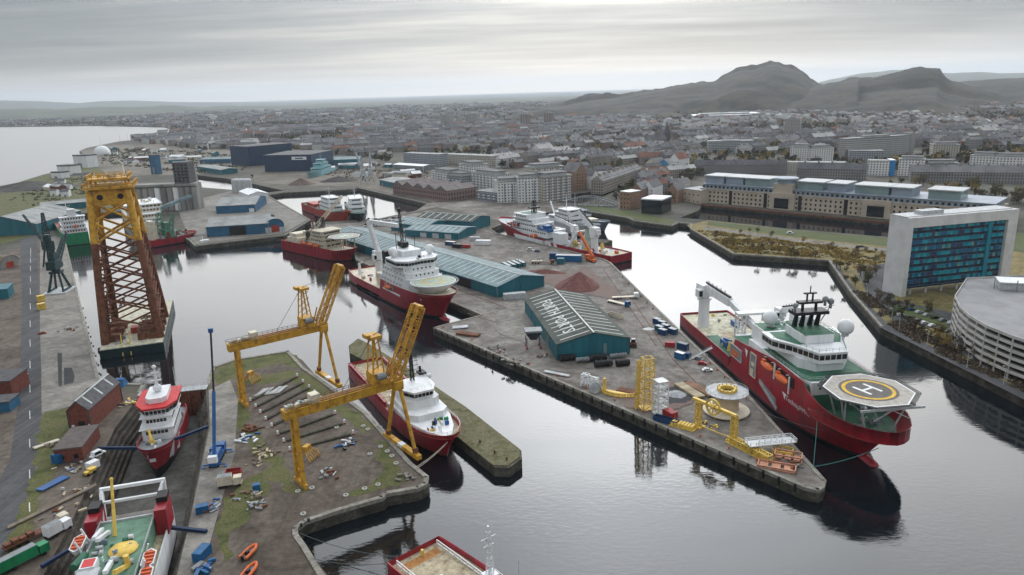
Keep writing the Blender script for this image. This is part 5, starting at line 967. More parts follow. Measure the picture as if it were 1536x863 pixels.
def mobile_crane():
    c = G(327, 690); t = thing('mobile_crane', 'blue telescopic mobile crane beside the dry dock, boom raised', 'crane', c, R(98))
    b = MB(); b.box(-6, 6, -1.4, 1.4, .8, 2.0); b.box(4.2, 7, -1.35, 1.35, 1.2, 3.4); b.build('carrier', m_blue, t)
    for i in range(5):
        for sy in (-1, 1): b = MB(); b.cyl((-5 + i * 2.4, sy * 1.1, .65), (-5 + i * 2.4, sy * 1.5, .65), .65, n=12); b.build('wheel', m_black, t)
    b = MB(); b.box(-4.6, 1.5, -1.3, 1.3, 2.1, 4.0); b.build('superstructure', m_blue, t); b = MB(); b.box(-6.2, -4.6, -1.4, 1.4, 2.0, 4.2); b.build('counterweight', m_white, t); b = MB(); b.box(0, 2, 1.3, 2.3, 2.2, 4.2); b.build('cab', m_blue, t)
    b = MB(); b.bar((-3, 0, 3.6), (6.5, 0, 22), .9, 1.1); b.build('boom', m_blue, t); b = MB(); b.bar((6.3, 0, 21.6), (13, 0, 41), .5, .65); b.build('boom_extension', m_black, t); b = MB(); b.box(12.6, 13.6, -.7, .7, 40.6, 42); b.build('boom_head', m_blue, t)
    for x in (-5, 5):
        for sy in (-1, 1): b = MB(); b.bar((x, sy * 1.4, 1), (x, sy * 3.6, .9), .4); b.box(x - .5, x + .5, sy * 3.6 - .5, sy * 3.6 + .5, 0, .3); b.build('outrigger', m_blue, t)
    c = G(886, 392); t = thing('mobile_crane', 'orange mobile crane at the stern of the striped vessel', 'crane', c, R(110)); b = MB(); b.box(-6, 6, -1.5, 1.5, .8, 2.2); b.box(-3, 2, -1.4, 1.4, 2.2, 4.5); b.build('carrier', m_orange, t); b = MB(); b.bar((-3, 0, 4), (12, 3, 19), 1.5, 1.8); b.build('boom', m_orange, t); b = MB(); b.box(4, 6.5, -1.4, 1.4, 2.2, 3.8); b.build('cab', m_orange, t)
    for i in range(4):
        for sy in (-1, 1): b = MB(); b.cyl((-4.6 + i * 2.8, sy * 1.2, .65), (-4.6 + i * 2.8, sy * 1.6, .65), .65, n=10); b.build('wheel', m_black, t)
mobile_crane()
def far_cranes():
    m = m_lgrey
    for i, (x, lab) in enumerate(((546, 'left of two pale dock cranes beside the far basin'), (557, 'right of two pale dock cranes beside the far basin'))):
        c = G(x, 276 - i); t = thing('dock_crane', lab, 'crane', c, R(100), 'pale dock cranes'); b = MB()
        for sx in (-1, 1):
            for sy in (-1, 1): b = MB(); b.bar((sx * 5, sy * 5, 0), (sx * 2, sy * 2, 13), 1.1); b.build('leg', m, t)
        b = MB(); b.box(-5, 4, -3, 3, 13, 20); b.build('cab', m, t); b = MB(); b.lattice((3, 0, 18), (8, 8 - 9 * i, 42), 2.4, 1.2, 8, .7, .4); b.build('jib', m, t); b = MB(); b.lattice((-2, 0, 20), (-3, 0, 34), 2.6, 1.2, 5, .7, .4); b.build('tower', m, t)
far_cranes()
dry_dock()
m_nvy = mat('navy steel', (0.008, 0.028, 0.08), .55, .25)
for (ax, ay, bx, by) in ((262, 659, 312, 640), (206, 672, 148, 672), (243, 790, 310, 797), (112, 820, 62, 850)):
    a, b = G(ax, ay, 4.6), G(bx, by, 4.6); t = MB(); t.bar(a, b, .9, .9); tag(t.build('shoring_beam', m_nvy), {262: 'blue beam from the tug to the crane side of the dry dock', 206: 'blue beam from the tug to the brick building side', 243: 'dark blue beam right of the green decked ship', 112: 'dark blue beam left of the green decked ship'}[ax], 'beam', 'dry dock shoring beams')
# ---------------------------------------------------------------- dock buildings
m_twall = mat('teal cladding', (0.018, 0.135, 0.175), .55, .2, .15, streak=True); m_troof = mat('weathered teal roof', (0.16, 0.235, 0.25), .7, .28, .12)
m_droof = mat('mossy dark roof', (0.062, 0.075, 0.064), .8, .35, .15); m_groof = mat('grey sheet roof', (0.27, 0.28, 0.275), .7, .25, .1); m_bwall = mat('blue cladding', (0.03, 0.12, 0.22), .55, .2, .12); m_nwall = mat('navy cladding', (0.012, 0.035, 0.085), .5, .2, .05); m_brick = mat('red brick', (0.17, 0.055, 0.04), .85, .3, .8); m_slate = mat('grey slate', (0.075, 0.075, 0.08), .7, .3, .5)
m_concw = mat('stained concrete', (0.27, 0.265, 0.25), .85, .3, .1, streak=True); m_pink2 = mat('pale strip', (0.62, 0.63, 0.60), .6, .15, .8)
m_light = mat('translucent rooflight', (0.42, 0.46, 0.45), .5, .25, .6)
def rct(A, B, z=4.0): a, b = G(*A, z), G(*B, z); return a, ang(a, b), (b - a).length
def depth_to(A, B, C): a, b, c = G(*A), G(*B), G(*C); d = (b - a).normalized(); return abs(d.x * (c.y - a.y) - d.y * (c.x - a.x))
def shed(name, label, A, B, dep, eave, ridge, wallm, roofm, along='y', lights=0, doors=(), lm=None, panels=0, group=None, over=.6, cat='warehouse'):
    "portal shed: walls with gables, two roof slopes, rooflights, sliding doors and corner flashings"
    a, rz, w = rct(A, B); t = thing(name, label, cat, (a.x, a.y, 4), rz, group); d = dep
    mb = MB()
    if along == 'y': gab = [((0, 0), (w, 0)), ((w, d), (0, d))]; pl = [((w, 0), (w, d)), ((0, d), (0, 0))]
    else: gab = [((w, 0), (w, d)), ((0, d), (0, 0))]; pl = [((0, 0), (w, 0)), ((w, d), (0, d))]
    for p, q in gab:
        m_ = ((p[0] + q[0]) / 2, (p[1] + q[1]) / 2); mb.add([(*p, 0), (*q, 0), (*q, eave), (*m_, ridge), (*p, eave)], [(0, 1, 2, 3, 4)])
    for p, q in pl: mb.add([(*p, 0), (*q, 0), (*q, eave), (*p, eave)], [(0, 1, 2, 3)])
    wl = mb.build('wall', wallm, t)
    hw = (w if along == 'y' else d) / 2; ln = d if along == 'y' else w; sl = (ridge - eave) / hw
    def T(u, v, z):  # u across from the first eave, v along the ridge
        return (u, v, z) if along == 'y' else (v, u, z)
    slopes = []; lw = .3 if lm else .45
    for k in (0, 1):
        u0, u1 = (-over, hw) if k == 0 else (2 * hw + over, hw); z0 = eave - sl * over; mb = MB()
        q = [T(u0, -over, z0), T(u0, ln + over, z0), T(u1, ln + over, ridge), T(u1, -over, ridge)]; mb.add([Vector(p) for p in q] + [Vector(p) + Vector((0, 0, .3)) for p in q], [(0, 1, 2, 3), (4, 5, 6, 7), (0, 1, 5, 4), (1, 2, 6, 5), (2, 3, 7, 6), (3, 0, 4, 7)]); slopes.append(mb.build('roof_slope', roofm, t))
        for i in range(lights):
            v = ln * (i + .5) / lights; mb = MB(); ua, ub = (hw * .12, hw * .93) if k == 0 else (2 * hw - hw * .12, 2 * hw - hw * .93); za, zb = eave + sl * hw * .12, eave + sl * hw * .93
            q = [T(ua, v - lw, za + .34), T(ua, v + lw, za + .34), T(ub, v + lw, zb + .34), T(ub, v - lw, zb + .34)]; mb.add([Vector(p) for p in q] + [Vector(p) + Vector((0, 0, .06)) for p in q], [(4, 5, 6, 7), (0, 1, 5, 4), (1, 2, 6, 5), (2, 3, 7, 6), (3, 0, 4, 7)]); mb.build('rooflight', lm or m_light, slopes[-1])
    mb = MB(); mb.bar(T(hw, -over, ridge + .34), T(hw, ln + over, ridge + .34), .7, .25); mb.build('ridge_cap', lm or m_light, t)
    for (x, y) in ((0, 0), (w, 0), (0, d), (w, d)): mb = MB(); mb.box(x - .2, x + .2, y - .2, y + .2, 0, eave - .2); mb.build('corner_flashing', roofm, t)
    for (side, c, dw, dh, dm) in doors:
        mb = MB()
        if side == 'f': mb.box(c - dw / 2, c + dw / 2, -.15, .05, .05, dh)
        elif side == 'l': mb.box(-.15, .05, c - dw / 2, c + dw / 2, .05, dh)
        else: mb.box(w - .05, w + .15, c - dw / 2, c + dw / 2, .05, dh)
        mb.build('door', dm, t)
    if panels:
        for i in range(1, panels):
            for (side) in ('f', 'l', 'r'):
                L_ = w if side == 'f' else d; mb = MB(); p = L_ * i / panels
                h = eave + (sl * min(p, w - p) if side == 'f' and along == 'y' else 0) - .3
                if side == 'f': mb.box(p - .12, p + .12, -.1, .0, 0, h)
                elif side == 'l': mb.box(-.1, 0, p - .12, p + .12, 0, eave - .3)
                else: mb.box(w, w + .1, p - .12, p + .12, 0, eave - .3)
                mb.build('cladding_rib', wallm, wl)
    return t, w, d
# the lettered shed on the pier
FPd = 74.0
t, w, d = shed('lettered_warehouse', 'teal warehouse on the pier with white lettering across its dark roof', (836, 541), (944, 531), FPd, 7.6, 11.6, m_twall, m_droof, lights=13, doors=(('f', 22, 1.4, 6, m_troof), ('l', 20, 8, 6, m_troof)), lm=m_pink2, panels=9)
vs, fs = text_mesh('FORTH PORTS', 8.6, .045); sl_ = 4.0 / (w / 2); mb = MB()
xs = [v.x for v in vs]; k_ = 52 / (max(xs) - min(xs)); mb.add([(7.6 + v.y * .95, d * .47 - v.x * k_, 7.6 + (7.6 + v.y * .95) * sl_ + .48) for v in vs], fs); mb.build('roof_lettering', m_pink2, t)
t2, w2, d2 = shed('long_warehouse', 'long teal warehouse with pale weathered roof beside the red helideck vessel', (746, 447), (816, 430), 232, 6.6, 10.4, m_twall, m_troof, lights=40, doors=(('f', 21, 7, 5.4, m_twall), ('l', 34, 15, 5.6, m_black), ('l', 120, 10, 5.6, m_bwall)), panels=13)
shed('transit_shed', 'small teal shed nearest the parked cars on the pier', (640, 352), (675, 343), 42, 7, 9.6, m_twall, m_troof, lights=8, doors=(('f', 8, 5, 5, m_bwall),))
shed('transit_shed', 'low teal shed with white door bays in front of the green roofed one', (688, 360), (714, 350), 52, 5.4, 7.6, m_twall, m_troof, lights=9, doors=(('l', 10, 6, 4, m_lgrey), ('l', 22, 6, 4, m_lgrey), ('l', 34, 6, 4, m_lgrey)))
shed('transit_shed', 'teal shed with mossy green roof next to the striped vessel bow', (708, 347), (735, 338), 60, 8, 11, m_twall, m_droof, lights=8)
# sheds on the left pier
shed('dock_shed', 'blue gabled shed with dark open door at the left pier edge', (311, 356), (404, 350), 46, 9, 13.5, m_bwall, m_groof, 'x', 0, (('f', 26, 14, 8, m_black), ('f', 52, 5, 5, m_lgrey), ('f', 64, 5, 5, m_lgrey)), panels=16)
shed('dock_shed', 'blue shed with wide grey roof behind the open door shed', (325, 321), (384, 318), 62, 8, 13, m_bwall, m_groof, 'x', 0, (('f', 36, 5, 4, m_white),), panels=8)
shed('dock_shed', 'white shed with grey door beside the inner dock water', (374, 303), (403, 300), 46, 8, 11, m_white, m_white, 'y', 0, (('f', 14, 7, 5, m_grey),))
def arch_shed(label, A, B, dep, h, wm, rm):
    a, rz, w = rct(A, B); t = thing('arched_shed', label, 'warehouse', (a.x, a.y, 4), rz); n = 12; arc = [(w / 2 - w / 2 * math.cos(math.pi * i / n), h * .45 + h * .55 * math.sin(math.pi * i / n)) for i in range(n + 1)]
    mb = MB()
    for y, o in ((0, 1), (dep, -1)): vs = [(0, y, 0), (w, y, 0)] + [(x, y, z) for x, z in arc[::-1]]; mb.add(vs, [tuple(range(len(vs)))])
    for x in (0, w): mb.add([(x, 0, 0), (x, dep, 0), (x, dep, h * .45), (x, 0, h * .45)], [(0, 1, 2, 3)])
    mb.build('wall', wm, t); mb = MB()
    for (x0, z0), (x1, z1) in zip(arc, arc[1:]): mb.add([(x0, -.4, z0 + .2), (x1, -.4, z1 + .2), (x1, dep + .4, z1 + .2), (x0, dep + .4, z0 + .2)], [(0, 1, 2, 3)])
    mb.build('roof', rm, t); mb = MB(); mb.box(w * .3, w * .7, -.15, 0, 0, h * .5); mb.build('door', m_red2, t)
arch_shed('blue fronted shed with pale arched roof at the left pier tip', (399, 350), (427, 346), 26, 12, m_bwall, m_groof)
arch_shed('brown corrugated arched hut beside the left road', (2, 405), (30, 398), 46, 9, m_concw, mat('rusty brown roof', (0.17, 0.13, 0.08), .8, .3))
shed('quay_shed', 'teal gabled shed with grey roof at the left frame edge', (-40, 356), (58, 352), 80, 10, 18, m_twall, m_groof, lights=6)
shed('quay_shed', 'long low teal shed behind the green coaster', (62, 318), (130, 312), 26, 7, 9, m_twall, m_groof, 'x')
shed('pump_house', 'red brick pump house with slate roof beside the dry dock', (106, 647), (138, 645), 26, 8, 11.5, m_brick, m_slate, lights=3, doors=(('f', 4.4, 2.4, 3.6, m_black), ('f', 1.3, 1, 2.4, m_white), ('f', 7.2, 1, 2.4, m_white)), cat='building', over=.3)
def flat_building(name, label, A, B, dep, h, wm, rm, wins=0, par=.5, cat='building', floors=1, group=None, z0=4.0):
    a, rz, w = rct(A, B, z0); t = thing(name, label, cat, (a.x, a.y, z0), rz, group); mb = MB(); mb.box(0, w, 0, dep, 0, h); o = mb.build('wall', wm, t); mb = MB(); mb.box(-.3, w + .3, -.3, dep + .3, h, h + par); r = mb.build('roof', rm, t)
    me = MB().box(-.7, .7, -.08, .06, 0, 1.5).mesh('window', m_glass)
    for f in range(floors):
        for i in range(wins): put('window', me, o, (w * (i + .5) / wins, 0, 1 + f * (h / floors)))
    return t, w
flat_building('workshop', 'low red brick workshop with flat brown roof and blue box beside it', (84, 695), (126, 690), 17, 4.6, m_brick, mat('brown felt roof', (0.12, 0.10, 0.095), .9, .2), 2)
flat_building('site_hut', 'red brown hut at the left frame edge below the road bend', (-30, 600), (20, 596), 14, 7, m_brick, m_slate); flat_building('site_hut', 'teal box hut at the left frame edge', (-20, 452), (14, 448), 16, 6, m_twall, m_twall); flat_building('site_hut', 'blue shed beside the red brown hut', (-30, 622), (16, 618), 8, 4, m_bwall, m_slate)
def silos():
    a, b = G(182, 318), G(300, 314); t = thing('grain_silo', 'long row of stained concrete grain silos behind the cream ship', 'silo', (a.x, a.y, 4), ang(a, b)); w = (b - a).length; n = 13; r = w / n / 2
    for i in range(n): mb = MB(); mb.cyl((r * (2 * i + 1), 0, 0), (r * (2 * i + 1), 0, 25), r * .98, n=14); mb.build('silo_tube', m_concw if i not in (6, 9) else m_white, t, smooth=False)
    mb = MB(); mb.box(0, w, 0, 14, 0, 26.5); mb.build('block', m_concw, t); mb = MB(); mb.box(0, w, -3, 13, 26.5, 29); mb.build('head_gallery', m_concw, t)
    mb = MB(); mb.box(w * .74, w * .93, -2, 16, 29, 52); tw = mb.build('elevator_tower', mat('dark concrete', (0.09, 0.09, 0.095), .85, .3), t)
    for f in range(6):
        for i in range(4): put('window', MB().box(-1, 1, -.1, .1, 0, 1.6).mesh('window', m_glass), tw, (w * .76 + i * 4.2, -2.02, 31 + f * 3.4))
    mb = MB(); mb.bar((w * .94, -6, 16), (w * .72, -60, 8), 3.4, 3); mb.build('conveyor', m_troof, t); mb = MB(); mb.bar((w * .72, -60, 9), (w * 1.0, -105, 3), 3, 3); mb.build('conveyor', m_lgrey, t)
    for q in ((.86, -25), (.78, -45), (.82, -76), (.93, -94)): mb = MB(); mb.bar((w * q[0], q[1], 0), (w * q[0], q[1], 10), .9); mb.build('trestle', m_grey, t)
silos()
for i in range(3):
    c = G(356 + i * 8, 288); mb = MB(); mb.lathe([(6, 0), (6, 15), (5, 16.5), (.1, 17.5)], (0, 0, 0), 16); tag(mb.build('storage_tank', m_lgrey, None, c), ('leftmost', 'middle', 'rightmost')[i] + ' of three grey storage tanks above the white shed', 'tank', 'grey storage tanks')
c = G(154, 233); mb = MB(); mb.ball((0, 0, 0), 18, 20); tag(mb.build('storage_dome', m_white, None, (c.x, c.y, 8), smooth=True), 'white storage dome near the sea wall', 'dome')
flat_building('fabrication_hall', 'tall navy hall with white sign panel beyond the inner docks', (398, 258), (469, 257), 90, 26, m_nwall, m_slate, par=1); flat_building('fabrication_hall', 'navy hall wing with flat roof left of the signed hall', (374, 250), (440, 243), 60, 34, m_nwall, m_slate, par=1)
a, b = G(440, 257.6), G(462, 257.5); sg = thing('sign_panel', 'long white sign on the navy fabrication hall', 'sign', (a.x, a.y - 1.5, 23), ang(a, b)); mb = MB(); mb.box(0, (b - a).length, -.3, 0, 0, 5); mb.build('panel', m_white, sg); mb = MB(); mb.box(6, (b - a).length - 6, -.4, -.3, 1.6, 3.4); mb.build('lettering_band', m_nwall, sg)
for i, (A, B, dep, h, wm, rm, lab) in enumerate((((470, 250), (540, 247), 60, 12, m_twall, m_troof, 'teal works shed right of the navy hall'), ((300, 246), (345, 245), 40, 10, m_bwall, m_troof, 'blue works shed left of the navy hall'), ((330, 244), (374, 243), 30, 9, m_bwall, m_white, 'blue shed with white roof edge beside the navy hall'), ((296, 256), (333, 262), 26, 9, m_twall, m_groof, 'grey roofed shed with dark gable near the silo tower'), ((590, 253), (635, 256), 26, 8, m_grey, m_white, 'white roofed shed before the far red apartments'), ((580, 266), (615, 268), 30, 7, m_lgrey, m_groof, 'low pale works building near the pale dock cranes'), ((570, 278), (592, 283), 36, 9, m_twall, m_groof, 'teal ended shed joined to the long brick warehouse'))):
    shed('works_shed', lab, A, B, dep, h * .8, h, wm, rm, 'x', doors=(('f', 8, 6, 4, m_grey),))
for (x, y, w_, h, lab) in ((97, 262, 30, 14, 'white works building with dark roof by the sea wall'), (122, 252, 34, 22, 'white block with black top by the sea wall'), (232, 262, 14, 30, 'dark blue tower behind the yellow jacket'), (85, 268, 22, 9, 'low white hut by the sea wall')):
    a = G(x, y); t = thing('port_building', lab, 'building', a, R(-20)); mb = MB(); mb.box(-w_ / 2, w_ / 2, 0, w_ * .7, 0, h); mb.build('wall', m_bwall if 'blue' in lab else m_white, t); mb = MB(); mb.box(-w_ / 2 - .3, w_ / 2 + .3, -.3, w_ * .7 + .3, h, h + 2); mb.build('roof', m_slate, t); mb = MB(); mb.box(-w_ * .2, w_ * .1, -.2, 0, 0, h * .4); mb.build('door', m_grey, t)
# brick warehouse with a row of gables by the far basin
def gable_row():
    a, b = G(590, 291), G(672, 303); t = thing('brick_warehouse', 'long pink brick warehouse with repeated gables beside the far basin', 'warehouse', (a.x, a.y, 4), ang(a, b)); w = (b - a).length; d = 42; n = 5; mp = window_mat('pink brick facade', (0.24, 0.16, 0.145), (0.05, 0.05, 0.06), 4, 5, .4, .55); mr = mat('brown grey roof', (0.19, 0.165, 0.16), .8, .25, .2)
    mb = MB(); mb.wall((0, 0), (w, 0), 0, 12).wall((w, 0), (w, d), 0, 12).wall((w, d), (0, d), 0, 12).wall((0, d), (0, 0), 0, 12); mb.build('wall', mp, t)
    for i in range(n):
        x0, x1 = w * i / n, w * (i + .96) / n; xm = (x0 + x1) / 2; mb = MB(); mb.add([(x0, -.5, 12), (xm, -.5, 17), (xm, d, 17), (x0, d, 12), (x1, -.5, 12), (x1, d, 12)], [(0, 1, 2, 3), (1, 4, 5, 2), (0, 4, 1), (3, 2, 5)]); mb.build('gable_roof', mr, t)
gable_row()
# white framed glass tower
def tower():
    a, b = G(1353, 445), G(1508, 427); t = thing('office_tower', 'white framed slab block with rows of turquoise and blue panels', 'building', (a.x, a.y, 4), ang(a, b)); w = (b - a).length; d = 13; H = 44
    mf = mat('white framed concrete', (0.62, 0.62, 0.61), .7, .1, .15)
    for (x0, x1) in ((-9, 1.2), (w - 6, w + .5)): mb = MB(); mb.box(x0 if x0 > 0 else -1.8, x1, -1.2, d, 0, H - 5.5); mb.build('end_wall', mf, t)
    mb = MB(); mb.box(-1.8, w + .5, -1.2, d, H - 5.5, H); mb.build('top_beam', mf, t); mb = MB(); mb.box(1.2, w - 6, .6, d - .3, 4, H - 5.5); core = mb.build('core', mat('dark floor bands', (0.02, 0.03, 0.05), .4, .2), t)
    mb = MB(); mb.box(-2, w - 2, 1, d - 1, H, H + .4); mb.box(10, 24, 3, 9, H + .4, H + 2.4); mb.build('roof_plant', m_lgrey, t)
    cols = [mat('turquoise panel', (0.02, 0.30, 0.38), .25, .1, 1), mat('teal panel', (0.02, 0.21, 0.29), .25, .1, 1), mat('blue panel', (0.025, 0.11, 0.22), .25, .1, 1), mat('pale green panel', (0.12, 0.30, 0.27), .3, .1, 1), mat('violet panel', (0.045, 0.05, 0.11), .3, .1, 1)]
    rows, nc = 9, 32; x0, x1 = 1.5, w - 6.3; pw = (x1 - x0) / nc; r = random.Random(5); rh = (H - 5.5 - 5) / rows
    mes = [MB().box(.05, pw - .08, -.25, .02, 0, rh * .56).mesh('panel', c) for c in cols]; mo = MB().box(0, pw * .86, -.12, .02, 0, rh * .36).mesh('window', m_glass)
    for f in range(rows):
        z = 5 + f * rh
        for i in range(nc): put('panel', r.choices(mes, (5, 4, 3, .7, 2))[0], core, (x0 + i * pw, .6, z + rh * .42))
        mb = MB(); mb.box(x0, x1, .2, .58, z - .05, z + .25); mb.build('floor_band', m_bwall, core)
        for i in range(0, nc, 4): put('window', mo, core, (x0 + i * pw + .3, .58, z + .3))
    for i in range(6): mb = MB(); x = x0 + (x1 - x0) * (i + .5) / 6; mb.cyl((x, 2, 0), (x, 2, 4.2), .6, n=10); mb.build('pilotis', mf, t)
    mb = MB(); mb.box(x1 - 12, x1 - 9.5, -.4, .6, 2, H - 5.6); mb.build('stair_shaft', cols[1], core)
tower()
def car_park():
    m_c = mat('precast pale concrete', (0.50, 0.49, 0.46), .8, .15, .2); pts = [G(1425, 499), G(1432, 517), G(1445, 532), G(1470, 550), G(1510, 569), G(1570, 592), G(1650, 620)]; n = len(pts); t = thing('car_park', 'curved pale multi-storey car park with open decks at the right edge', 'car park', (pts[0].x, pts[0].y, 4))
    loc = [Vector((p.x - pts[0].x, p.y - pts[0].y)) for p in pts]; back = [p + Vector((60 if i else 8, 26 if i < 2 else 14)) for i, p in enumerate(loc)]; loop = [tuple(p) for p in loc] + [tuple(p) for p in back[::-1]]
    a = sum(loop[i][0] * loop[(i + 1) % len(loop)][1] - loop[(i + 1) % len(loop)][0] * loop[i][1] for i in range(len(loop)))
    if a < 0: loop = loop[::-1]
    back = Vector((75, 20)); far = Vector((75, 75)); LP = [tuple(p) for p in loc] + [(80, -60), (110, 36), (24, 30)]
    a = sum(LP[i][0] * LP[(i + 1) % len(LP)][1] - LP[(i + 1) % len(LP)][0] * LP[i][1] for i in range(len(LP))); lp = LP if a > 0 else LP[::-1]
    for f in range(7):
        z = f * 2.85; mb = MB(); mb.prism(lp, z + 2.6 - 2.6, z + .3); mb.build('deck_slab', m_c if f < 6 else mat('roof deck', (0.27, 0.27, 0.275), .8, .15, .1), t)
        if f == 0: continue
        for p, q in list(zip(loc, loc[1:])) + [(Vector((24, 30)), loc[0]), (Vector((110, 36)), Vector((24, 30)))]:
            k = max(1, int((q - p).length / 6))
            for i in range(k):
                a_, b_ = p.lerp(q, i / k), p.lerp(q, (i + .97) / k); mb = MB(); mb.bar((*a_, z + .5), (*b_, z + .5), .3, 1.25); mb.build('parapet_panel', m_c, t)
                if f < 7: mb = MB(); mb.bar((*a_, z - 3), (*a_, z), .45); mb.build('column', m_c, t)
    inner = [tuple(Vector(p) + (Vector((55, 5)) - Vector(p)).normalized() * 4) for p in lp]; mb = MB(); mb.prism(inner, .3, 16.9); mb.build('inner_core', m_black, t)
    mb = MB(); mb.prism([(27, 9), (39, 5), (43, 14), (31, 18)], 17.5, 21); sh = mb.build('stair_hut', m_lgrey, t); mb = MB(); mb.prism([(26, 8.5), (39.5, 4), (44, 14.5), (30.5, 19)], 21, 21.5); mb.build('hut_roof', m_white, sh)
    for i in range(4): mb = MB(); mb.bar((26 + 6 * i, 12 - 7 * i, 17.4), (26 + 6 * i, 12 - 7 * i, 23), .3); mb.build('lamp_post', m_grey, t)
car_park()
def gov():
    a, b = G(1050, 303), G(1337, 329); t = thing('government_office', 'long sandstone office range with grey attic and glass roof pavilions by the basin', 'building', (a.x, a.y, 4), ang(a, b)); w = (b - a).length; w += 75; d = 46
    ms = mat('pale sandstone', (0.47, 0.40, 0.32), .8, .12, .1); ma = mat('blue grey attic', (0.26, 0.31, 0.37), .5, .12, .1); mg = mat('pavilion glass', (0.22, 0.30, 0.30), .2, .1, .1); wx = m_glass
    mb = MB(); mb.box(0, w, 0, d, 0, 14); wl = mb.build('wall', ms, t); mb = MB(); mb.box(2, w - 2, 2.5, d - 2, 14, 18.5); mb.build('attic', ma, t); mb = MB(); mb.box(1, w - 1, 1.5, d - 1, 18.5, 19.1); mb.build('roof', ma, t); mb = MB(); mb.box(-.4, w + .4, -.6, 1.4, 13.9, 14.5); mb.build('cornice', ms, wl)
    me = MB().box(-.8, .8, -.12, .05, 0, 1.9).mesh('window', wx); ma_ = MB().box(-1.1, 1.1, -.12, .05, 0, 2.0).mesh('window', wx); n = int(w / 4.4)
    for i in range(n):
        x = (i + .5) * w / n
        for f in range(3): put('window', me, wl, (x, 0, 1.6 + f * 4.2))
        put('attic_window', ma_, t, (x, 2.45, 15.2))
    for k in (.13, .27, .40, .56, .70, .84):
        mb = MB(); x = w * k; mb.box(x - 1.6, x + 1.6, -.2, .4, 0, 14); mb.build('glazed_slot', m_black, wl)
    for (k, wd, c) in ((.045, 20, 0), (.13, 18, 0), (.22, 24, 0), (.335, 18, 1), (.42, 24, 0), (.515, 16, 0), (.63, 28, 0), (.725, 16, 0), (.85, 24, 0)):
        x = w * k; p = MB()
        if c: p.box(x - 9, x + 9, -1.2, 16, 14, 24); o = p.build('central_block', ms, t); p = MB(); p.lathe([(9, 0), (9, 4), (11, 4), (10.5, 5.4), (.1, 6)], (x, 7, 24), 20); p.build('drum_lantern', ma, o)
        else: p.box(x - wd / 2, x + wd / 2, 7, 30, 19.1, 26); o = p.build('pavilion', mg if wd > 22 else ma, t); p = MB(); p.box(x - wd / 2 - 1, x + wd / 2 + 1, 5.5, 31, 26, 27); p.build('pavilion_roof', m_lgrey, o)
    for k in (.335, .66): x = w * k; p = MB(); p.box(x - 12, x + 12, -2.2, .2, 0, 15.5); o = p.build('entrance_front', ms, t); p = MB(); p.box(x - 7, x + 7, -2.4, -2.1, 1, 10.5); p.build('entrance_glazing', m_glass, o); p = MB(); p.box(x - 8.5, x + 8.5, -2.5, -2.1, 11.6, 12.4); p.build('entrance_lintel', ms, o)
    a, b = G(1049, 307), G(1339, 335); t = MB(); t.bar((a.x, a.y, 3.8), (b.x, b.y, 3.8), 1.2, 1.6); tag(t.build('basin_wall', m_rust), 'dark brown embankment wall along the office basin', 'wall')
gov()
# white apartment blocks of the harbour front
m_fl = [window_mat('white flats', (0.68, 0.68, 0.66), (0.06, 0.07, 0.09), 3.4, 3.0, .42, .5, .1), window_mat('cream flats', (0.46, 0.43, 0.37), (0.06, 0.06, 0.08), 3.4, 3.0, .42, .5, .1), window_mat('grey flats', (0.30, 0.32, 0.34), (0.05, 0.06, 0.08), 3.2, 3.0, .5, .5, .1)]
FLN = [0]
def flats(label, A, B, dep, h, mi=0, steps=0, roofm=None, group=None, top=True, wins=True):
    a, rz, w = rct(A, B); t = thing('apartment_block', label, 'apartment block', (a.x, a.y, 4), rz, group); FLN[0] += 1
    mb = MB(); z = 0; mb.wall((0, 0), (w, 0), 0, h).wall((w, 0), (w, dep), 0, h).wall((w, dep), (0, dep), 0, h).wall((0, dep), (0, 0), 0, h); wl = mb.build('wall', m_fl[mi], t); mb = MB(); mb.box(-.5, w + .5, -.5, dep + .5, h, h + .7); mb.build('roof', roofm or m_groof, t)
    if top: mb = MB(); mb.box(w * .1, w * .9, dep * .15, dep * .85, h + .7, h + 3.4); p = mb.build('penthouse', m_lgrey, t); mb = MB(); mb.box(w * .07, w * .93, dep * .1, dep * .9, h + 3.4, h + 3.9); mb.build('penthouse_roof', m_slate, p)
    fl = int(h / 3); n = max(2, int(w / 7))
    if wins:
        me = MB().box(-1.3, 1.3, -.6, .1, 0, .9).mesh('balcony', m_white)
        for f in range(1, fl):
            for i in range(n): put('balcony', me, wl, (w * (i + .5) / n, 0, f * 3 + .1))
        mg_ = MB().box(-.5, .5, -.12, .05, 0, fl * 3 - 2).mesh('glazed_bay', m_bgrey)
        for i in range(n): put('glazed_bay', mg_, wl, (w * (i + 1) / n - w / n * .12, 0, 1))
    return t
flats('white harbour flats, leftmost block beside the brick warehouse', (648, 283), (672, 288), 22, 22); flats('white harbour flats, tall block behind the leftmost pair', (690, 282), (708, 286), 24, 30); flats('grey white flats between the tall white blocks', (672, 288), (694, 291), 20, 20, 2)
flats('white harbour flats with dark penthouse left of the widest block', (708, 289), (744, 295), 22, 24, 0); flats('white harbour flats, wide block with five bays facing the dock', (747, 305), (783, 303), 26, 22, 0); flats('white harbour flats, bright block right of the widest one', (778, 305), (816, 303), 24, 26, 0); flats('cream stepped flats at the river corner', (817, 305), (858, 300), 26, 27, 1); flats('tall cream flats behind the river corner', (800, 292), (846, 288), 26, 30, 1); flats('low grey flats in front of the tall white block', (715, 300), (745, 304), 20, 10, 2, top=False)
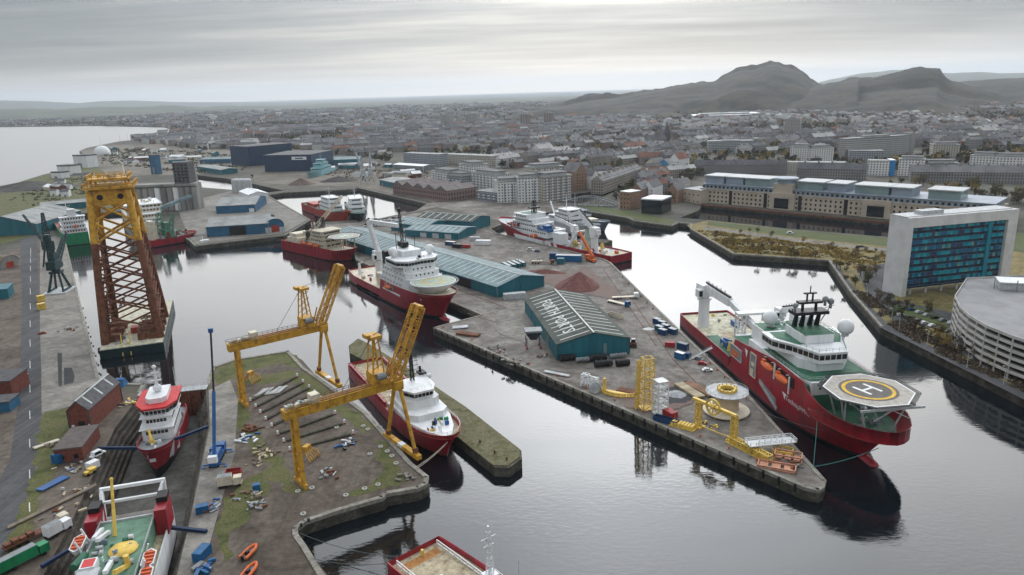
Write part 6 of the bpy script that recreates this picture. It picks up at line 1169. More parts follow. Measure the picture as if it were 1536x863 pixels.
# river corner: glazed office and brick lodge
flat_building('glazed_office', 'white framed glazed office on the river corner lawn', (962, 320), (992, 322), 26, 13, m_glass, m_white, par=1.2); flat_building('quay_lodge', 'tan brick gabled lodge beside the river mouth', (930, 313), (944, 315), 16, 17, mat('tan brick', (0.30, 0.19, 0.13), .85, .2), m_white, 3, floors=4); flat_building('quay_office', 'square sandstone pavilion left of the long office range', (1024, 302), (1050, 306), 24, 13, mat('pale sandstone', (0.5, 0.39, 0.28)), m_grey, 4, floors=2)
def swing_bridge():
    a, b = G(842, 308), G(922, 311); t = thing('swing_bridge', 'dark bowstring truss bridge over the river mouth', 'bridge', (a.x, a.y, 4.5), ang(a, b)); w = (b - a).length
    for y in (0, 9):
        n = 10; pts = [(w * i / n, y, 2.5 + 6.5 * math.sin(math.pi * i / n)) for i in range(n + 1)]; mb = MB()
        for p, q in zip(pts, pts[1:]): mb.bar(p, q, .8)
        for i, p in enumerate(pts): mb.bar((p[0], y, 0), p, .5); mb.bar((p[0], y, 0), pts[min(n, i + 1)], .35)
        mb.bar((0, y, 0), (w, y, 0), .9); mb.build('truss', m_grey, t)
    mb = MB(); mb.box(0, w, 0, 9, -.4, .1); mb.build('bridge_deck', m_pier, t)
swing_bridge()
# ---------------------------------------------------------------- the town
def proj(p):
    q = Vector(p) - Vector((0, 0, CAM_H)); zz = q.dot(_f); xr = q.dot(_r) / zz * F_PX; yr = -q.dot(_u) / zz * F_PX
    return 768 + xr * _c - yr * _s, 431.5 + xr * _s + yr * _c
m_tw = [window_mat('sandstone tenement', (0.30, 0.265, 0.225), (0.04, 0.045, 0.055), 2.9, 3.3, .4, .55, .3), window_mat('grey stone tenement', (0.22, 0.215, 0.21), (0.035, 0.04, 0.05), 2.9, 3.3, .4, .55, .3), window_mat('white render', (0.62, 0.61, 0.58), (0.06, 0.065, 0.08), 3.2, 3.0, .4, .5, .15), window_mat('brown brick', (0.20, 0.13, 0.10), (0.045, 0.05, 0.06), 3.0, 3.0, .4, .5, .25)]
m_tr = [mat('dark slate roof', (0.095, 0.097, 0.105), .65, .3, .05), mat('grey slate roof', (0.17, 0.17, 0.175), .65, .3, .05), mat('pale flat roof', (0.40, 0.40, 0.39), .7, .2, .05), mat('red tile roof', (0.21, 0.10, 0.07), .8, .25, .05)]
def gable_mb(w, d, e, r, hip=0.0):
    a, b = MB(), MB(); a.wall((0, 0), (w, 0), 0, e).wall((w, 0), (w, d), 0, e).wall((w, d), (0, d), 0, e).wall((0, d), (0, 0), 0, e); a.add([(0, 0, e), (0, d, e), (0, d / 2, r)], [(0, 2, 1)]); a.add([(w, 0, e), (w, d, e), (w, d / 2, r)], [(0, 1, 2)])
    o = .35; s = (r - e) / (d / 2); q = [(-.3, -o, e - o * s), (w + .3, -o, e - o * s), (w + .3, d / 2, r + .15), (-.3, d / 2, r + .15), (w + .3, d + o, e - o * s), (-.3, d + o, e - o * s)]; b.add(q, [(0, 1, 2, 3), (3, 2, 4, 5)]); return a, b
KIND = (('stone_tenement', 'sandstone tenement row with slate roof and chimneys in the town beyond the docks', 'tenement'), ('stone_tenement', 'grey stone tenement row with slate roof and chimneys in the town beyond the docks', 'tenement'), ('white_house_row', 'white rendered block with pitched roof in the town beyond the docks', 'house row'), ('brick_house_row', 'brown brick block with pitched roof in the town beyond the docks', 'house row'))
GRP = ('sandstone tenements of the town', 'grey tenements of the town', 'white blocks of the town', 'brick blocks of the town')
EXC = [px([(640, 310), (870, 312), (860, 255), (640, 255)]), px([(1010, 330), (1350, 345), (1560, 345), (1560, 262), (1175, 258), (1040, 268)]), px([(590, 232), (740, 236), (740, 262), (590, 262)]), px([(1255, 246), (1385, 240), (1385, 224), (1255, 230)]), px([(1172, 214), (1202, 214), (1202, 204), (1172, 204)]), px([(1055, 232), (1140, 232), (1140, 222), (1055, 222)]), px([(845, 310), (905, 300), (945, 283), (925, 276), (870, 288), (790, 296)]), px([(985, 222), (1015, 222), (1015, 210), (985, 210)]), px([(920, 330), (1020, 335), (1020, 308), (920, 305)])]
def town_ok(x, y):
    p = proj((x, y, 4)); u, v = p
    lim = lerp_prof([(-200, 205), (130, 205), (200, 214), (300, 226), (420, 222), (520, 235), (580, 243), (640, 250), (870, 262), (900, 300), (1000, 305), (1045, 300), (1060, 262), (1180, 257), (1300, 262), (1700, 262)], u)
    if v > lim or u < -60 or u > 1600: return False
    if any(pip(x, y, h) for h in HOLES[1:6]) or any(pip(x, y, e) for e in EXC): return False
    return True
def park(x, y): return noise.noise(Vector((x / 420, y / 420, 7))) > .2
spots = []; r = random.Random(21)
def lots():
    cell = 300
    for gy in range(2, 40):
        for gx in range(-24, 30):
            cx, cy_ = gx * cell, gy * cell
            d0 = math.hypot(cx, cy_)
            if d0 > 7600: continue
            th = R(25) * noise.noise(Vector((cx / 900, cy_ / 900, 2))) * 2 + R(32 if cx > 0 else 20); st = 1.0 if d0 < 2600 else (1.15 if d0 < 4500 else 1.7)
            c, s = math.cos(th), math.sin(th); ny = int(cell / (27 * st))
            for j in range(ny):
                v = -cell / 2 + j * 27 * st + (6 if j % 2 else 0); u = -cell / 2
                while u < cell / 2 - 8:
                    l = r.uniform(14, 46) * st; big = r.random() < .06; x, y = cx + u * c - v * s, cy_ + u * s + v * c
                    if r.random() < .8 and not park(x, y) and town_ok(x, y) and town_ok(x + l * c, y + l * s): spots.append((x, y, l, th, big))
                    u += l + r.choice((1, 2, 2, 9, 16))
lots(); spots.sort(key=lambda s: math.hypot(s[0], s[1]))
def kind_of():
    k = r.random(); return 0 if k < .36 else 1 if k < .66 else 2 if k < .87 else 3
LMK = []
def town_label(k, rk, lq, h, x, y):
    "size, colour, roof and the landmark it stands nearest to"
    if not LMK: LMK.extend((G(*p), n) for p, n in (((1000, 217), 'the church spire'), ((1187, 211), 'the lone pale tower block'), ((1310, 240), 'the long grey slab block'), ((1096, 230), 'the wide school block'), ((1010, 260), 'the white gabled house pair'), ((1110, 262), 'the stone terrace above the office range'), ((820, 292), 'the harbour flats'), ((700, 250), 'the red and white apartment range'), ((900, 290), 'the river bend'), ((1460, 262), 'the brick bayed white flats'), ((668, 193), 'the pale tower block pair'), ((800, 193), 'the brown tower block pair'), ((520, 235), 'the works sheds'), ((1220, 246), 'the white pair with black penthouse'), ((1380, 236), 'the cream hillside flats')))
    c = min(LMK, key=lambda q: (q[0].x - x) ** 2 + (q[0].y - y) ** 2); rel = ('behind ' if y > c[0].y + 50 else 'before ' if y < c[0].y - 50 else '') + ('left of' if x < c[0].x - 30 else 'right of' if x > c[0].x + 30 else 'near')
    return '%s %s %s, %s roof, %s %s' % ('long' if lq > 36 else 'short', 'low' if h < 9 else 'tall' if h > 14 else 'mid', ('sandstone row', 'stone row', 'white block', 'brick block')[k], ('slate', 'grey', 'pale', 'red')[rk], rel, c[1])
PRO = {}
def proto(k, lq, dq, hq, rk):
    key = (k, lq, dq, hq, rk)
    if key not in PRO:
        a, b = gable_mb(lq, dq, hq, hq + dq * .36); me = [a.mesh('wall', m_tw[k]), b.mesh('roof', m_tr[rk])]
        c = MB().box(-.6, .6, -1.3, 1.3, 0, 2.4); c.box(-.7, .7, -1.4, 1.4, 2.4, 2.6); PRO[key] = me + [c.mesh('chimney', m_tw[k])]
    return PRO[key]
stuffm = MB(); NIND = [0, 0, 0, 0]
for i, (x, y, l, th, big) in enumerate(spots):
    k = kind_of(); rk = r.choices((0, 1, 2, 3), (5, 4, 1.1, .8))[0]; d = r.choice((10, 12, 14)); h = r.choice((7, 10, 12, 13, 15)) if math.hypot(x, y) < 3000 else r.choice((5, 6, 8, 10))
    if big: h = r.choice((16, 19)); d = 18
    if k == 2 and h > 12: rk = r.choice((1, 2))
    if rk == 2 and math.hypot(x, y) > 1500 and r.random() < .75: rk = 0
    if NIND[k] < (150, 140, 150, 90)[k]:
        NIND[k] += 1; lq = int(l / 6) * 6 + 6; a, b, c = proto(k, lq, d, h, rk); t = thing(KIND[k][0], town_label(k, rk, lq, h, x, y), KIND[k][2], (x, y, 3.9), th, GRP[k]); put('wall', a, t); ro = put('roof', b, t)
        for q in range(max(1, lq // 15)): put('chimney', c, ro, (lq * (q + .5) / max(1, lq // 15), d / 2, h + d * .36 - .6))
    else:
        M = Matrix.Translation((x, y, 3.9)) @ Matrix.Rotation(th, 4, 'Z'); s = MB(); e = h; rr = h + d * .33; P_ = [M @ Vector(p) for p in ((0, 0, 0), (l, 0, 0), (l, d, 0), (0, d, 0), (0, 0, e), (l, 0, e), (l, d, e), (0, d, e), (0, d / 2, rr), (l, d / 2, rr))]; o = len(stuffm.v); stuffm.v += [tuple(p) for p in P_]; fo = len(stuffm.f)
        for f, mi in (((0, 1, 5, 4), k), ((1, 2, 6, 9, 5), k), ((2, 3, 7, 6), k), ((3, 0, 4, 8, 7), k), ((4, 5, 9, 8), 4 + rk), ((6, 7, 8, 9), 4 + rk)): stuffm.f.append(tuple(o + q for q in f)); stuffm.mi.append(mi)
        stuffm.uv[fo] = ((0, 0), (l, 0), (l, e), (0, e)); stuffm.uv[fo + 2] = ((0, 0), (l, 0), (l, e), (0, e))
struct(stuffm.build('distant_houses', m_tw + m_tr), 'stuff')
# landmark blocks
for lab, A, B, dep, h, mi, tp in (('white block with dark glass strips behind the long office range', (1184, 245), (1212, 246), 20, 24, 0, True), ('white block with black penthouse beside the dark glass one', (1213, 246), (1249, 245), 20, 22, 0, True), ('long cream low flats in front of the white pair', (1180, 259), (1268, 260), 18, 13, 1, False), ('white gridded office below the grey slab block', (1273, 245), (1324, 245), 22, 17, 2, False), ('white flats with bright blue end wall', (1299, 263), (1333, 264), 18, 18, 0, False), ('white stepped flats right of the blue ended block', (1346, 264), (1385, 265), 22, 20, 0, True), ('pale grey flats with balconies further right of the stepped flats', (1386, 264), (1436, 264), 22, 15, 2, True), ('white flats with red brick bays, left of the pair at the right edge', (1452, 260), (1490, 262), 20, 22, 0, True), ('white flats at the right edge of the town', (1491, 263), (1545, 264), 20, 22, 0, True), ('cream hillside flats below the crag', (1398, 236), (1438, 236), 26, 18, 1, True), ('white hillside block right of the cream hillside flats', (1478, 208), (1510, 207), 24, 16, 0, False), ('brick red flats with white bays beyond the works sheds', (606, 248), (660, 251), 20, 20, 2, False), ('long low red and white apartment range beyond the works sheds', (662, 246), (738, 250), 22, 16, 1, False)):
    flats(lab, A, B, dep, h, mi, top=tp, wins=False)
    if lab.endswith('blue end wall'): a, rz, w = rct((1333, 264), (1341, 264)); t = thing('blue_stair_tower', 'bright blue stair tower at the end of white flats', 'stair tower', (a.x, a.y, 4), rz); mb = MB(); mb.box(.4, w, -1, 19, 0, 19); mb.build('wall', mat('bright blue render', (0.01, 0.20, 0.50), .6, .1), t); mb = MB(); mb.box(.3, w + .2, -1.2, 19.2, 19, 19.6); mb.build('roof', m_white, t)
def slab(label, A, B, dep, h, wm, nm='tower_block', top=2.5):
    a, rz, w = rct(A, B); t = thing(nm, label, 'tower block', (a.x, a.y, 4), rz); mb = MB(); mb.wall((0, 0), (w, 0), 0, h).wall((w, 0), (w, dep), 0, h).wall((w, dep), (0, dep), 0, h).wall((0, dep), (0, 0), 0, h); mb.build('wall', wm, t); mb = MB(); mb.box(-.4, w + .4, -.4, dep + .4, h, h + .8); mb.box(w * .3, w * .7, dep * .2, dep * .8, h + .8, h + .8 + top); mb.build('roof', m_groof, t); n = max(2, int(h / 6))
    if w > 60:
        me = MB().box(0, w, -.8, -.1, 0, .9).mesh('balcony_band', m_lgrey)
        for i in range(1, int(h / 3)): put('balcony_band', me, t, (0, 0, i * 3))
        mb = MB(); mb.box(w, w + 9, -1, dep + 1, 0, h + 4); mb.build('stair_tower', m_concw, t)
    else:
        for x in (w * .33, w * .66): mb = MB(); mb.box(x - .6, x + .6, -.7, 0, 0, h); mb.build('shaft', m_concw, t)
m_tb = window_mat('tower block concrete', (0.36, 0.35, 0.32), (0.07, 0.075, 0.09), 3, 2.8, .5, .5, .1); m_tb2 = window_mat('tower block brown', (0.24, 0.19, 0.17), (0.06, 0.06, 0.07), 3, 2.8, .5, .5, .1)
slab('long grey ten storey slab block with balcony bands', (1266, 243), (1362, 236), 14, 33, m_tb, 'slab_block'); slab('pale tower block standing alone above the terraces', (1175, 211), (1199, 211), 22, 44, m_tb); slab('left of the two pale tower blocks at centre left', (661, 193), (675, 193), 24, 44, m_tb); slab('right of the two pale tower blocks at centre left', (699, 192), (713, 192), 24, 44, m_tb); slab('left of the two brown tower blocks at centre', (781, 194), (791, 194), 22, 44, m_tb2); slab('right of the two brown tower blocks at centre', (816, 191), (827, 191), 22, 44, m_tb2); slab('wide grey school block with white bands above the terraces', (1062, 230), (1130, 229), 26, 20, m_fl[2], 'school_block', 1)
def spire():
    c = G(1000, 217); t = thing('church', 'dark stone church with tall spire rising over the town', 'church', c, R(20)); mb = MB(); mb.box(-5, 5, -5, 5, 0, 24); mb.build('tower', m_slate, t); mb = MB(); mb.prism([(-5, -5), (5, -5), (5, 5), (-5, 5)], 24, 46, top=[(-.3, -.3), (.3, -.3), (.3, .3), (-.3, .3)]); mb.build('spire', m_slate, t); a, b = gable_mb(44, 18, 12, 21); o = a.build('nave', m_tw[1], t); o.location = (-49, -9, 0); o = b.build('nave_roof', m_tr[0], t); o.location = (-49, -9, 0)
spire()
def stadium():
    a = G(1052, 183); t = thing('stadium', 'pale football stadium with white framed stands below the hill', 'stadium', a, R(-10)); b = G(1128, 182); w = (b - a).length
    for k, (x0, x1, y0, y1) in enumerate(((0, w, 0, 26), (0, w, 96, 122), (-24, 0, 10, 112), (w, w + 24, 10, 112))): mb = MB(); mb.prism([(x0, y0), (x1, y0), (x1, y1), (x0, y1)], 0, 16 + 3 * (k % 2)); s = mb.build('stand', m_lgrey, t); mb = MB(); mb.box(x0 - 2, x1 + 2, y0 - 2, y1 + 2, 19 + 3 * (k % 2), 20.5 + 3 * (k % 2)); mb.build('stand_roof', m_white, s)
    for i in range(9):
        mb = MB(); x = w * i / 8; mb.bar((x, -2.5, 0), (x, -2.5, 22), 1.4); mb.build('roof_frame', m_white, t)
stadium()
def chimney_house(label, A, B, dep, e, wm, rm):
    a, rz, w = rct(A, B); t = thing('gabled_house', label, 'house', (a.x, a.y, 4), rz); mb = MB(); n = 2 if w > 20 else 1
    for i in range(n): x0, x1 = w * i / n, w * (i + 1) / n; xm = (x0 + x1) / 2; mb.add([(x0, 0, 0), (x1, 0, 0), (x1, 0, e), (xm, 0, e * 1.45), (x0, 0, e)], [(0, 1, 2, 3, 4)]); mb.add([(x0, dep, 0), (x1, dep, 0), (x1, dep, e), (xm, dep, e * 1.45), (x0, dep, e)], [(4, 3, 2, 1, 0)])
    mb.add([(0, 0, 0), (0, dep, 0), (0, dep, e), (0, 0, e)], [(3, 2, 1, 0)]); mb.add([(w, 0, 0), (w, dep, 0), (w, dep, e), (w, 0, e)], [(0, 1, 2, 3)]); wl = mb.build('wall', wm, t)
    for i in range(n): x0, x1 = w * i / n, w * (i + 1) / n; xm = (x0 + x1) / 2; mb = MB(); mb.add([(x0, -.3, e), (xm, -.3, e * 1.45 + .2), (xm, dep + .3, e * 1.45 + .2), (x0, dep + .3, e), (x1, -.3, e), (x1, dep + .3, e)], [(0, 1, 2, 3), (1, 4, 5, 2)]); mb.build('roof', rm, t)
    me = MB().box(-.6, .6, -.1, .05, 0, 1.4).mesh('window', m_glass)
    for f in range(int(e / 3.4)):
        for i in range(max(2, int(w / 4))): put('window', me, wl, (w * (i + .5) / max(2, int(w / 4)), 0, 1.2 + 3.4 * f))
for lab, A, B, e, wm, rm in (('white gabled house pair with red roof in the old town', (1003, 260), (1018, 261), 19, m_white, m_tr[3]), ('bright blue gabled house beside the white gabled pair', (987, 259), (1003, 260), 13, mat('house blue', (0.06, 0.25, 0.42)), m_tr[1]), ('yellow gabled house left of the blue one', (968, 258), (984, 259), 13, m_cream, m_tr[0]), ('tan brick flats left of the river bend', (864, 287), (880, 285), 22, mat('tan brick', (0.3, 0.19, 0.13)), m_tr[1]), ('white gabled house on the river bend', (888, 284), (899, 282), 15, m_white, m_tr[0]), ('brown brick gabled warehouse by the river', (946, 306), (962, 307), 15, m_tw[3], m_tr[1]), ('white gabled warehouse flats beside the brown ones', (963, 303), (980, 304), 15, m_white, m_tr[0]), ('tan gabled warehouse flats near the square pavilion', (1000, 304), (1016, 305), 13, mat('tan brick', (0.3, 0.19, 0.13)), m_tr[0])): chimney_house(lab, A, B, 26, e, wm, rm)
def row(label, A, B, dep, h, wk, rk):
    a, rz, w = rct(A, B); t = thing('terrace', label, 'terrace', (a.x, a.y, 4), rz); x, y = gable_mb(w, dep, h, h + dep * .4); x.build('wall', m_tw[wk], t); ro = y.build('roof', m_tr[rk], t); me = MB().box(-.9, .9, -1.8, 1.8, 0, 3).mesh('chimney', m_tw[wk])
    n = max(2, int(w / 14))
    for i in range(n): put('chimney', me, ro, (w * (i + .5) / n, dep / 2, h + dep * .4 - .8))
    md = MB().box(-1, 1, -1, .8, 0, 1.8).mesh('dormer', m_tr[rk])
    for i in range(n * 2): put('dormer', md, ro, (w * (i + .5) / n / 2, dep * .2, h + .6))
row('grey stone terrace running behind the roof pavilions', (1040, 262), (1180, 262), 14, 13, 1, 0); row('long dark stone terrace with dormers right of the office range', (1195, 268), (1298, 271), 16, 13, 1, 0); row('long bonded warehouse with slate roof at the right of the office range', (1365, 273), (1560, 276), 18, 12, 1, 1); row('sandstone terrace curving along the river', (904, 292), (962, 270), 14, 15, 0, 1); row('sandstone tenement row above the river bend', (840, 280), (884, 276), 14, 16, 0, 0); row('red roofed long terrace in the old town', (958, 247), (1000, 247), 16, 12, 0, 3)
# ---------------------------------------------------------------- yard things
def at(x, y, z=4.03): return G(x, y, z)
m_cols = {'blue': mat('container blue', (0.015, 0.055, 0.14), .55, .25, .6), 'lblue': mat('sky blue paint', (0.014, 0.11, 0.26), .5, .25, .6), 'red': mat('container red', (0.34, 0.03, 0.03), .55, .25, .6), 'teal': mat('container teal', (0.02, 0.12, 0.15), .55, .2, .6), 'white': m_white, 'grey': m_grey, 'cream': m_cream, 'black': m_black, 'rust': m_rust, 'yellow': m_lyellow, 'silver': m_lgrey, 'green': m_green}
def container(label, x, y, rz, c='blue', l=6.1, w=2.44, h=2.6, group=None, topm=None, z=4.03):
    p = at(x, y, z); t = thing('container', label, 'container', p, R(rz), group); m = m_cols[c]; mb = MB(); mb.box(-l / 2, l / 2, -w / 2, w / 2, .1, h); mb.build('box', m, t); n = int(l / .9)
    mb = MB()
    for i in range(n): xx = -l / 2 + l * (i + .5) / n; mb.box(xx - .15, xx + .15, -w / 2 - .07, w / 2 + .07, .3, h - .2)
    mb.build('corrugation', m, t); mb = MB(); mb.box(-l / 2 + .1, l / 2 - .1, -w / 2 + .1, w / 2 - .1, h, h + .06); mb.build('roof', topm or m, t); mb = MB(); mb.box(l / 2, l / 2 + .08, -w / 2 + .15, w / 2 - .15, .25, h - .15); d = mb.build('door', m, t); mb = MB(); mb.bar((l / 2 + .12, 0, .3), (l / 2 + .12, 0, h - .2), .08); mb.build('lock_bar', m_lgrey, d)
CARP = {}
def car(label, x, y, rz, c='silver', group=None, van=False, z=4.03, p=None):
    p = p or at(x, y, z); t = thing('van' if van else 'car', label, 'van' if van else 'car', p, R(rz), group); key = (c, van)
    if key not in CARP:
        m = m_cols[c]; hc = 2.1 if van else 1.45; l = 2.6 if van else 2.15; b = MB(); sec = [(-l, .35), (-l, .85), (-l * .78, .9), (-l * .62, hc), (l * (.42 if van else .18), hc), (l * (.62 if van else .48), .95), (l, .8), (l, .35)]
        n = len(sec); b.add([(x_, -.88, z_) for x_, z_ in sec] + [(x_, .88, z_) for x_, z_ in sec], [tuple(range(n)), tuple(range(2 * n - 1, n - 1, -1))] + [(i, n + i, n + (i + 1) % n, (i + 1) % n) for i in range(n)]); g = MB(); y0 = .9
        for s in (-1, 1): g.add([(-l * .6, s * y0, .98), (l * .4, s * y0, .98), (l * .16, s * y0, hc - .12), (-l * .55, s * y0, hc - .12)], [(0, 1, 2, 3)])
        g.add([(l * (.62 if van else .48) + .03, -.75, 1.0), (l * (.62 if van else .48) + .03, .75, 1.0), (l * (.42 if van else .18) + .05, .72, hc - .08), (l * (.42 if van else .18) + .05, -.72, hc - .08)], [(0, 1, 2, 3)]); w = MB().cyl((0, -.12, 0), (0, .12, 0), .33, n=10); CARP[key] = (b.mesh('body', m), g.mesh('window', m_glass), w.mesh('wheel', m_black), l)
    b, g, w, l = CARP[key]; put('body', b, t); put('window', g, t)
    for sx in (-.62, .62):
        for sy in (-.82, .82): put('wheel', w, t, (l * sx, sy, .33))
    return t
# near tip of the pier
def reel():
    c = at(1089, 618); t = thing('storage_reel', 'large cream cable reel with grey railed top disc and yellow hub on the pier', 'reel', c); mb = MB(); mb.lathe([(.01, .5), (8.2, .5), (8.4, .9), (8.2, 1.2), (4.4, 1.6)], n=40); mb.build('lower_flange', m_cream, t); mb = MB(); mb.lathe([(4.4, 1.2), (4.3, 8.2)], n=32); mb.build('drum', mat('cream drum', (0.58, 0.47, 0.32), .6, .1, .4), t, smooth=True); mb = MB(); mb.lathe([(3.2, 8.2), (7.6, 8.0), (7.6, 8.3), (3.2, 8.5)], n=40); f = mb.build('upper_flange', m_lgrey, t); mb = MB(); mb.rail([(7.4 * math.cos(a * .35), 7.4 * math.sin(a * .35), 8.3) for a in range(18)], 1.1, .08, 3, True); mb.build('railing', m_lgrey, f); mb = MB(); mb.lathe([(3.3, 8.1), (3.3, 9.4), (2.5, 9.4), (2.5, 8.1)], n=20); h = mb.build('hub', m_lyellow, t)
    for i in range(14): a = i * math.pi / 7; mb = MB(); mb.bar((3.4 * math.cos(a), 3.4 * math.sin(a), 8.3), (3.4 * math.cos(a), 3.4 * math.sin(a), 10), .35); mb.build('hub_post', m_lyellow, h)
    for i in range(8): a = i * math.pi / 4; mb = MB(); mb.box(3.5, 8, -.25, .25, 0, .5, M=Matrix.Rotation(a, 4, 'Z')); mb.build('base_beam', m_lyellow, t)
reel()
def lattice_tower(name, label, x, y, w, h, m, n, rz=0):
    t = thing(name, label, 'lattice tower', at(x, y), R(rz)); mb = MB(); mb.lattice((0, 0, .2), (0, 0, h), w, w * (.75 if name == 'boom_section' else 1), n, .36, .24); mb.build('frame', m, t); mb = MB(); mb.box(-w * .55, w * .55, -w * .55, w * .55, 0, .25); mb.build('base', m, t)
    if name != 'boom_section':
        for i in range(5): mb = MB(); mb.box(-w / 2, w / 2, -w / 2, w / 2, h * (i + 1) / 5 - .1, h * (i + 1) / 5 + .05); mb.build('landing', m, t)
    else: mb = MB(); mb.lattice((-w * .9, 0, .2), (-w * .75, 0, h * .97), 1.0, 1.0, n + 2, .24, .16); mb.build('ladder_frame', m, t)
lattice_tower('boom_section', 'pale yellow lattice crane section standing upright on the pier', 970, 612, 4.6, 20, m_lyellow, 9, 15); lattice_tower('stair_tower', 'white scaffold stair tower beside the yellow lattice section', 990, 620, 4.0, 13, m_white, 6, 20)
container('red box behind the blue open skip by the white stair tower', 1005, 626, -62, 'red', 5, 3, 2.6)
def skip(label, x, y, rz, c, l=8, w=2.6, h=1.9):
    t = thing('skip', label, 'skip', at(x, y), R(rz)); m = m_cols[c]
    for (x0, x1, y0, y1) in ((-l / 2, l / 2, -w / 2, -w / 2 + .12), (-l / 2, l / 2, w / 2 - .12, w / 2), (-l / 2, -l / 2 + .12, -w / 2 + .13, w / 2 - .13), (l / 2 - .12, l / 2, -w / 2 + .13, w / 2 - .13)): mb = MB(); mb.box(x0, x1, y0, y1, .1, h); mb.build('side', m, t)
    mb = MB(); mb.box(-l / 2 + .13, l / 2 - .13, -w / 2 + .13, w / 2 - .13, .1, h * .5); mb.build('load', m_rust if c != 'blue' else m_black, t)
skip('blue open topped skip at the pier edge', 999, 634, -38, 'blue', 9)
def yellow_gear():
    t = thing('chain_stopper', 'yellow ribbed machine frame beside the blue skip', 'machine', at(1026, 641), R(-38)); 
    for i in range(7): mb = MB(); mb.cyl((-4 + i * 1.2, -1.5, 1), (-4 + i * 1.2, 1.5, 1), .6, n=10); mb.build('roller', m_lyellow, t)
    mb = MB(); mb.box(-5, 4.4, -1.8, 1.8, 0, .4); mb.build('base', m_lyellow, t)
    A, B = at(1047, 640), at(1100, 662); t = thing('cable_loader', 'yellow portal arm with big spoked wheel on two posts', 'loader', A, ang(A, B)); w = (B - A).length
    for x in (0, w): mb = MB(); mb.lattice((x, 0, 0), (x, 0, 9.4), 1.8, 1.5, 5, .4, .25); mb.build('post', m_lyellow, t); mb = MB(); mb.box(x - 2, x + 2, -1.6, 1.6, 0, .5); mb.build('foot', m_lyellow, t)
    mb = MB(); mb.bar((-2.5, 0, 10), (w + .6, 0, 9.4), 1.2, 1.0); mb.build('arm', m_lyellow, t); mb = MB(); n = 20; r0 = 2.7; wx = w * .45
    for i in range(n): a, b = 2 * math.pi * i / n, 2 * math.pi * (i + 1) / n; mb.bar((wx + r0 * math.cos(a), -1.0, 10 + r0 * math.sin(a)), (wx + r0 * math.cos(b), -1.0, 10 + r0 * math.sin(b)), .7, .5)
    for i in range(8): a = math.pi * i / 4; mb.bar((wx, -1.0, 10), (wx + r0 * math.cos(a), -1.0, 10 + r0 * math.sin(a)), .28)
    mb.cyl((wx, -1.7, 10), (wx, .6, 10), .6, n=10); mb.build('spoked_wheel', m_lyellow, t); mb = MB(); mb.bar((0, 0, .8), (w, 0, .8), .3); mb.build('tie_bar', m_lyellow, t)
    a, b = at(1092, 662), at(1155, 694); t = thing('truss_section', 'yellow box truss lying along the pier edge', 'truss', a, ang(a, b)); l = (b - a).length; mb = MB(); mb.lattice((0, 0, 1.2), (l, 0, 1.2), 2.2, 2.2, 10, .35, .22); mb.build('frame', m_lyellow, t)
    for i in range(4): mb = MB(); mb.box(l * .35 + i * 2.6, l * .35 + i * 2.6 + 2.0, -1.0, 1.0, .4, 1.7); mb.build('float_tank', m_lyellow, t)
    t = thing('turning_cradle', 'yellow curved cradle with toothed edge near the white winch frame', 'cradle', at(925, 592), R(-30)); mb = MB(); n = 14; pts = [(-7 + i * 14 / n, -2.2 + 2.4 * ((i - n / 2) / (n / 2)) ** 2, .3) for i in range(n + 1)]
    for p, q in zip(pts, pts[1:]): mb.bar(p, q, .5, .6); mb.bar((p[0], p[1], 1.3), (q[0], q[1], 1.3), .4)
    for p in pts: mb.bar(p, (p[0], p[1], 1.8), .4)
    mb.build('curved_rim', m_lyellow, t); mb = MB(); mb.box(-5, 5, -.4, 2, .1, .5); mb.build('base', m_lyellow, t); mb = MB(); mb.bar((-5.5, 1, .3), (-5.5, 1, 5.5), 1.0); mb.build('post', m_lyellow, t)
    t = thing('winch_frame', 'white winch frame on the pier edge', 'winch', at(885, 580), R(-30)); mb = MB(); mb.lattice((-2, 0, 0), (-2, 0, 5), 3.2, 2.6, 3, .3, .2); mb.lattice((2, 0, 0), (2, 0, 4), 3.2, 2.6, 3, .3, .2); mb.bar((-3, 0, 5), (3, 0, 4), .5); mb.build('frame', m_white, t)
    t = thing('cable_drum', 'grey cable drum standing against the white winch frame', 'cable drum', at(893, 589), R(-20)); mb = MB(); mb.cyl((0, -1, 2), (0, 1, 2), 1.4, n=20); mb.build('core', m_grey, t)
    for y in (-1.1, 1.0): mb = MB(); mb.cyl((0, y, 2), (0, y + .15, 2), 2.0, n=24); mb.build('flange', m_lgrey, t)
    t = thing('access_platform', 'white steel access platform with folded stairs near the pier tip', 'platform', at(1155, 676), R(8)); mb = MB(); mb.box(-8, 8, -2, 2, 3, 3.25); mb.build('deck', m_white, t)
    for x in (-4, 4): mb = MB(); mb.bar((x, 0, 0), (x - 2, -1.6, 3), .3); mb.bar((x, 0, 0), (x + 2, 1.6, 3), .3); mb.bar((x, 0, 0), (x - 2, 1.6, 3), .3); mb.build('trestle', m_white, t)
    mb = MB(); mb.rail([(-8, -2, 3.2), (8, -2, 3.2), (8, 2, 3.2), (-8, 2, 3.2)], 1.2, .14, 2, True); mb.build('railing', m_white, t); mb = MB()
    for i in range(5): mb.bar((-5 + i * 2, -1.4, 3.6), (-3 + i * 2, 1.2, 4.4), .35)
    mb.build('folded_stair', m_lgrey, t)
    mp = mat('salmon primer', (0.52, 0.26, 0.17), .7, .2)
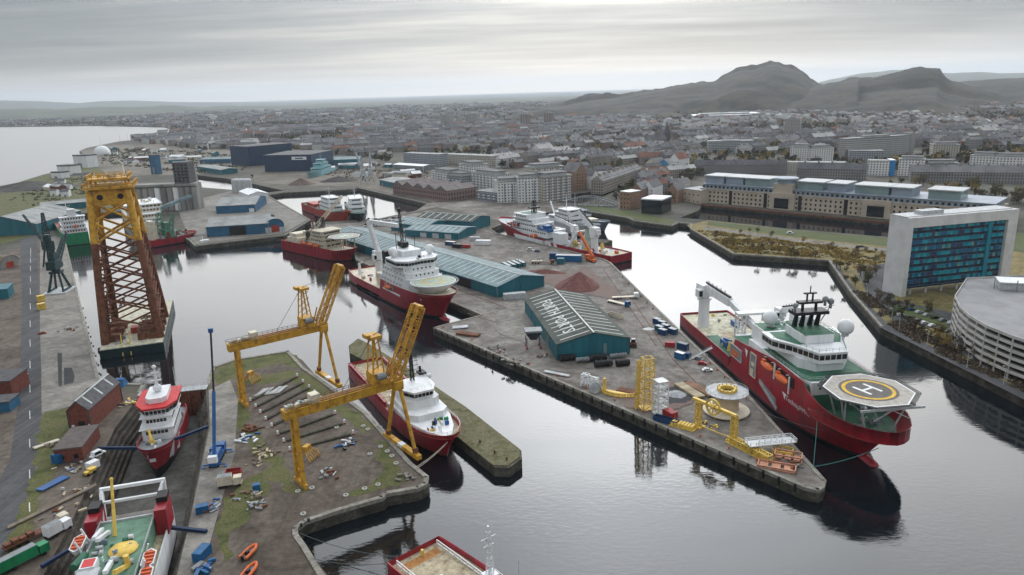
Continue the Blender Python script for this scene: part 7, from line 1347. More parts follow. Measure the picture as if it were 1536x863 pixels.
    for i, (x, y, l, w, hh, lab, mm) in enumerate(((1165, 702, 11, 4, .9, 'flat salmon pink steel section at the pier edge', mp), (1182, 690, 8, 4, 2.2, 'salmon pink open frame beside the white platform', mp), (1174, 681, 6, 4, 1.6, 'yellow square hatch frame on top of salmon frames', m_lyellow))):
        t = thing('cargo_skid', lab, 'steel skid', at(x, y), R(-25)); mb = MB()
        for z in (.2, hh): mb.rail([(-l / 2, -w / 2, z - .3), (l / 2, -w / 2, z - .3), (l / 2, w / 2, z - .3), (-l / 2, w / 2, z - .3)], .3, .35, 4, True)
        mb.build('frame', mm, t); mb = MB()
        for k in range(3): mb.box(-l / 2 + .3 + k * l / 3, -l / 2 + .2 + (k + .75) * l / 3, -w / 2 + .3, w / 2 - .3, hh * .35, hh * .6)
        mb.build('plate', mm, t)
yellow_gear()
def planks(name, label, x, y, rz, l, w, n, m, layers=2, cat='timber stack'):
    t = thing(name, label, cat, at(x, y), R(rz)); me = MB().box(-l / 2, l / 2, -w / n * .45, w / n * .45, 0, .4).mesh('plank', m)
    for k in range(layers):
        for i in range(n): put('plank', me, t, (rnd.uniform(-.3, .3), -w / 2 + w * (i + .5) / n, .3 + k * .42))
    for x in (-l * .35, l * .35): mb = MB(); mb.box(x - .2, x + .2, -w / 2, w / 2, 0, .3); mb.build('bearer', m_rust, t)
planks('pipe_stack', 'brown beam stack left of its twin near the cream reel', 1034, 588, 112, 15, 4, 5, m_deckw); planks('pipe_stack', 'brown beam stack right of its twin near the cream reel', 1050, 586, 116, 15, 4, 5, mat('brown timber', (0.24, 0.14, 0.09), .85, .3)); planks('pipe_stack', 'rusty beams lying at the left pier corner', 703, 503, -25, 12, 4, 4, m_rust); planks('pipe_stack', 'rusty plates behind the yellow cradle', 943, 588, -30, 9, 4, 4, m_rust, 1); planks('steel_bundle', 'pale steel bundle on the pier edge left of the winch frame', 835, 562, -32, 12, 2, 3, m_lgrey, 1); planks('steel_bundle', 'grey steel offcuts at the left pier corner', 690, 492, 10, 8, 4, 4, m_lgrey, 1)
for i, (x, y, l, m, lab) in enumerate(((851, 541, 7, m_black, 'low black net heap at the left end of the shed front'), (874, 544, 6, m_grey, 'grey net bundle between black heaps at the shed'), (897, 541, 8, m_black, 'black tyre bundle under the shed wall'), (905, 550, 8, m_black, 'black tyre bundle in front, centre of the shed front'), (927, 538, 8, m_grey, 'grey tyre bundle at the right end of the shed front'), (934, 549, 6, m_black, 'black tyre bundle at the right front corner'))):
    t = thing('tyre_bundle', lab, 'tyre bundle', at(x, y), R(8 + i), 'bundles in front of the lettered warehouse'); n = 6
    for k in range(n): mb = MB(); q = -l / 2 + l * (k + .5) / n; mb.cyl((q - l / n * .42, 0, 1.5), (q + l / n * .42, 0, 1.5), 1.55 - .1 * (k % 2) - (.5 if m is m_grey else 0), n=14); mb.build('tyre', m, t)
t = thing('hopper', 'dark loading hopper on four legs left of the lettered warehouse', 'hopper', at(800, 521), R(5))
for sx in (-1, 1):
    for sy in (-1, 1): mb = MB(); mb.bar((sx * 3.2, sy * 2.4, 0), (sx * 3.2, sy * 2.4, 5.5), .5); mb.build('leg', m_grey, t); mb = MB(); mb.cyl((sx * 3.2, sy * 2.4 - .3, .5), (sx * 3.2, sy * 2.4 + .3, .5), .55, n=10); mb.build('wheel', m_red2, t)
mb = MB(); mb.prism([(-1.4, -1.2), (1.4, -1.2), (1.4, 1.2), (-1.4, 1.2)], 4, 8, top=[(-3.8, -3), (3.8, -3), (3.8, 3), (-3.8, 3)]); mb.build('bin', mat('dark grey blue', (0.04, 0.05, 0.065), .6, .3), t); mb = MB(); mb.box(-4, 4, -3.2, 3.2, 8, 8.9); mb.build('rim', m_grey, t)
for i, (x, y, c, lab) in enumerate(((986, 486, 'blue', 'back left'), (993, 490, 'blue', 'back middle'), (998, 495, 'blue', 'middle right'), (989, 497, 'teal', 'middle left, dark'), (994, 502, 'blue', 'front left'), (1009, 501, 'blue', 'front right'))): container('blue tank container of the pier cluster, ' + lab, x, y, -55, c, 4.2, 2.6, 2.8, 'blue tank containers by the large red vessel', m_lgrey)
container('red skip box near the large red vessel stern', 1005, 520, -20, 'red', 4.5, 2.6, 2.2); container('dark blue box beside the red skip box', 1024, 524, -50, 'blue', 5, 2.6, 3, topm=m_grey); container('pale blue and white box near the gangway', 1020, 538, -50, 'lblue', 4.5, 2.6, 2.9, topm=m_white); container('small dark box beside the pale blue one', 1031, 537, -50, 'blue', 2.4, 2.4, 2.4)
car('dark grey car parked by the large red vessel', 1049, 540, -48, 'grey'); car('red car parked by the large red vessel', 1054, 547, -20, 'red'); car('white car parked by the large red vessel', 1061, 557, -2, 'white')
g_ = MB(); a, b = at(1034, 540), G(1068, 522, 7.5); g_.bar(a, b, 1.0, .3); g_.rail([a + Vector((0, .4, 0)), b + Vector((0, .4, 0))], 1, .08); tag(g_.build('gangway', m_lgrey), 'grey gangway sloping up to the large red vessel', 'gangway')
def lorry(label, x, y, rz, cab, bed, l=11, load=None, box=None, cy=None):
    t = thing('lorry', label, 'lorry', at(x, y), R(rz)); mb = MB(); mb.box(l / 2 - 2.4, l / 2, -1.25, 1.25, .7, 3.1); c = mb.build('cab', m_cols[cab], t); mb = MB(); mb.box(l / 2, l / 2 + .05, -1.05, 1.05, 1.8, 2.8); mb.build('windscreen', m_glass, c); mb = MB(); mb.box(-l / 2, l / 2 - 2.6, -1.25, 1.25, 1.0, 1.3); mb.build('bed', m_cols[bed], t); me = MB().cyl((0, -.2, 0), (0, .2, 0), .5, n=10).mesh('wheel', m_black)
    for q in (-.42, -.3, -.18, .38):
        for s in (-1, 1): put('wheel', me, t, (l * q, s * 1.05, .5))
    if box: mb = MB(); mb.box(-l / 2, l / 2 - 2.8, -1.25, 1.25, 1.3, 3.9); o = mb.build('box_body', m_cols[box], t); mb = MB(); mb.box(-l / 2 + .1, l / 2 - 2.9, -1.15, 1.15, 3.9, 3.98); mb.build('box_roof', m_cols['grey'], o)
    if load:
        for i in range(4): mb = MB(); mb.box(-l / 2 + .4 + i * 1.9, -l / 2 + 2.0 + i * 1.9, -1.0, 1.0, 1.3, 2.2 + .3 * (i % 2)); mb.build('load', m_cols[load], t)
lorry('white cabbed flatbed lorry on the pier, upper of the pair', 938, 448, 4, 'white', 'cream', 15); lorry('blue cabbed flatbed lorry on the pier, lower of the pair', 928, 457, -48, 'lblue', 'cream', 15); skip('cream and blue trailer skip between shed and lorries', 923, 476, -50, 'cream', 9)
t = thing('wheel_loader', 'brown wheel loader at the right corner of the lettered warehouse', 'loader', at(950, 520), R(80)); mb = MB(); mb.box(-2, 2, -1.2, 1.2, .9, 2.3); mb.build('body', m_rust, t); mb = MB(); mb.box(-.8, .8, -.9, .9, 2.3, 3.8); mb.build('cab', m_glass, t); mb = MB(); mb.box(2.8, 3.8, -1.5, 1.5, .3, 1.5); mb.bar((1.6, -.8, 1.6), (3, -.8, 1), .3); mb.bar((1.6, .8, 1.6), (3, .8, 1), .3); mb.build('bucket', m_white, t)
for sx in (-1.3, 1.3):
    for sy in (-1.2, 1.2): mb = MB(); mb.cyl((sx, sy - .3, .8), (sx, sy + .3, .8), .8, n=12); mb.build('wheel', m_black, t)
def heap(name, label, x, y, rx, ry, h, m, rz=0, seed=1, peak=(0, 0)):
    r = random.Random(seed); mb = MB(); n, k = 40, 10; vs = [(peak[0], peak[1], h)]
    for j in range(1, k + 1):
        f = j / k
        for i in range(n): a = 2 * math.pi * i / n; q = f * (1 + .16 * noise.noise(Vector((math.cos(a) * 2.2, math.sin(a) * 2.2, seed + f))) ); ridge = .12 * h * math.sin(math.pi * f) * noise.noise(Vector((math.cos(a) * 5, math.sin(a) * 5, seed))); vs.append((peak[0] * (1 - f) + rx * q * math.cos(a), peak[1] * (1 - f) + ry * q * math.sin(a), max(-.1, h * (1 - f) + ridge + r.uniform(-.05, .05) * h * .4) if j < k else -.1))
    fs = [(0, 1 + i, 1 + (i + 1) % n) for i in range(n)] + [(1 + (j - 1) * n + i, 1 + j * n + i, 1 + j * n + (i + 1) % n, 1 + (j - 1) * n + (i + 1) % n) for j in range(1, k) for i in range(n)]; mb.add(vs, fs); return tag(mb.build(name, m, None, at(x, y, 4.0), R(rz)), label, 'heap')
m_agg = ground_mat('red aggregate', [(0.11, 0.04, 0.035), (0.155, 0.066, 0.058), (0.20, 0.095, 0.083)], .3, fine=1.5, fine_amt=.35, bump=.4)
heap('gravel_heap', 'tall red gravel heap behind the lettered warehouse', 866, 430, 14, 16, 8.6, m_agg, 0, 3, (2, 3)); heap('gravel_heap', 'low red gravel ridge beside the tall heap', 818, 409, 16, 5, 2.2, m_agg, -15, 4); heap('sand_heap', 'small white sand heap by the vessel side road', 973, 494, 3, 2, 1.0, m_white, 0, 5); heap('slurry_heap', 'low grey gravel heap near the beam stacks', 1015, 592, 5, 5, .8, m_grey, 0, 6); heap('coal_heap', 'dark spoil heap on the left shore', 45, 283, 70, 40, 11, mat('dark spoil', (0.075, 0.068, 0.065), .9, .3, .05), 10, 7); heap('coal_heap', 'grey spoil heap beside the small basin', 508, 272, 30, 16, 7, mat('dark spoil', (0.075, 0.068, 0.065)), 0, 8)
heap('coal_heap', 'brown spoil heap on the small basin quay', 452, 277, 20, 12, 9, mat('brown spoil', (0.14, 0.10, 0.085), .9, .3, .05), 0, 9)
for i in range(4): container(('first', 'second', 'third', 'fourth')[i] + ' teal container from the left in the row behind the long warehouse', 760 + i * 7, 402 - i * 1.5, -66, 'teal', 12, 2.6, 2.8, 'teal containers behind the long warehouse', m_lgrey)
lorry('brown flatbed trailer right of the teal containers', 814, 396, -12, 'rust', 'rust', 16, 'cream'); container('long blue cabin at the stern of the striped vessel', 853, 392, -14, 'lblue', 18, 5, 4.5, topm=m_lgrey); container('short blue cabin left of the long blue cabin', 832, 389, -14, 'blue', 7, 4, 4.5); container('turquoise box in front of the blue cabins', 841, 396, -14, 'teal', 5, 4, 4); container('white cabin beside the green shed quay', 725, 367, -12, 'white', 12, 4, 3.5); container('orange box on the quay before the white cabin', 700, 372, -12, 'red', 6, 3, 2.6)
container('grey mesh crate row at the end of the long warehouse', 772, 448, 12, 'silver', 13, 4, 3.4); container('dark truck body parked near the low teal shed', 686, 372, -30, 'black', 8, 2.8, 3); container('white box trailer beside the dark truck body', 676, 368, -30, 'blue', 9, 2.8, 3, topm=m_white); car('white van parked at the quay of the striped vessel', 795, 376, -15, 'white', van=True); car('blue car parked at the quay of the striped vessel', 806, 378, -15, 'blue'); container('white accommodation box at the striped vessel bow', 712, 361, -10, 'silver', 8, 3, 3)
lorry('white lorry near the small teal shed', 613, 348, 40, 'white', 'grey', 9, box='white'); lorry('white lorry below the small teal shed', 628, 354, 30, 'white', 'grey', 8, box='white')
r = random.Random(4); k = 0
for j in range(4):
    for i in range(11):
        if r.random() < .14: continue
        c = r.choice(('white', 'silver', 'silver', 'grey', 'black', 'blue', 'red', 'white')); x, y = 548 + i * 5.4 + j * 1.5, 341 - j * 3.6 + i * -.35; car('%s car in row %s of the quayside car park, %s from the left' % (c, ('one', 'two', 'three', 'four')[j], ('1st', '2nd', '3rd', '4th', '5th', '6th', '7th', '8th', '9th', '10th', '11th')[i]), x, y, 62 + r.uniform(-3, 3), c, 'cars parked behind the long warehouse'); k += 1
for i in range(16):
    c = r.choice(('white', 'silver', 'grey', 'black', 'blue', 'red')); x, y = 1310 + (i % 8) * 12 + (i // 8) * 16, 470 - 8 * (i // 8) + (i % 8) * 4.0; car('%s car, %s of the %s row beside the tower lawn' % (c, ('1st', '2nd', '3rd', '4th', '5th', '6th', '7th', '8th')[i % 8], ('front', 'rear')[i // 8]), x + 28, y, 20, c, 'cars parked beside the tower')
car('white camper van on the lakeside lawn', 1185, 351, -12, 'white', van=True); car('dark car on the lakeside road', 1292, 371, -12, 'black')
# the slab yard below the cranes
L_ = [(376, 603), (384, 612), (391, 621), (399, 631), (408, 641), (417, 653), (426, 664), (435, 677)]; R_ = [(446, 566), (455, 575), (464, 583), (472, 591), (481, 600), (503, 622), (517, 636), (530, 652)]
m_slab = ground_mat('mossy slipway beam', [(0.03, 0.034, 0.02), (0.07, 0.066, 0.05), (0.12, 0.11, 0.09)], .4, fine=1.5, fine_amt=.4)
for i, (l, q) in enumerate(zip(L_, R_)):
    a, b = at(*l), at(*q); nm = ('first', 'second', 'third', 'fourth', 'fifth', 'sixth', 'seventh', 'nearest')[i]; t = thing('slipway_beam', '%s low mossy concrete beam row between the cranes, counted from the back' % nm if i < 7 else 'nearest low mossy concrete beam row between the cranes', 'concrete beam', a, ang(a, b), 'beam rows of the slab yard'); w = (b - a).length; n = 6
    me = MB().box(0, w / n - .3, -.55, .55, 0, .75).mesh('segment', m_slab)
    for k in range(n): put('segment', me, t, (1 + k * (w - 2) / n, 0, 0))
    for x in (0, w): mb = MB(); mb.box(x - .3, x + .3, -.3, .3, 0, 1.7); mb.build('post', m_white, t); mb = MB(); mb.box(x - .34, x + .34, -.34, .34, .0, .5); mb.build('post_base', m_red2, t)
m_wr = mat('painted tyre white', (0.5, 0.5, 0.46), .8, .2)
for i, (x, y) in enumerate(((455, 772), (519, 744), (547, 734), (567, 728), (594, 696), (588, 685), (581, 678), (571, 671), (555, 682), (447, 738), (468, 733), (505, 642), (545, 640), (552, 645))):
    mb = MB(); n = 12
    for k in range(n): a, b = 2 * math.pi * k / n, 2 * math.pi * (k + 1) / n; mb.bar((.65 * math.cos(a), .65 * math.sin(a), .25), (.65 * math.cos(b), .65 * math.sin(b), .25), .4, .4)
    tag(mb.build('tyre_ring', m_wr, None, at(x, y)), '%s white painted tyre on the crane quay edge, counted from the near corner' % ('1st 2nd 3rd 4th 5th 6th 7th 8th 9th 10th 11th 12th 13th 14th'.split()[i]), 'tyre', 'white tyres along the crane quay')
def grab(label, x, y, s=1.0):
    t = thing('grab', label, 'grab', at(x, y), R(-20)); t.scale = (s,) * 3
    for k in range(6): mb = MB(); y0 = -2.5 + k; mb.tube([(0, y0 * .3, 3.6), (1.6, y0, 2.2), (2.6, y0, .8), (2.2, y0, .1)], .16); mb.build('tine', m_yellow, t)
    for k in range(6): mb = MB(); y0 = -2.5 + k; mb.tube([(0, y0 * .3, 3.6), (-1.6, y0, 2.2), (-2.4, y0, .2)], .16); mb.build('tine', m_yellow, t)
    mb = MB(); mb.box(-.8, .8, -1.2, 1.2, 3.2, 4.4); mb.build('head', m_yellow, t)
grab('yellow grab lying beside the nearer crane leg', 462, 688, 1.1); grab('yellow grab under the farther crane girder', 377, 573, 1.1)
t = thing('pipe_rack', 'white pipe grid lying on the slab rows', 'pipe rack', at(405, 588), R(15)); 
for k in range(7): mb = MB(); mb.bar((-6 + k * .5, -3 + k, .4), (4 + k * .5, -3 + k, .4), .25); mb.build('pipe', m_white, t)
for k in range(4): mb = MB(); mb.bar((-4 + k * 2.5, -3, .65), (-1 + k * 2.5, 3, .65), .25); mb.build('pipe', m_white, t)
def pile(name, label, x, y, n, sp, mats, cat, seed, s=1.0):
    "a heap of separate loose pieces"
    r = random.Random(seed); t = thing(name, label, cat, at(x, y), r.uniform(0, 3))
    for i in range(n):
        l, w, h = r.uniform(.6, 2.6) * s, r.uniform(.3, .9) * s, r.uniform(.25, .7) * s; mb = MB(); M = Matrix.Translation((r.gauss(0, sp), r.gauss(0, sp), h * .3)) @ Matrix.Rotation(r.uniform(0, 3.1), 4, 'Z') @ Matrix.Rotation(r.uniform(-.25, .25), 4, 'X'); mb.box(-l / 2, l / 2, -w / 2, w / 2, 0, h, M=M); mb.build('piece', r.choice(mats), t)
mt = mat('grey driftwood', (0.20, 0.165, 0.125), .9, .3); sc_ = [m_rust, m_grey, mt, m_lgrey, m_deckw]
for i, a in enumerate((('timber_pile', 'timber pile left of the nearer crane leg, upper', 387, 690, 16, 2.2, [mt, m_deckw], 'timber pile'), ('timber_pile', 'timber pile left of the nearer crane leg, lower', 396, 676, 16, 2, [mt, m_deckw], 'timber pile'), ('scrap_pile', 'rust brown frame stack beside the dock apron', 373, 645, 22, 1.8, [m_rust], 'scrap pile'), ('crate_pile', 'blue and white crates below the rusty frame stack', 366, 660, 20, 2.2, [m_white, m_blue, m_lgrey], 'crates'), ('scrap_pile', 'dark blue scrap engine heap on the slab rows', 520, 667, 22, 1.5, [m_black, m_blue, m_grey, m_white], 'scrap pile'), ('stone_pile', 'pale stones at the quay corner by the supply vessel', 605, 714, 9, 1.3, [m_conc], 'stones'), ('scrap_pile', 'grey scrap near the white tyre at the nearer crane', 492, 713, 10, 1.6, [m_grey, m_lgrey, m_rust], 'scrap pile'), ('scrap_pile', 'mixed scrap on the grass by the red skip', 380, 745, 18, 2.2, sc_, 'scrap pile'), ('scrap_pile', 'brown scrap beside the orange boats track', 386, 760, 14, 1.6, sc_, 'scrap pile'), ('timber_pile', 'pale timber on the left verge below the brick pump house', 75, 668, 12, 1.6, [mt], 'timber pile'), ('scrap_pile', 'yellow planks at the dock head', 190, 605, 14, 1.8, [m_cream, m_lyellow, mt], 'planks'), ('scrap_pile', 'clutter beside the low brick workshop', 110, 702, 16, 2.2, sc_ + [m_blue], 'scrap pile'), ('scrap_pile', 'clutter left of the dry dock edge', 128, 735, 14, 2.4, sc_, 'scrap pile'), ('scrap_pile', 'loose blocks under the shoring beam left of the dry dock', 95, 770, 14, 2.4, sc_, 'scrap pile'), ('scrap_pile', 'clutter on the dock apron by the crane', 322, 760, 12, 1.5, sc_ + [m_blue, m_red2], 'scrap pile'), ('scrap_pile', 'pale gear on the left quay apron', 100, 495, 14, 3, sc_, 'scrap pile'), ('scrap_pile', 'fish boxes at the left road kerb', 64, 500, 14, 1.2, [m_rust, m_red2], 'scrap pile'), ('scrap_pile', 'offcuts under the pier shed left wall', 815, 535, 8, 1.2, sc_, 'scrap pile'), ('rope_pile', 'ropes and gear at the pier edge left of the hopper', 745, 528, 16, 3, [m_grey, m_rope, mt], 'gear'), ('rope_pile', 'loose gear at the pier edge below the hopper', 770, 545, 12, 2.5, [m_grey, m_rope, mt], 'gear'), ('scrap_pile', 'rusty offcuts near the pier tip', 1190, 700, 10, 1.6, [m_rust, m_grey], 'scrap pile'), ('scrap_pile', 'yellow offcuts under the spoked wheel', 1065, 640, 8, 1.4, [m_lyellow, m_black], 'scrap pile'))): pile(*a, seed=200 + i)
skip('red skip at the edge of the slab yard', 351, 714, 10, 'red', 4.6, 2.4, 2.2); lorry('cream flat lorry in front of the red skip', 346, 729, 15, 'cream', 'cream', 7, box='cream'); container('blue locker beside the dock apron', 385, 735, 20, 'lblue', 2.2, 2, 2); container('bright blue compressor at the dock apron', 304, 768, 20, 'lblue', 3.4, 2.4, 2.2); container('blue pump unit at the bottom edge right of the dry dock', 304, 836, 80, 'lblue', 5, 2.6, 2.6); pile('pump_gear', 'blue pump gear spread below the blue pump unit', 304, 852, 18, 1.3, [m_cols['lblue'], m_blue, m_grey], 'pump', 300, 1.4)
def rib(label, x, y, rz):
    t = thing('inflatable_boat', label, 'inflatable boat', at(x, y), R(rz), 'orange inflatable boats'); mb = MB(); pts = [(-2.8, -1), (1.2, -1), (2.6, -.5), (3.2, 0), (2.6, .5), (1.2, 1), (-2.8, 1)]
    mb.tube([(p[0], p[1], .9) for p in pts], .42, 8); mb.build('tube', m_orange, t); mb = MB(); mb.prism([(-2.7, -.9), (1.2, -.9), (2.8, 0), (1.2, .9), (-2.7, .9)], .3, .6); mb.build('floor', m_grey, t); mb = MB(); mb.box(-1.2, -.2, -.4, .4, .6, 1.6); mb.build('console', m_black, t); mb = MB(); mb.box(-3.1, -2.7, -.35, .35, .4, 1.6); mb.build('outboard', m_black, t)
rib('orange inflatable boat on the yard, upper of the pair', 374, 832, 75); rib('orange inflatable boat on the yard, lower of the pair', 375, 860, 80)
# left side road and dock edge
car('silver van driving on the left road', 38, 566, 112, 'silver', van=True); container('yellow tank at the road kerb, upper of the two', 62, 452, 40, 'yellow', 4, 3, 3.6); container('yellow tank at the road kerb, lower of the two', 63, 464, 40, 'yellow', 4, 3, 3.6)
t = thing('tarpaulin', 'bright blue tarpaulin heap at the head of the dry dock', 'tarpaulin', at(180, 578)); mb = MB(); mb.prism([(-2.8, -2), (2.8, -2.4), (3, 2), (-2.4, 2.2)], 0, 3, top=[(-1.8, -1.2), (2, -1), (1.8, 1.2), (-1.4, 1)]); mb.build('sheet', m_cols['lblue'], t)
container('blue container beside the low brick workshop', 91, 692, 80, 'lblue', 4.2, 3, 3.2); car('white van on the dock edge near the workshop', 147, 684, 65, 'white', van=True); container('white tank on the dock edge below the white van', 140, 702, 65, 'white', 3.5, 2.4, 2.4)
t = thing('dumper', 'small yellow dumper at the dry dock edge', 'dumper', at(134, 712), R(70)); mb = MB(); mb.box(-1.4, 1.2, -.8, .8, .5, 1.4); mb.build('body', m_lyellow, t); mb = MB(); mb.prism([(.4, -.9), (2, -.9), (2, .9), (.4, .9)], .8, 1.8, top=[(.1, -1.1), (2.4, -1.1), (2.4, 1.1), (.1, 1.1)]); mb.build('tub', m_lyellow, t)
for sx in (-1, 1.2):
    for sy in (-.9, .9): mb = MB(); mb.cyl((sx, sy - .2, .5), (sx, sy + .2, .5), .5, n=10); mb.build('wheel', m_black, t)
lorry('rust loaded articulated lorry on the dock road', 56, 805, 58, 'cream', 'rust', 17, 'rust'); lorry('white van bodied truck beside the loaded lorry', 88, 800, 65, 'white', 'white', 7, box='white'); lorry('green box trailer at the bottom left corner', 34, 846, 58, 'green', 'green', 13, box='green'); planks('pipe_stack', 'blue steel sections on the yard left of the dry dock', 80, 727, 66, 9, 3, 4, m_blue, 1); planks('pipe_stack', 'long pale duct beside the dock road', 82, 760, 60, 26, 1.6, 2, mt, 1); planks('timber_stack', 'white planks on the left verge', 70, 668, 50, 8, 2, 3, m_cream, 1)
# finger jetty with moss and pools
def finger():
    pl = px([(523, 519), (524, 530), (545, 541), (556, 556), (600, 590), (690, 660), (742, 701), (764, 702), (783, 688), (782, 676), (700, 612), (600, 545), (556, 518), (537, 508)], 3.4); c = Vector(pl[0]); a = sum(pl[i][0] * pl[(i + 1) % len(pl)][1] - pl[(i + 1) % len(pl)][0] * pl[i][1] for i in range(len(pl))); q = [(p[0] - c.x, p[1] - c.y) for p in pl]; q = q if a > 0 else q[::-1]
    t = thing('finger_jetty', 'mossy stone finger jetty on the far side of the supply vessel', 'jetty', (c.x, c.y, 0)); mb = MB(); mb.prism(q, -3, 3.4); mb.build('wall', m_quay, t); cx = sum(p[0] for p in q) / len(q); cy_ = sum(p[1] for p in q) / len(q); mb = MB(); mb.prism([(cx + (p[0] - cx) * .985, cy_ + (p[1] - cy_) * .985) for p in q], 3.4, 3.7); mb.build('moss_deck', ground_mat('moss and silt', [(0.05, 0.06, 0.02), (0.12, 0.115, 0.05), (0.17, 0.155, 0.095), (0.08, 0.085, 0.03)], .25, fine=1.2, fine_amt=.45, bump=.4), t)
    for x, y in ((742, 680), (720, 664), (760, 690), (560, 527)): p = G(x, y, 3.7); mb = MB(); mb.cyl((p.x - c.x, p.y - c.y, 3.7), (p.x - c.x, p.y - c.y, 4.7), .35, .3, 8); mb.build('bollard', m_rust, t)
finger()
# bollards, ladders and ropes along the pier
bm = MB(); bm.cyl((0, 0, 0), (0, 0, .7), .32, .26, 8); bm.cyl((0, 0, .7), (0, 0, .95), .45, .4, 8); bme = bm.mesh('bollard', mat('faded orange', (0.45, 0.12, 0.05), .7, .2)); bmd = bm.mesh('bollard', m_black); k = 0
for (a, b, n, me, s) in (((665, 493), (1180, 712), 12, bme, 'the long near edge of the pier'), ((1120, 600), (1055, 536), 6, bme, 'the edge under the large red vessel'), ((980, 465), (925, 408), 6, bmd, 'the right edge of the pier'), ((150, 565), (120, 450), 8, bmd, 'the left quay edge'), ((462, 785), (440, 800), 2, bmd, 'the near yard corner')):
    for i in range(n):
        p = at(a[0] + (b[0] - a[0]) * i / n, a[1] + (b[1] - a[1]) * i / n); o = put('bollard', me, None, p + Vector((0, .8, 0))); tag(o, '%s bollard along %s' % ('1st 2nd 3rd 4th 5th 6th 7th 8th 9th 10th 11th 12th'.split()[i], s), 'bollard', 'quay bollards')
fm = MB().box(-.35, .35, -.3, .0, -2.6, .2).mesh('timber_fender', m_boot)
q0, q1 = Vector((*BASIN[21], 4)), Vector((*BASIN[22], 4)); nf = 38; t = thing('quay_fenders', 'row of dark timber fenders on the long near face of the pier', 'fender row', q0, ang(q0, q1))
for i in range(nf): put('timber_fender', fm, t, ((q1 - q0).length * (i + .5) / nf, -.06, 0))
def rope(label, a, b, sag, m, r=.09):
    a, b = Vector(a), Vector(b); mb = MB(); mb.tube([a.lerp(b, i / 10) - Vector((0, 0, sag * 4 * (i / 10) * (1 - i / 10))) for i in range(11)], r, 5); tag(mb.build('mooring_rope', m), label, 'rope', 'mooring ropes')
rope('green rope from the large red vessel bow to the pier tip', G(1222, 700, 4.6), (113, 203, 9), .8, m_teal, .12); rope('upright green rope at the pier tip', G(1220, 703, 4.6), G(1226, 632, 12), .2, m_teal, .1); rope('long grey rope along the large red vessel side', G(1140, 615, 5), (109, 215, 8), 1.6, m_rope); rope('pale rope from the supply vessel bow, left of two', G(622, 702, 4.6), (-22, 221, 8), .8, m_cream, .09); rope('pale rope from the supply vessel bow, right of two', G(624, 704, 4.6), (-21, 222.5, 8.2), .8, m_cream, .09); rope('dark rope from the near workboat to the yard corner', G(450, 800, 4.5), G(598, 835, 4), 1.5, m_rope); rope('lower dark rope from the near workboat', G(470, 838, 4.5), G(596, 842, 4), 1.5, m_rope); rope('grey rope from the round helideck vessel bow', G(724, 474, 4.5), (-37, 382, 9), 1.0, m_rope)
# lamp posts and far masts
for i, (x, y, h) in enumerate(((1337, 486, 8), (1348, 497, 8), (1390, 520, 8), (1450, 552, 8), (1505, 578, 8), (1300, 447, 8), (778, 398, 16), (830, 318, 22), (1060, 562, 9), (152, 222, 30), (181, 216, 28), (193, 215, 28), (955, 512, 11))):
    t = thing('lamp_post', ('waterside lamp post, %s from the near end' % ('fourth', 'third', 'second', 'nearest but one', 'nearest', 'farthest')[i]) if i < 6 else ('tall grey mast behind the long warehouse', 'tall white mast behind the striped vessel', 'thin pole by the white car', 'left wind mast on the sea wall', 'middle wind mast on the sea wall', 'right wind mast on the sea wall', 'thin pole at the warehouse corner')[i - 6], 'lamp post' if i < 6 else 'mast', at(x, y), R(200)); mb = MB(); mb.cyl((0, 0, 0), (0, 0, h), .16 if h < 12 else .3, .09 if h < 12 else .2, 6); mb.build('pole', m_lgrey, t); mb = MB(); mb.bar((0, 0, h), (1.4, 0, h + .2), .14); mb.box(1.0, 1.9, -.18, .18, h + .1, h + .3); mb.build('lantern', m_lgrey, t)
# ---------------------------------------------------------------- vegetation
def leafy_mat(name, a, b):
    m = bpy.data.materials.new(name); m.use_nodes = True; t = m.node_tree; bs = t.nodes['Principled BSDF']; bs.inputs['Roughness'].default_value = .8; bs.inputs['Specular IOR Level'].default_value = .15
    oi = N(t, 'ShaderNodeObjectInfo'); tc = N(t, 'ShaderNodeNewGeometry'); n = N(t, 'ShaderNodeTexNoise'); n.inputs['Scale'].default_value = .18; n.inputs['Detail'].default_value = 4; t.links.new(tc.outputs['Position'], n.inputs[0])
    f = mathn(t, 'ADD', mathn(t, 'MULTIPLY', oi.outputs['Random'], .45), mathn(t, 'MULTIPLY', n.outputs[0], .7)); t.links.new(ramp(t, f, [(.25, a), (.8, b)]), bs.inputs['Base Color']); return m
m_leaf = [leafy_mat('autumn leaves', (0.13, 0.105, 0.03), (0.30, 0.205, 0.055)), leafy_mat('olive leaves', (0.036, 0.044, 0.018), (0.10, 0.095, 0.038)), leafy_mat('brown twigs', (0.06, 0.05, 0.04), (0.14, 0.105, 0.07))]
m_bark = mat('bark', (0.06, 0.048, 0.038), .9, .3, 1.0)
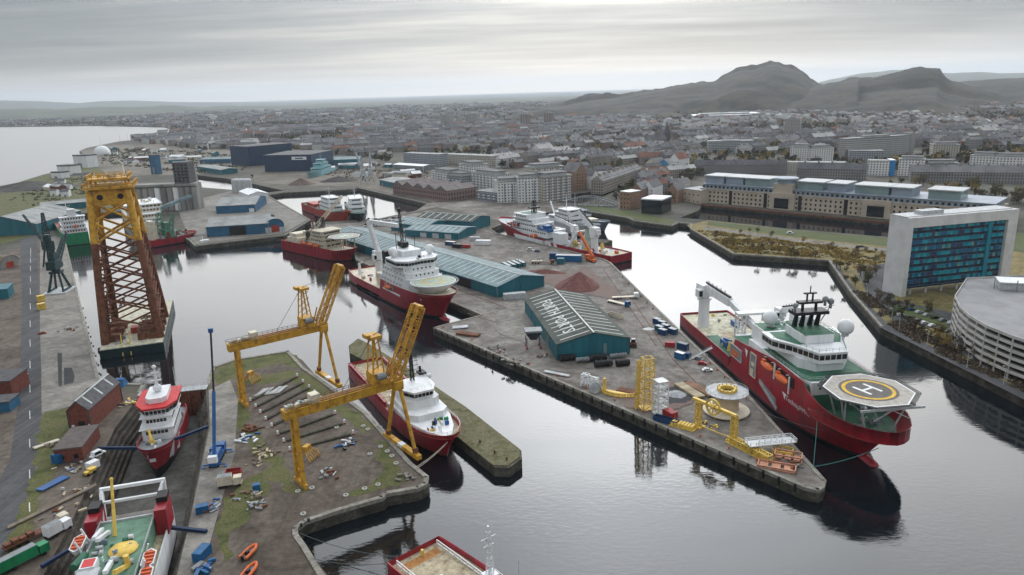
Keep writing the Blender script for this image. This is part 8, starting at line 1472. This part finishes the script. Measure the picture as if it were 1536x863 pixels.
def tree_mesh(seed, h, rad, nleaf, ls):
    r = random.Random(seed); tr = MB(); tr.cyl((0, 0, 0), (.1, .05, h * .4), h * .035, h * .022, 7); tips = []
    for i in range(9):
        a = i * 2.4 + r.uniform(-.4, .4); z0 = h * r.uniform(.22, .5); e = Vector((math.cos(a) * rad * r.uniform(.45, .85), math.sin(a) * rad * r.uniform(.45, .85), h * r.uniform(.5, .95))); m_ = Vector((e.x * .4, e.y * .4, z0 + (e.z - z0) * .6)); tr.cyl((.05, 0, z0), m_, h * .016, h * .01, 5); tr.cyl(m_, e, h * .01, h * .003, 4); tips += [e, m_.lerp(e, .6)]
    tips.append(Vector((0, 0, h * .92))); cl = [(t + Vector((r.gauss(0, .12 * rad), r.gauss(0, .12 * rad), r.gauss(0, .08 * h))), r.uniform(.22, .42) * rad) for t in tips for _ in range(2)]
    lf = MB()
    for i in range(nleaf):
        c, q = r.choice(cl); v = Vector((r.gauss(0, 1), r.gauss(0, 1), r.gauss(0, .8))); v = v.normalized() * q * r.random() ** .4; p = c + v; n = Vector((r.gauss(0, 1), r.gauss(0, 1), r.gauss(0, 1) + .4)).normalized(); a = n.orthogonal().normalized() * ls * r.uniform(.6, 1.3); b = n.cross(a).normalized() * ls * r.uniform(.4, .9); lf.add([p - a, p + b, p + a, p - b], [(0, 1, 2, 3)])
    return tr, lf
TREES = []
for k in range(5):
    tr, lf = tree_mesh(100 + k, 7.5 + k * .7, 3.0 + .3 * k, 620, .34); TREES.append((tr.mesh('trunk', m_bark), [None] * 3, lf))
def tree(k, mi, c, sc, label, group, name='tree'):
    a, ms, lf = TREES[k]
    if ms[mi] is None: ms[mi] = lf.mesh('crown', m_leaf[mi])
    t = thing(name, label, 'tree' if name == 'tree' else 'shrub', c, rnd.uniform(0, 6.3), group); t.scale = (sc,) * 3; put('trunk', a, t); put('crown', ms[mi], t)
r = random.Random(8)
def tree_band(pts, n, sc, mis, jit, where):
    for i in range(n):
        k = r.uniform(0, len(pts) - 1.001); a, b = pts[int(k)], pts[int(k) + 1]; f = k - int(k); c = G(a[0] + (b[0] - a[0]) * f, a[1] + (b[1] - a[1]) * f); c = Vector((c.x + r.gauss(0, jit), c.y + r.gauss(0, jit), 3.95))
        if pip(c.x, c.y, BASIN) or any(pip(c.x, c.y, h) for h in HOLES[1:6]): continue
        mi = r.choice(mis); z = r.uniform(.6, 1.25); tree(r.randrange(5), mi, c, sc * z, '%s %s tree %s' % ('small' if z < .8 else 'tall' if z > 1.05 else 'middling', ('yellow brown', 'olive green', 'bare brown')[mi], where), 'trees ' + where)
tree_band([(1060, 349), (1110, 372), (1180, 384), (1240, 388)], 26, .55, [0, 0, 1, 2], 5, 'on the scrub by the right basin wall'); tree_band([(1120, 350), (1200, 368), (1320, 384)], 16, .5, [0, 1, 2, 2], 7, 'on the scrub below the lakeside lawn'); tree_band([(1256, 396), (1285, 430), (1300, 415)], 16, .7, [0, 1, 2], 4, 'at the bend of the right basin wall'); tree_band([(1320, 445), (1345, 478), (1400, 510), (1450, 535), (1520, 562)], 44, .6, [2, 2, 0, 1], 2.4, 'in the hedge along the waterside path'); tree_band([(1340, 460), (1400, 470)], 6, .6, [1, 2], 3, 'on the lawn before the glass tower')
tree_band([(1470, 296), (1500, 300), (1560, 310)], 26, 1.15, [1, 0, 1, 2], 8, 'behind the glass tower at the right edge'); tree_band([(1330, 276), (1420, 284), (1470, 287)], 14, 1.1, [0, 1], 6, 'behind the long office range'); tree_band([(1440, 330), (1540, 335)], 10, 1.0, [1, 0], 6, 'on the lawn right of the office range')
# scrub on the peninsula: countless low bushes and tufts
def scatter_clumps(name, m, n, zone, smin, smax, seed, hf=.7, faces=9):
    r = random.Random(seed); mb = MB(); got = 0; lo = [min(p[i] for p in zone) for i in (0, 1)]; hi = [max(p[i] for p in zone) for i in (0, 1)]
    for _ in range(n * 12):
        if got >= n: break
        x, y = r.uniform(lo[0], hi[0]), r.uniform(lo[1], hi[1])
        if not pip(x, y, zone) or noise.noise(Vector((x / 14, y / 14, seed))) < -.15: continue
        got += 1; s = r.uniform(smin, smax)
        for k in range(faces):
            a = r.uniform(0, 6.3); q = s * r.random() ** .5; p = Vector((x + q * math.cos(a), y + q * math.sin(a), 4 + s * hf * r.random())); n_ = Vector((r.gauss(0, 1), r.gauss(0, 1), r.gauss(0, 1) + .6)).normalized(); u = n_.orthogonal().normalized() * s * .42; v = n_.cross(u).normalized() * s * .3; mb.add([p - u, p + v, p + u, p - v], [(0, 1, 2, 3)])
    o = struct(mb.build(name, m), 'stuff'); return o
Z1 = px([(1046, 347), (1102, 379), (1240, 388), (1300, 410), (1330, 395), (1330, 380), (1190, 363), (1058, 345)])
o = scatter_clumps('scrub', m_leaf[0], 1500, Z1, .5, 1.7, 3); o['label'] = 'ochre scrub covering the right bank'
o = scatter_clumps('scrub', m_leaf[1], 900, Z1, .4, 1.3, 4); o['label'] = 'olive weeds among the ochre scrub'
Z2 = px([(1280, 438), (1300, 440), (1345, 478), (1440, 530), (1540, 575), (1540, 590), (1400, 528), (1335, 490)])
o = scatter_clumps('hedge', m_leaf[2], 1300, Z2, .5, 1.5, 5); o['label'] = 'brown hedge along the waterside path'
# woods and street trees of the town, one mass
def town_trees():
    r = random.Random(31); mb = MB(); n = 0
    for _ in range(170000):
        if n > 24000: break
        d = 700 + 6600 * r.random() ** .8; a = math.atan2(r.uniform(-1350, 1500), 1750); x, y = d * math.sin(a), d * math.cos(a)
        pk = park(x, y)
        if not pk and r.random() < .5: continue
        u, v = proj((x, y, 4))
        if not (town_ok(x, y) or (v < 225 and u > 280 and not any(pip(x, y, h) for h in HOLES[1:6]))) : continue
        n += 1; s = r.uniform(3.4, 7.4) * (1 if d < 3000 else 1.35); mi = r.choices((0, 1, 2), (1.2, 4, 4))[0]; k = 10 if d < 2200 else 5
        for _q in range(k):
            v_ = Vector((r.gauss(0, 1), r.gauss(0, 1), r.gauss(0, .8))).normalized() * s * .75 * r.random() ** .4; p = Vector((x, y, 4 + s * 1.05)) + v_; n_ = Vector((r.gauss(0, 1), r.gauss(0, 1), r.gauss(0, 1) + .5)).normalized(); q1 = n_.orthogonal().normalized() * s * .68; q2 = n_.cross(q1).normalized() * s * .52; mb.add([p - q1, p + q2, p + q1, p - q2], [(0, 1, 2, 3)], mi)
    o = struct(mb.build('town_trees', m_leaf), 'stuff'); o['label'] = 'trees and woods spread through the town'
town_trees()

# small works sheds, stacks and weeds on the port land left of centre
PZ = px([(152, 246), (300, 262), (372, 256), (372, 236), (300, 228), (160, 222)]); PZ2 = px([(476, 262), (560, 274), (640, 268), (640, 258), (560, 246), (476, 252)]); PZ3 = px([(10, 300), (120, 262), (180, 276), (60, 312)])
r = random.Random(77)
for zn, n, where in ((PZ, 26, 'on the waste land behind the grain silos'), (PZ2, 16, 'on the yard between navy hall and brick warehouse'), (PZ3, 8, 'on the grassy shore left of the jacket')):
    lo = [min(p[i] for p in zn) for i in (0, 1)]; hi = [max(p[i] for p in zn) for i in (0, 1)]; got = 0
    for _ in range(500):
        if got >= n: break
        x, y = r.uniform(lo[0], hi[0]), r.uniform(lo[1], hi[1])
        if not pip(x, y, zn) or any(pip(x + a, y + b, h) for h in HOLES for a in (-12, 30) for b in (-8, 20)): continue
        got += 1; l, d, h = r.choice((9, 14, 22, 30)), r.choice((7, 10, 14)), r.choice((4, 5, 7)); c, rf = r.choice((('white', m_white), ('pale grey', m_lgrey), ('rust brown', m_rust), ('teal', m_twall), ('cream', m_cream))), r.choice((('grey', m_groof), ('dark', m_slate), ('pale', m_white))); a, b = gable_mb(l, d, h, h + d * .22)
        t = thing('works_hut', '%s %s hut with %s roof %s' % ('long' if l > 20 else 'short', c[0], rf[0], where), 'hut', (x, y, 4), R(r.uniform(-40, 30)), 'huts ' + where); w = a.build('wall', c[1], t); b.build('roof', rf[1], t); put('door', MB().box(0, 2.4, -.1, .05, 0, 3).mesh('door', m_grey), w, (l * .4, 0, 0))
o = scatter_clumps('weeds', m_leaf[1], 500, PZ, 2, 5, 6); o['label'] = 'weeds and low bushes on the waste land behind the silos'
o = scatter_clumps('weeds', m_leaf[2], 260, PZ2, 1.5, 4, 7); o['label'] = 'brown weeds on the yard beside the navy hall'
o = scatter_clumps('weeds', m_leaf[1], 220, PZ3, 1, 3, 8); o['label'] = 'weeds on the grassy shore at the left'
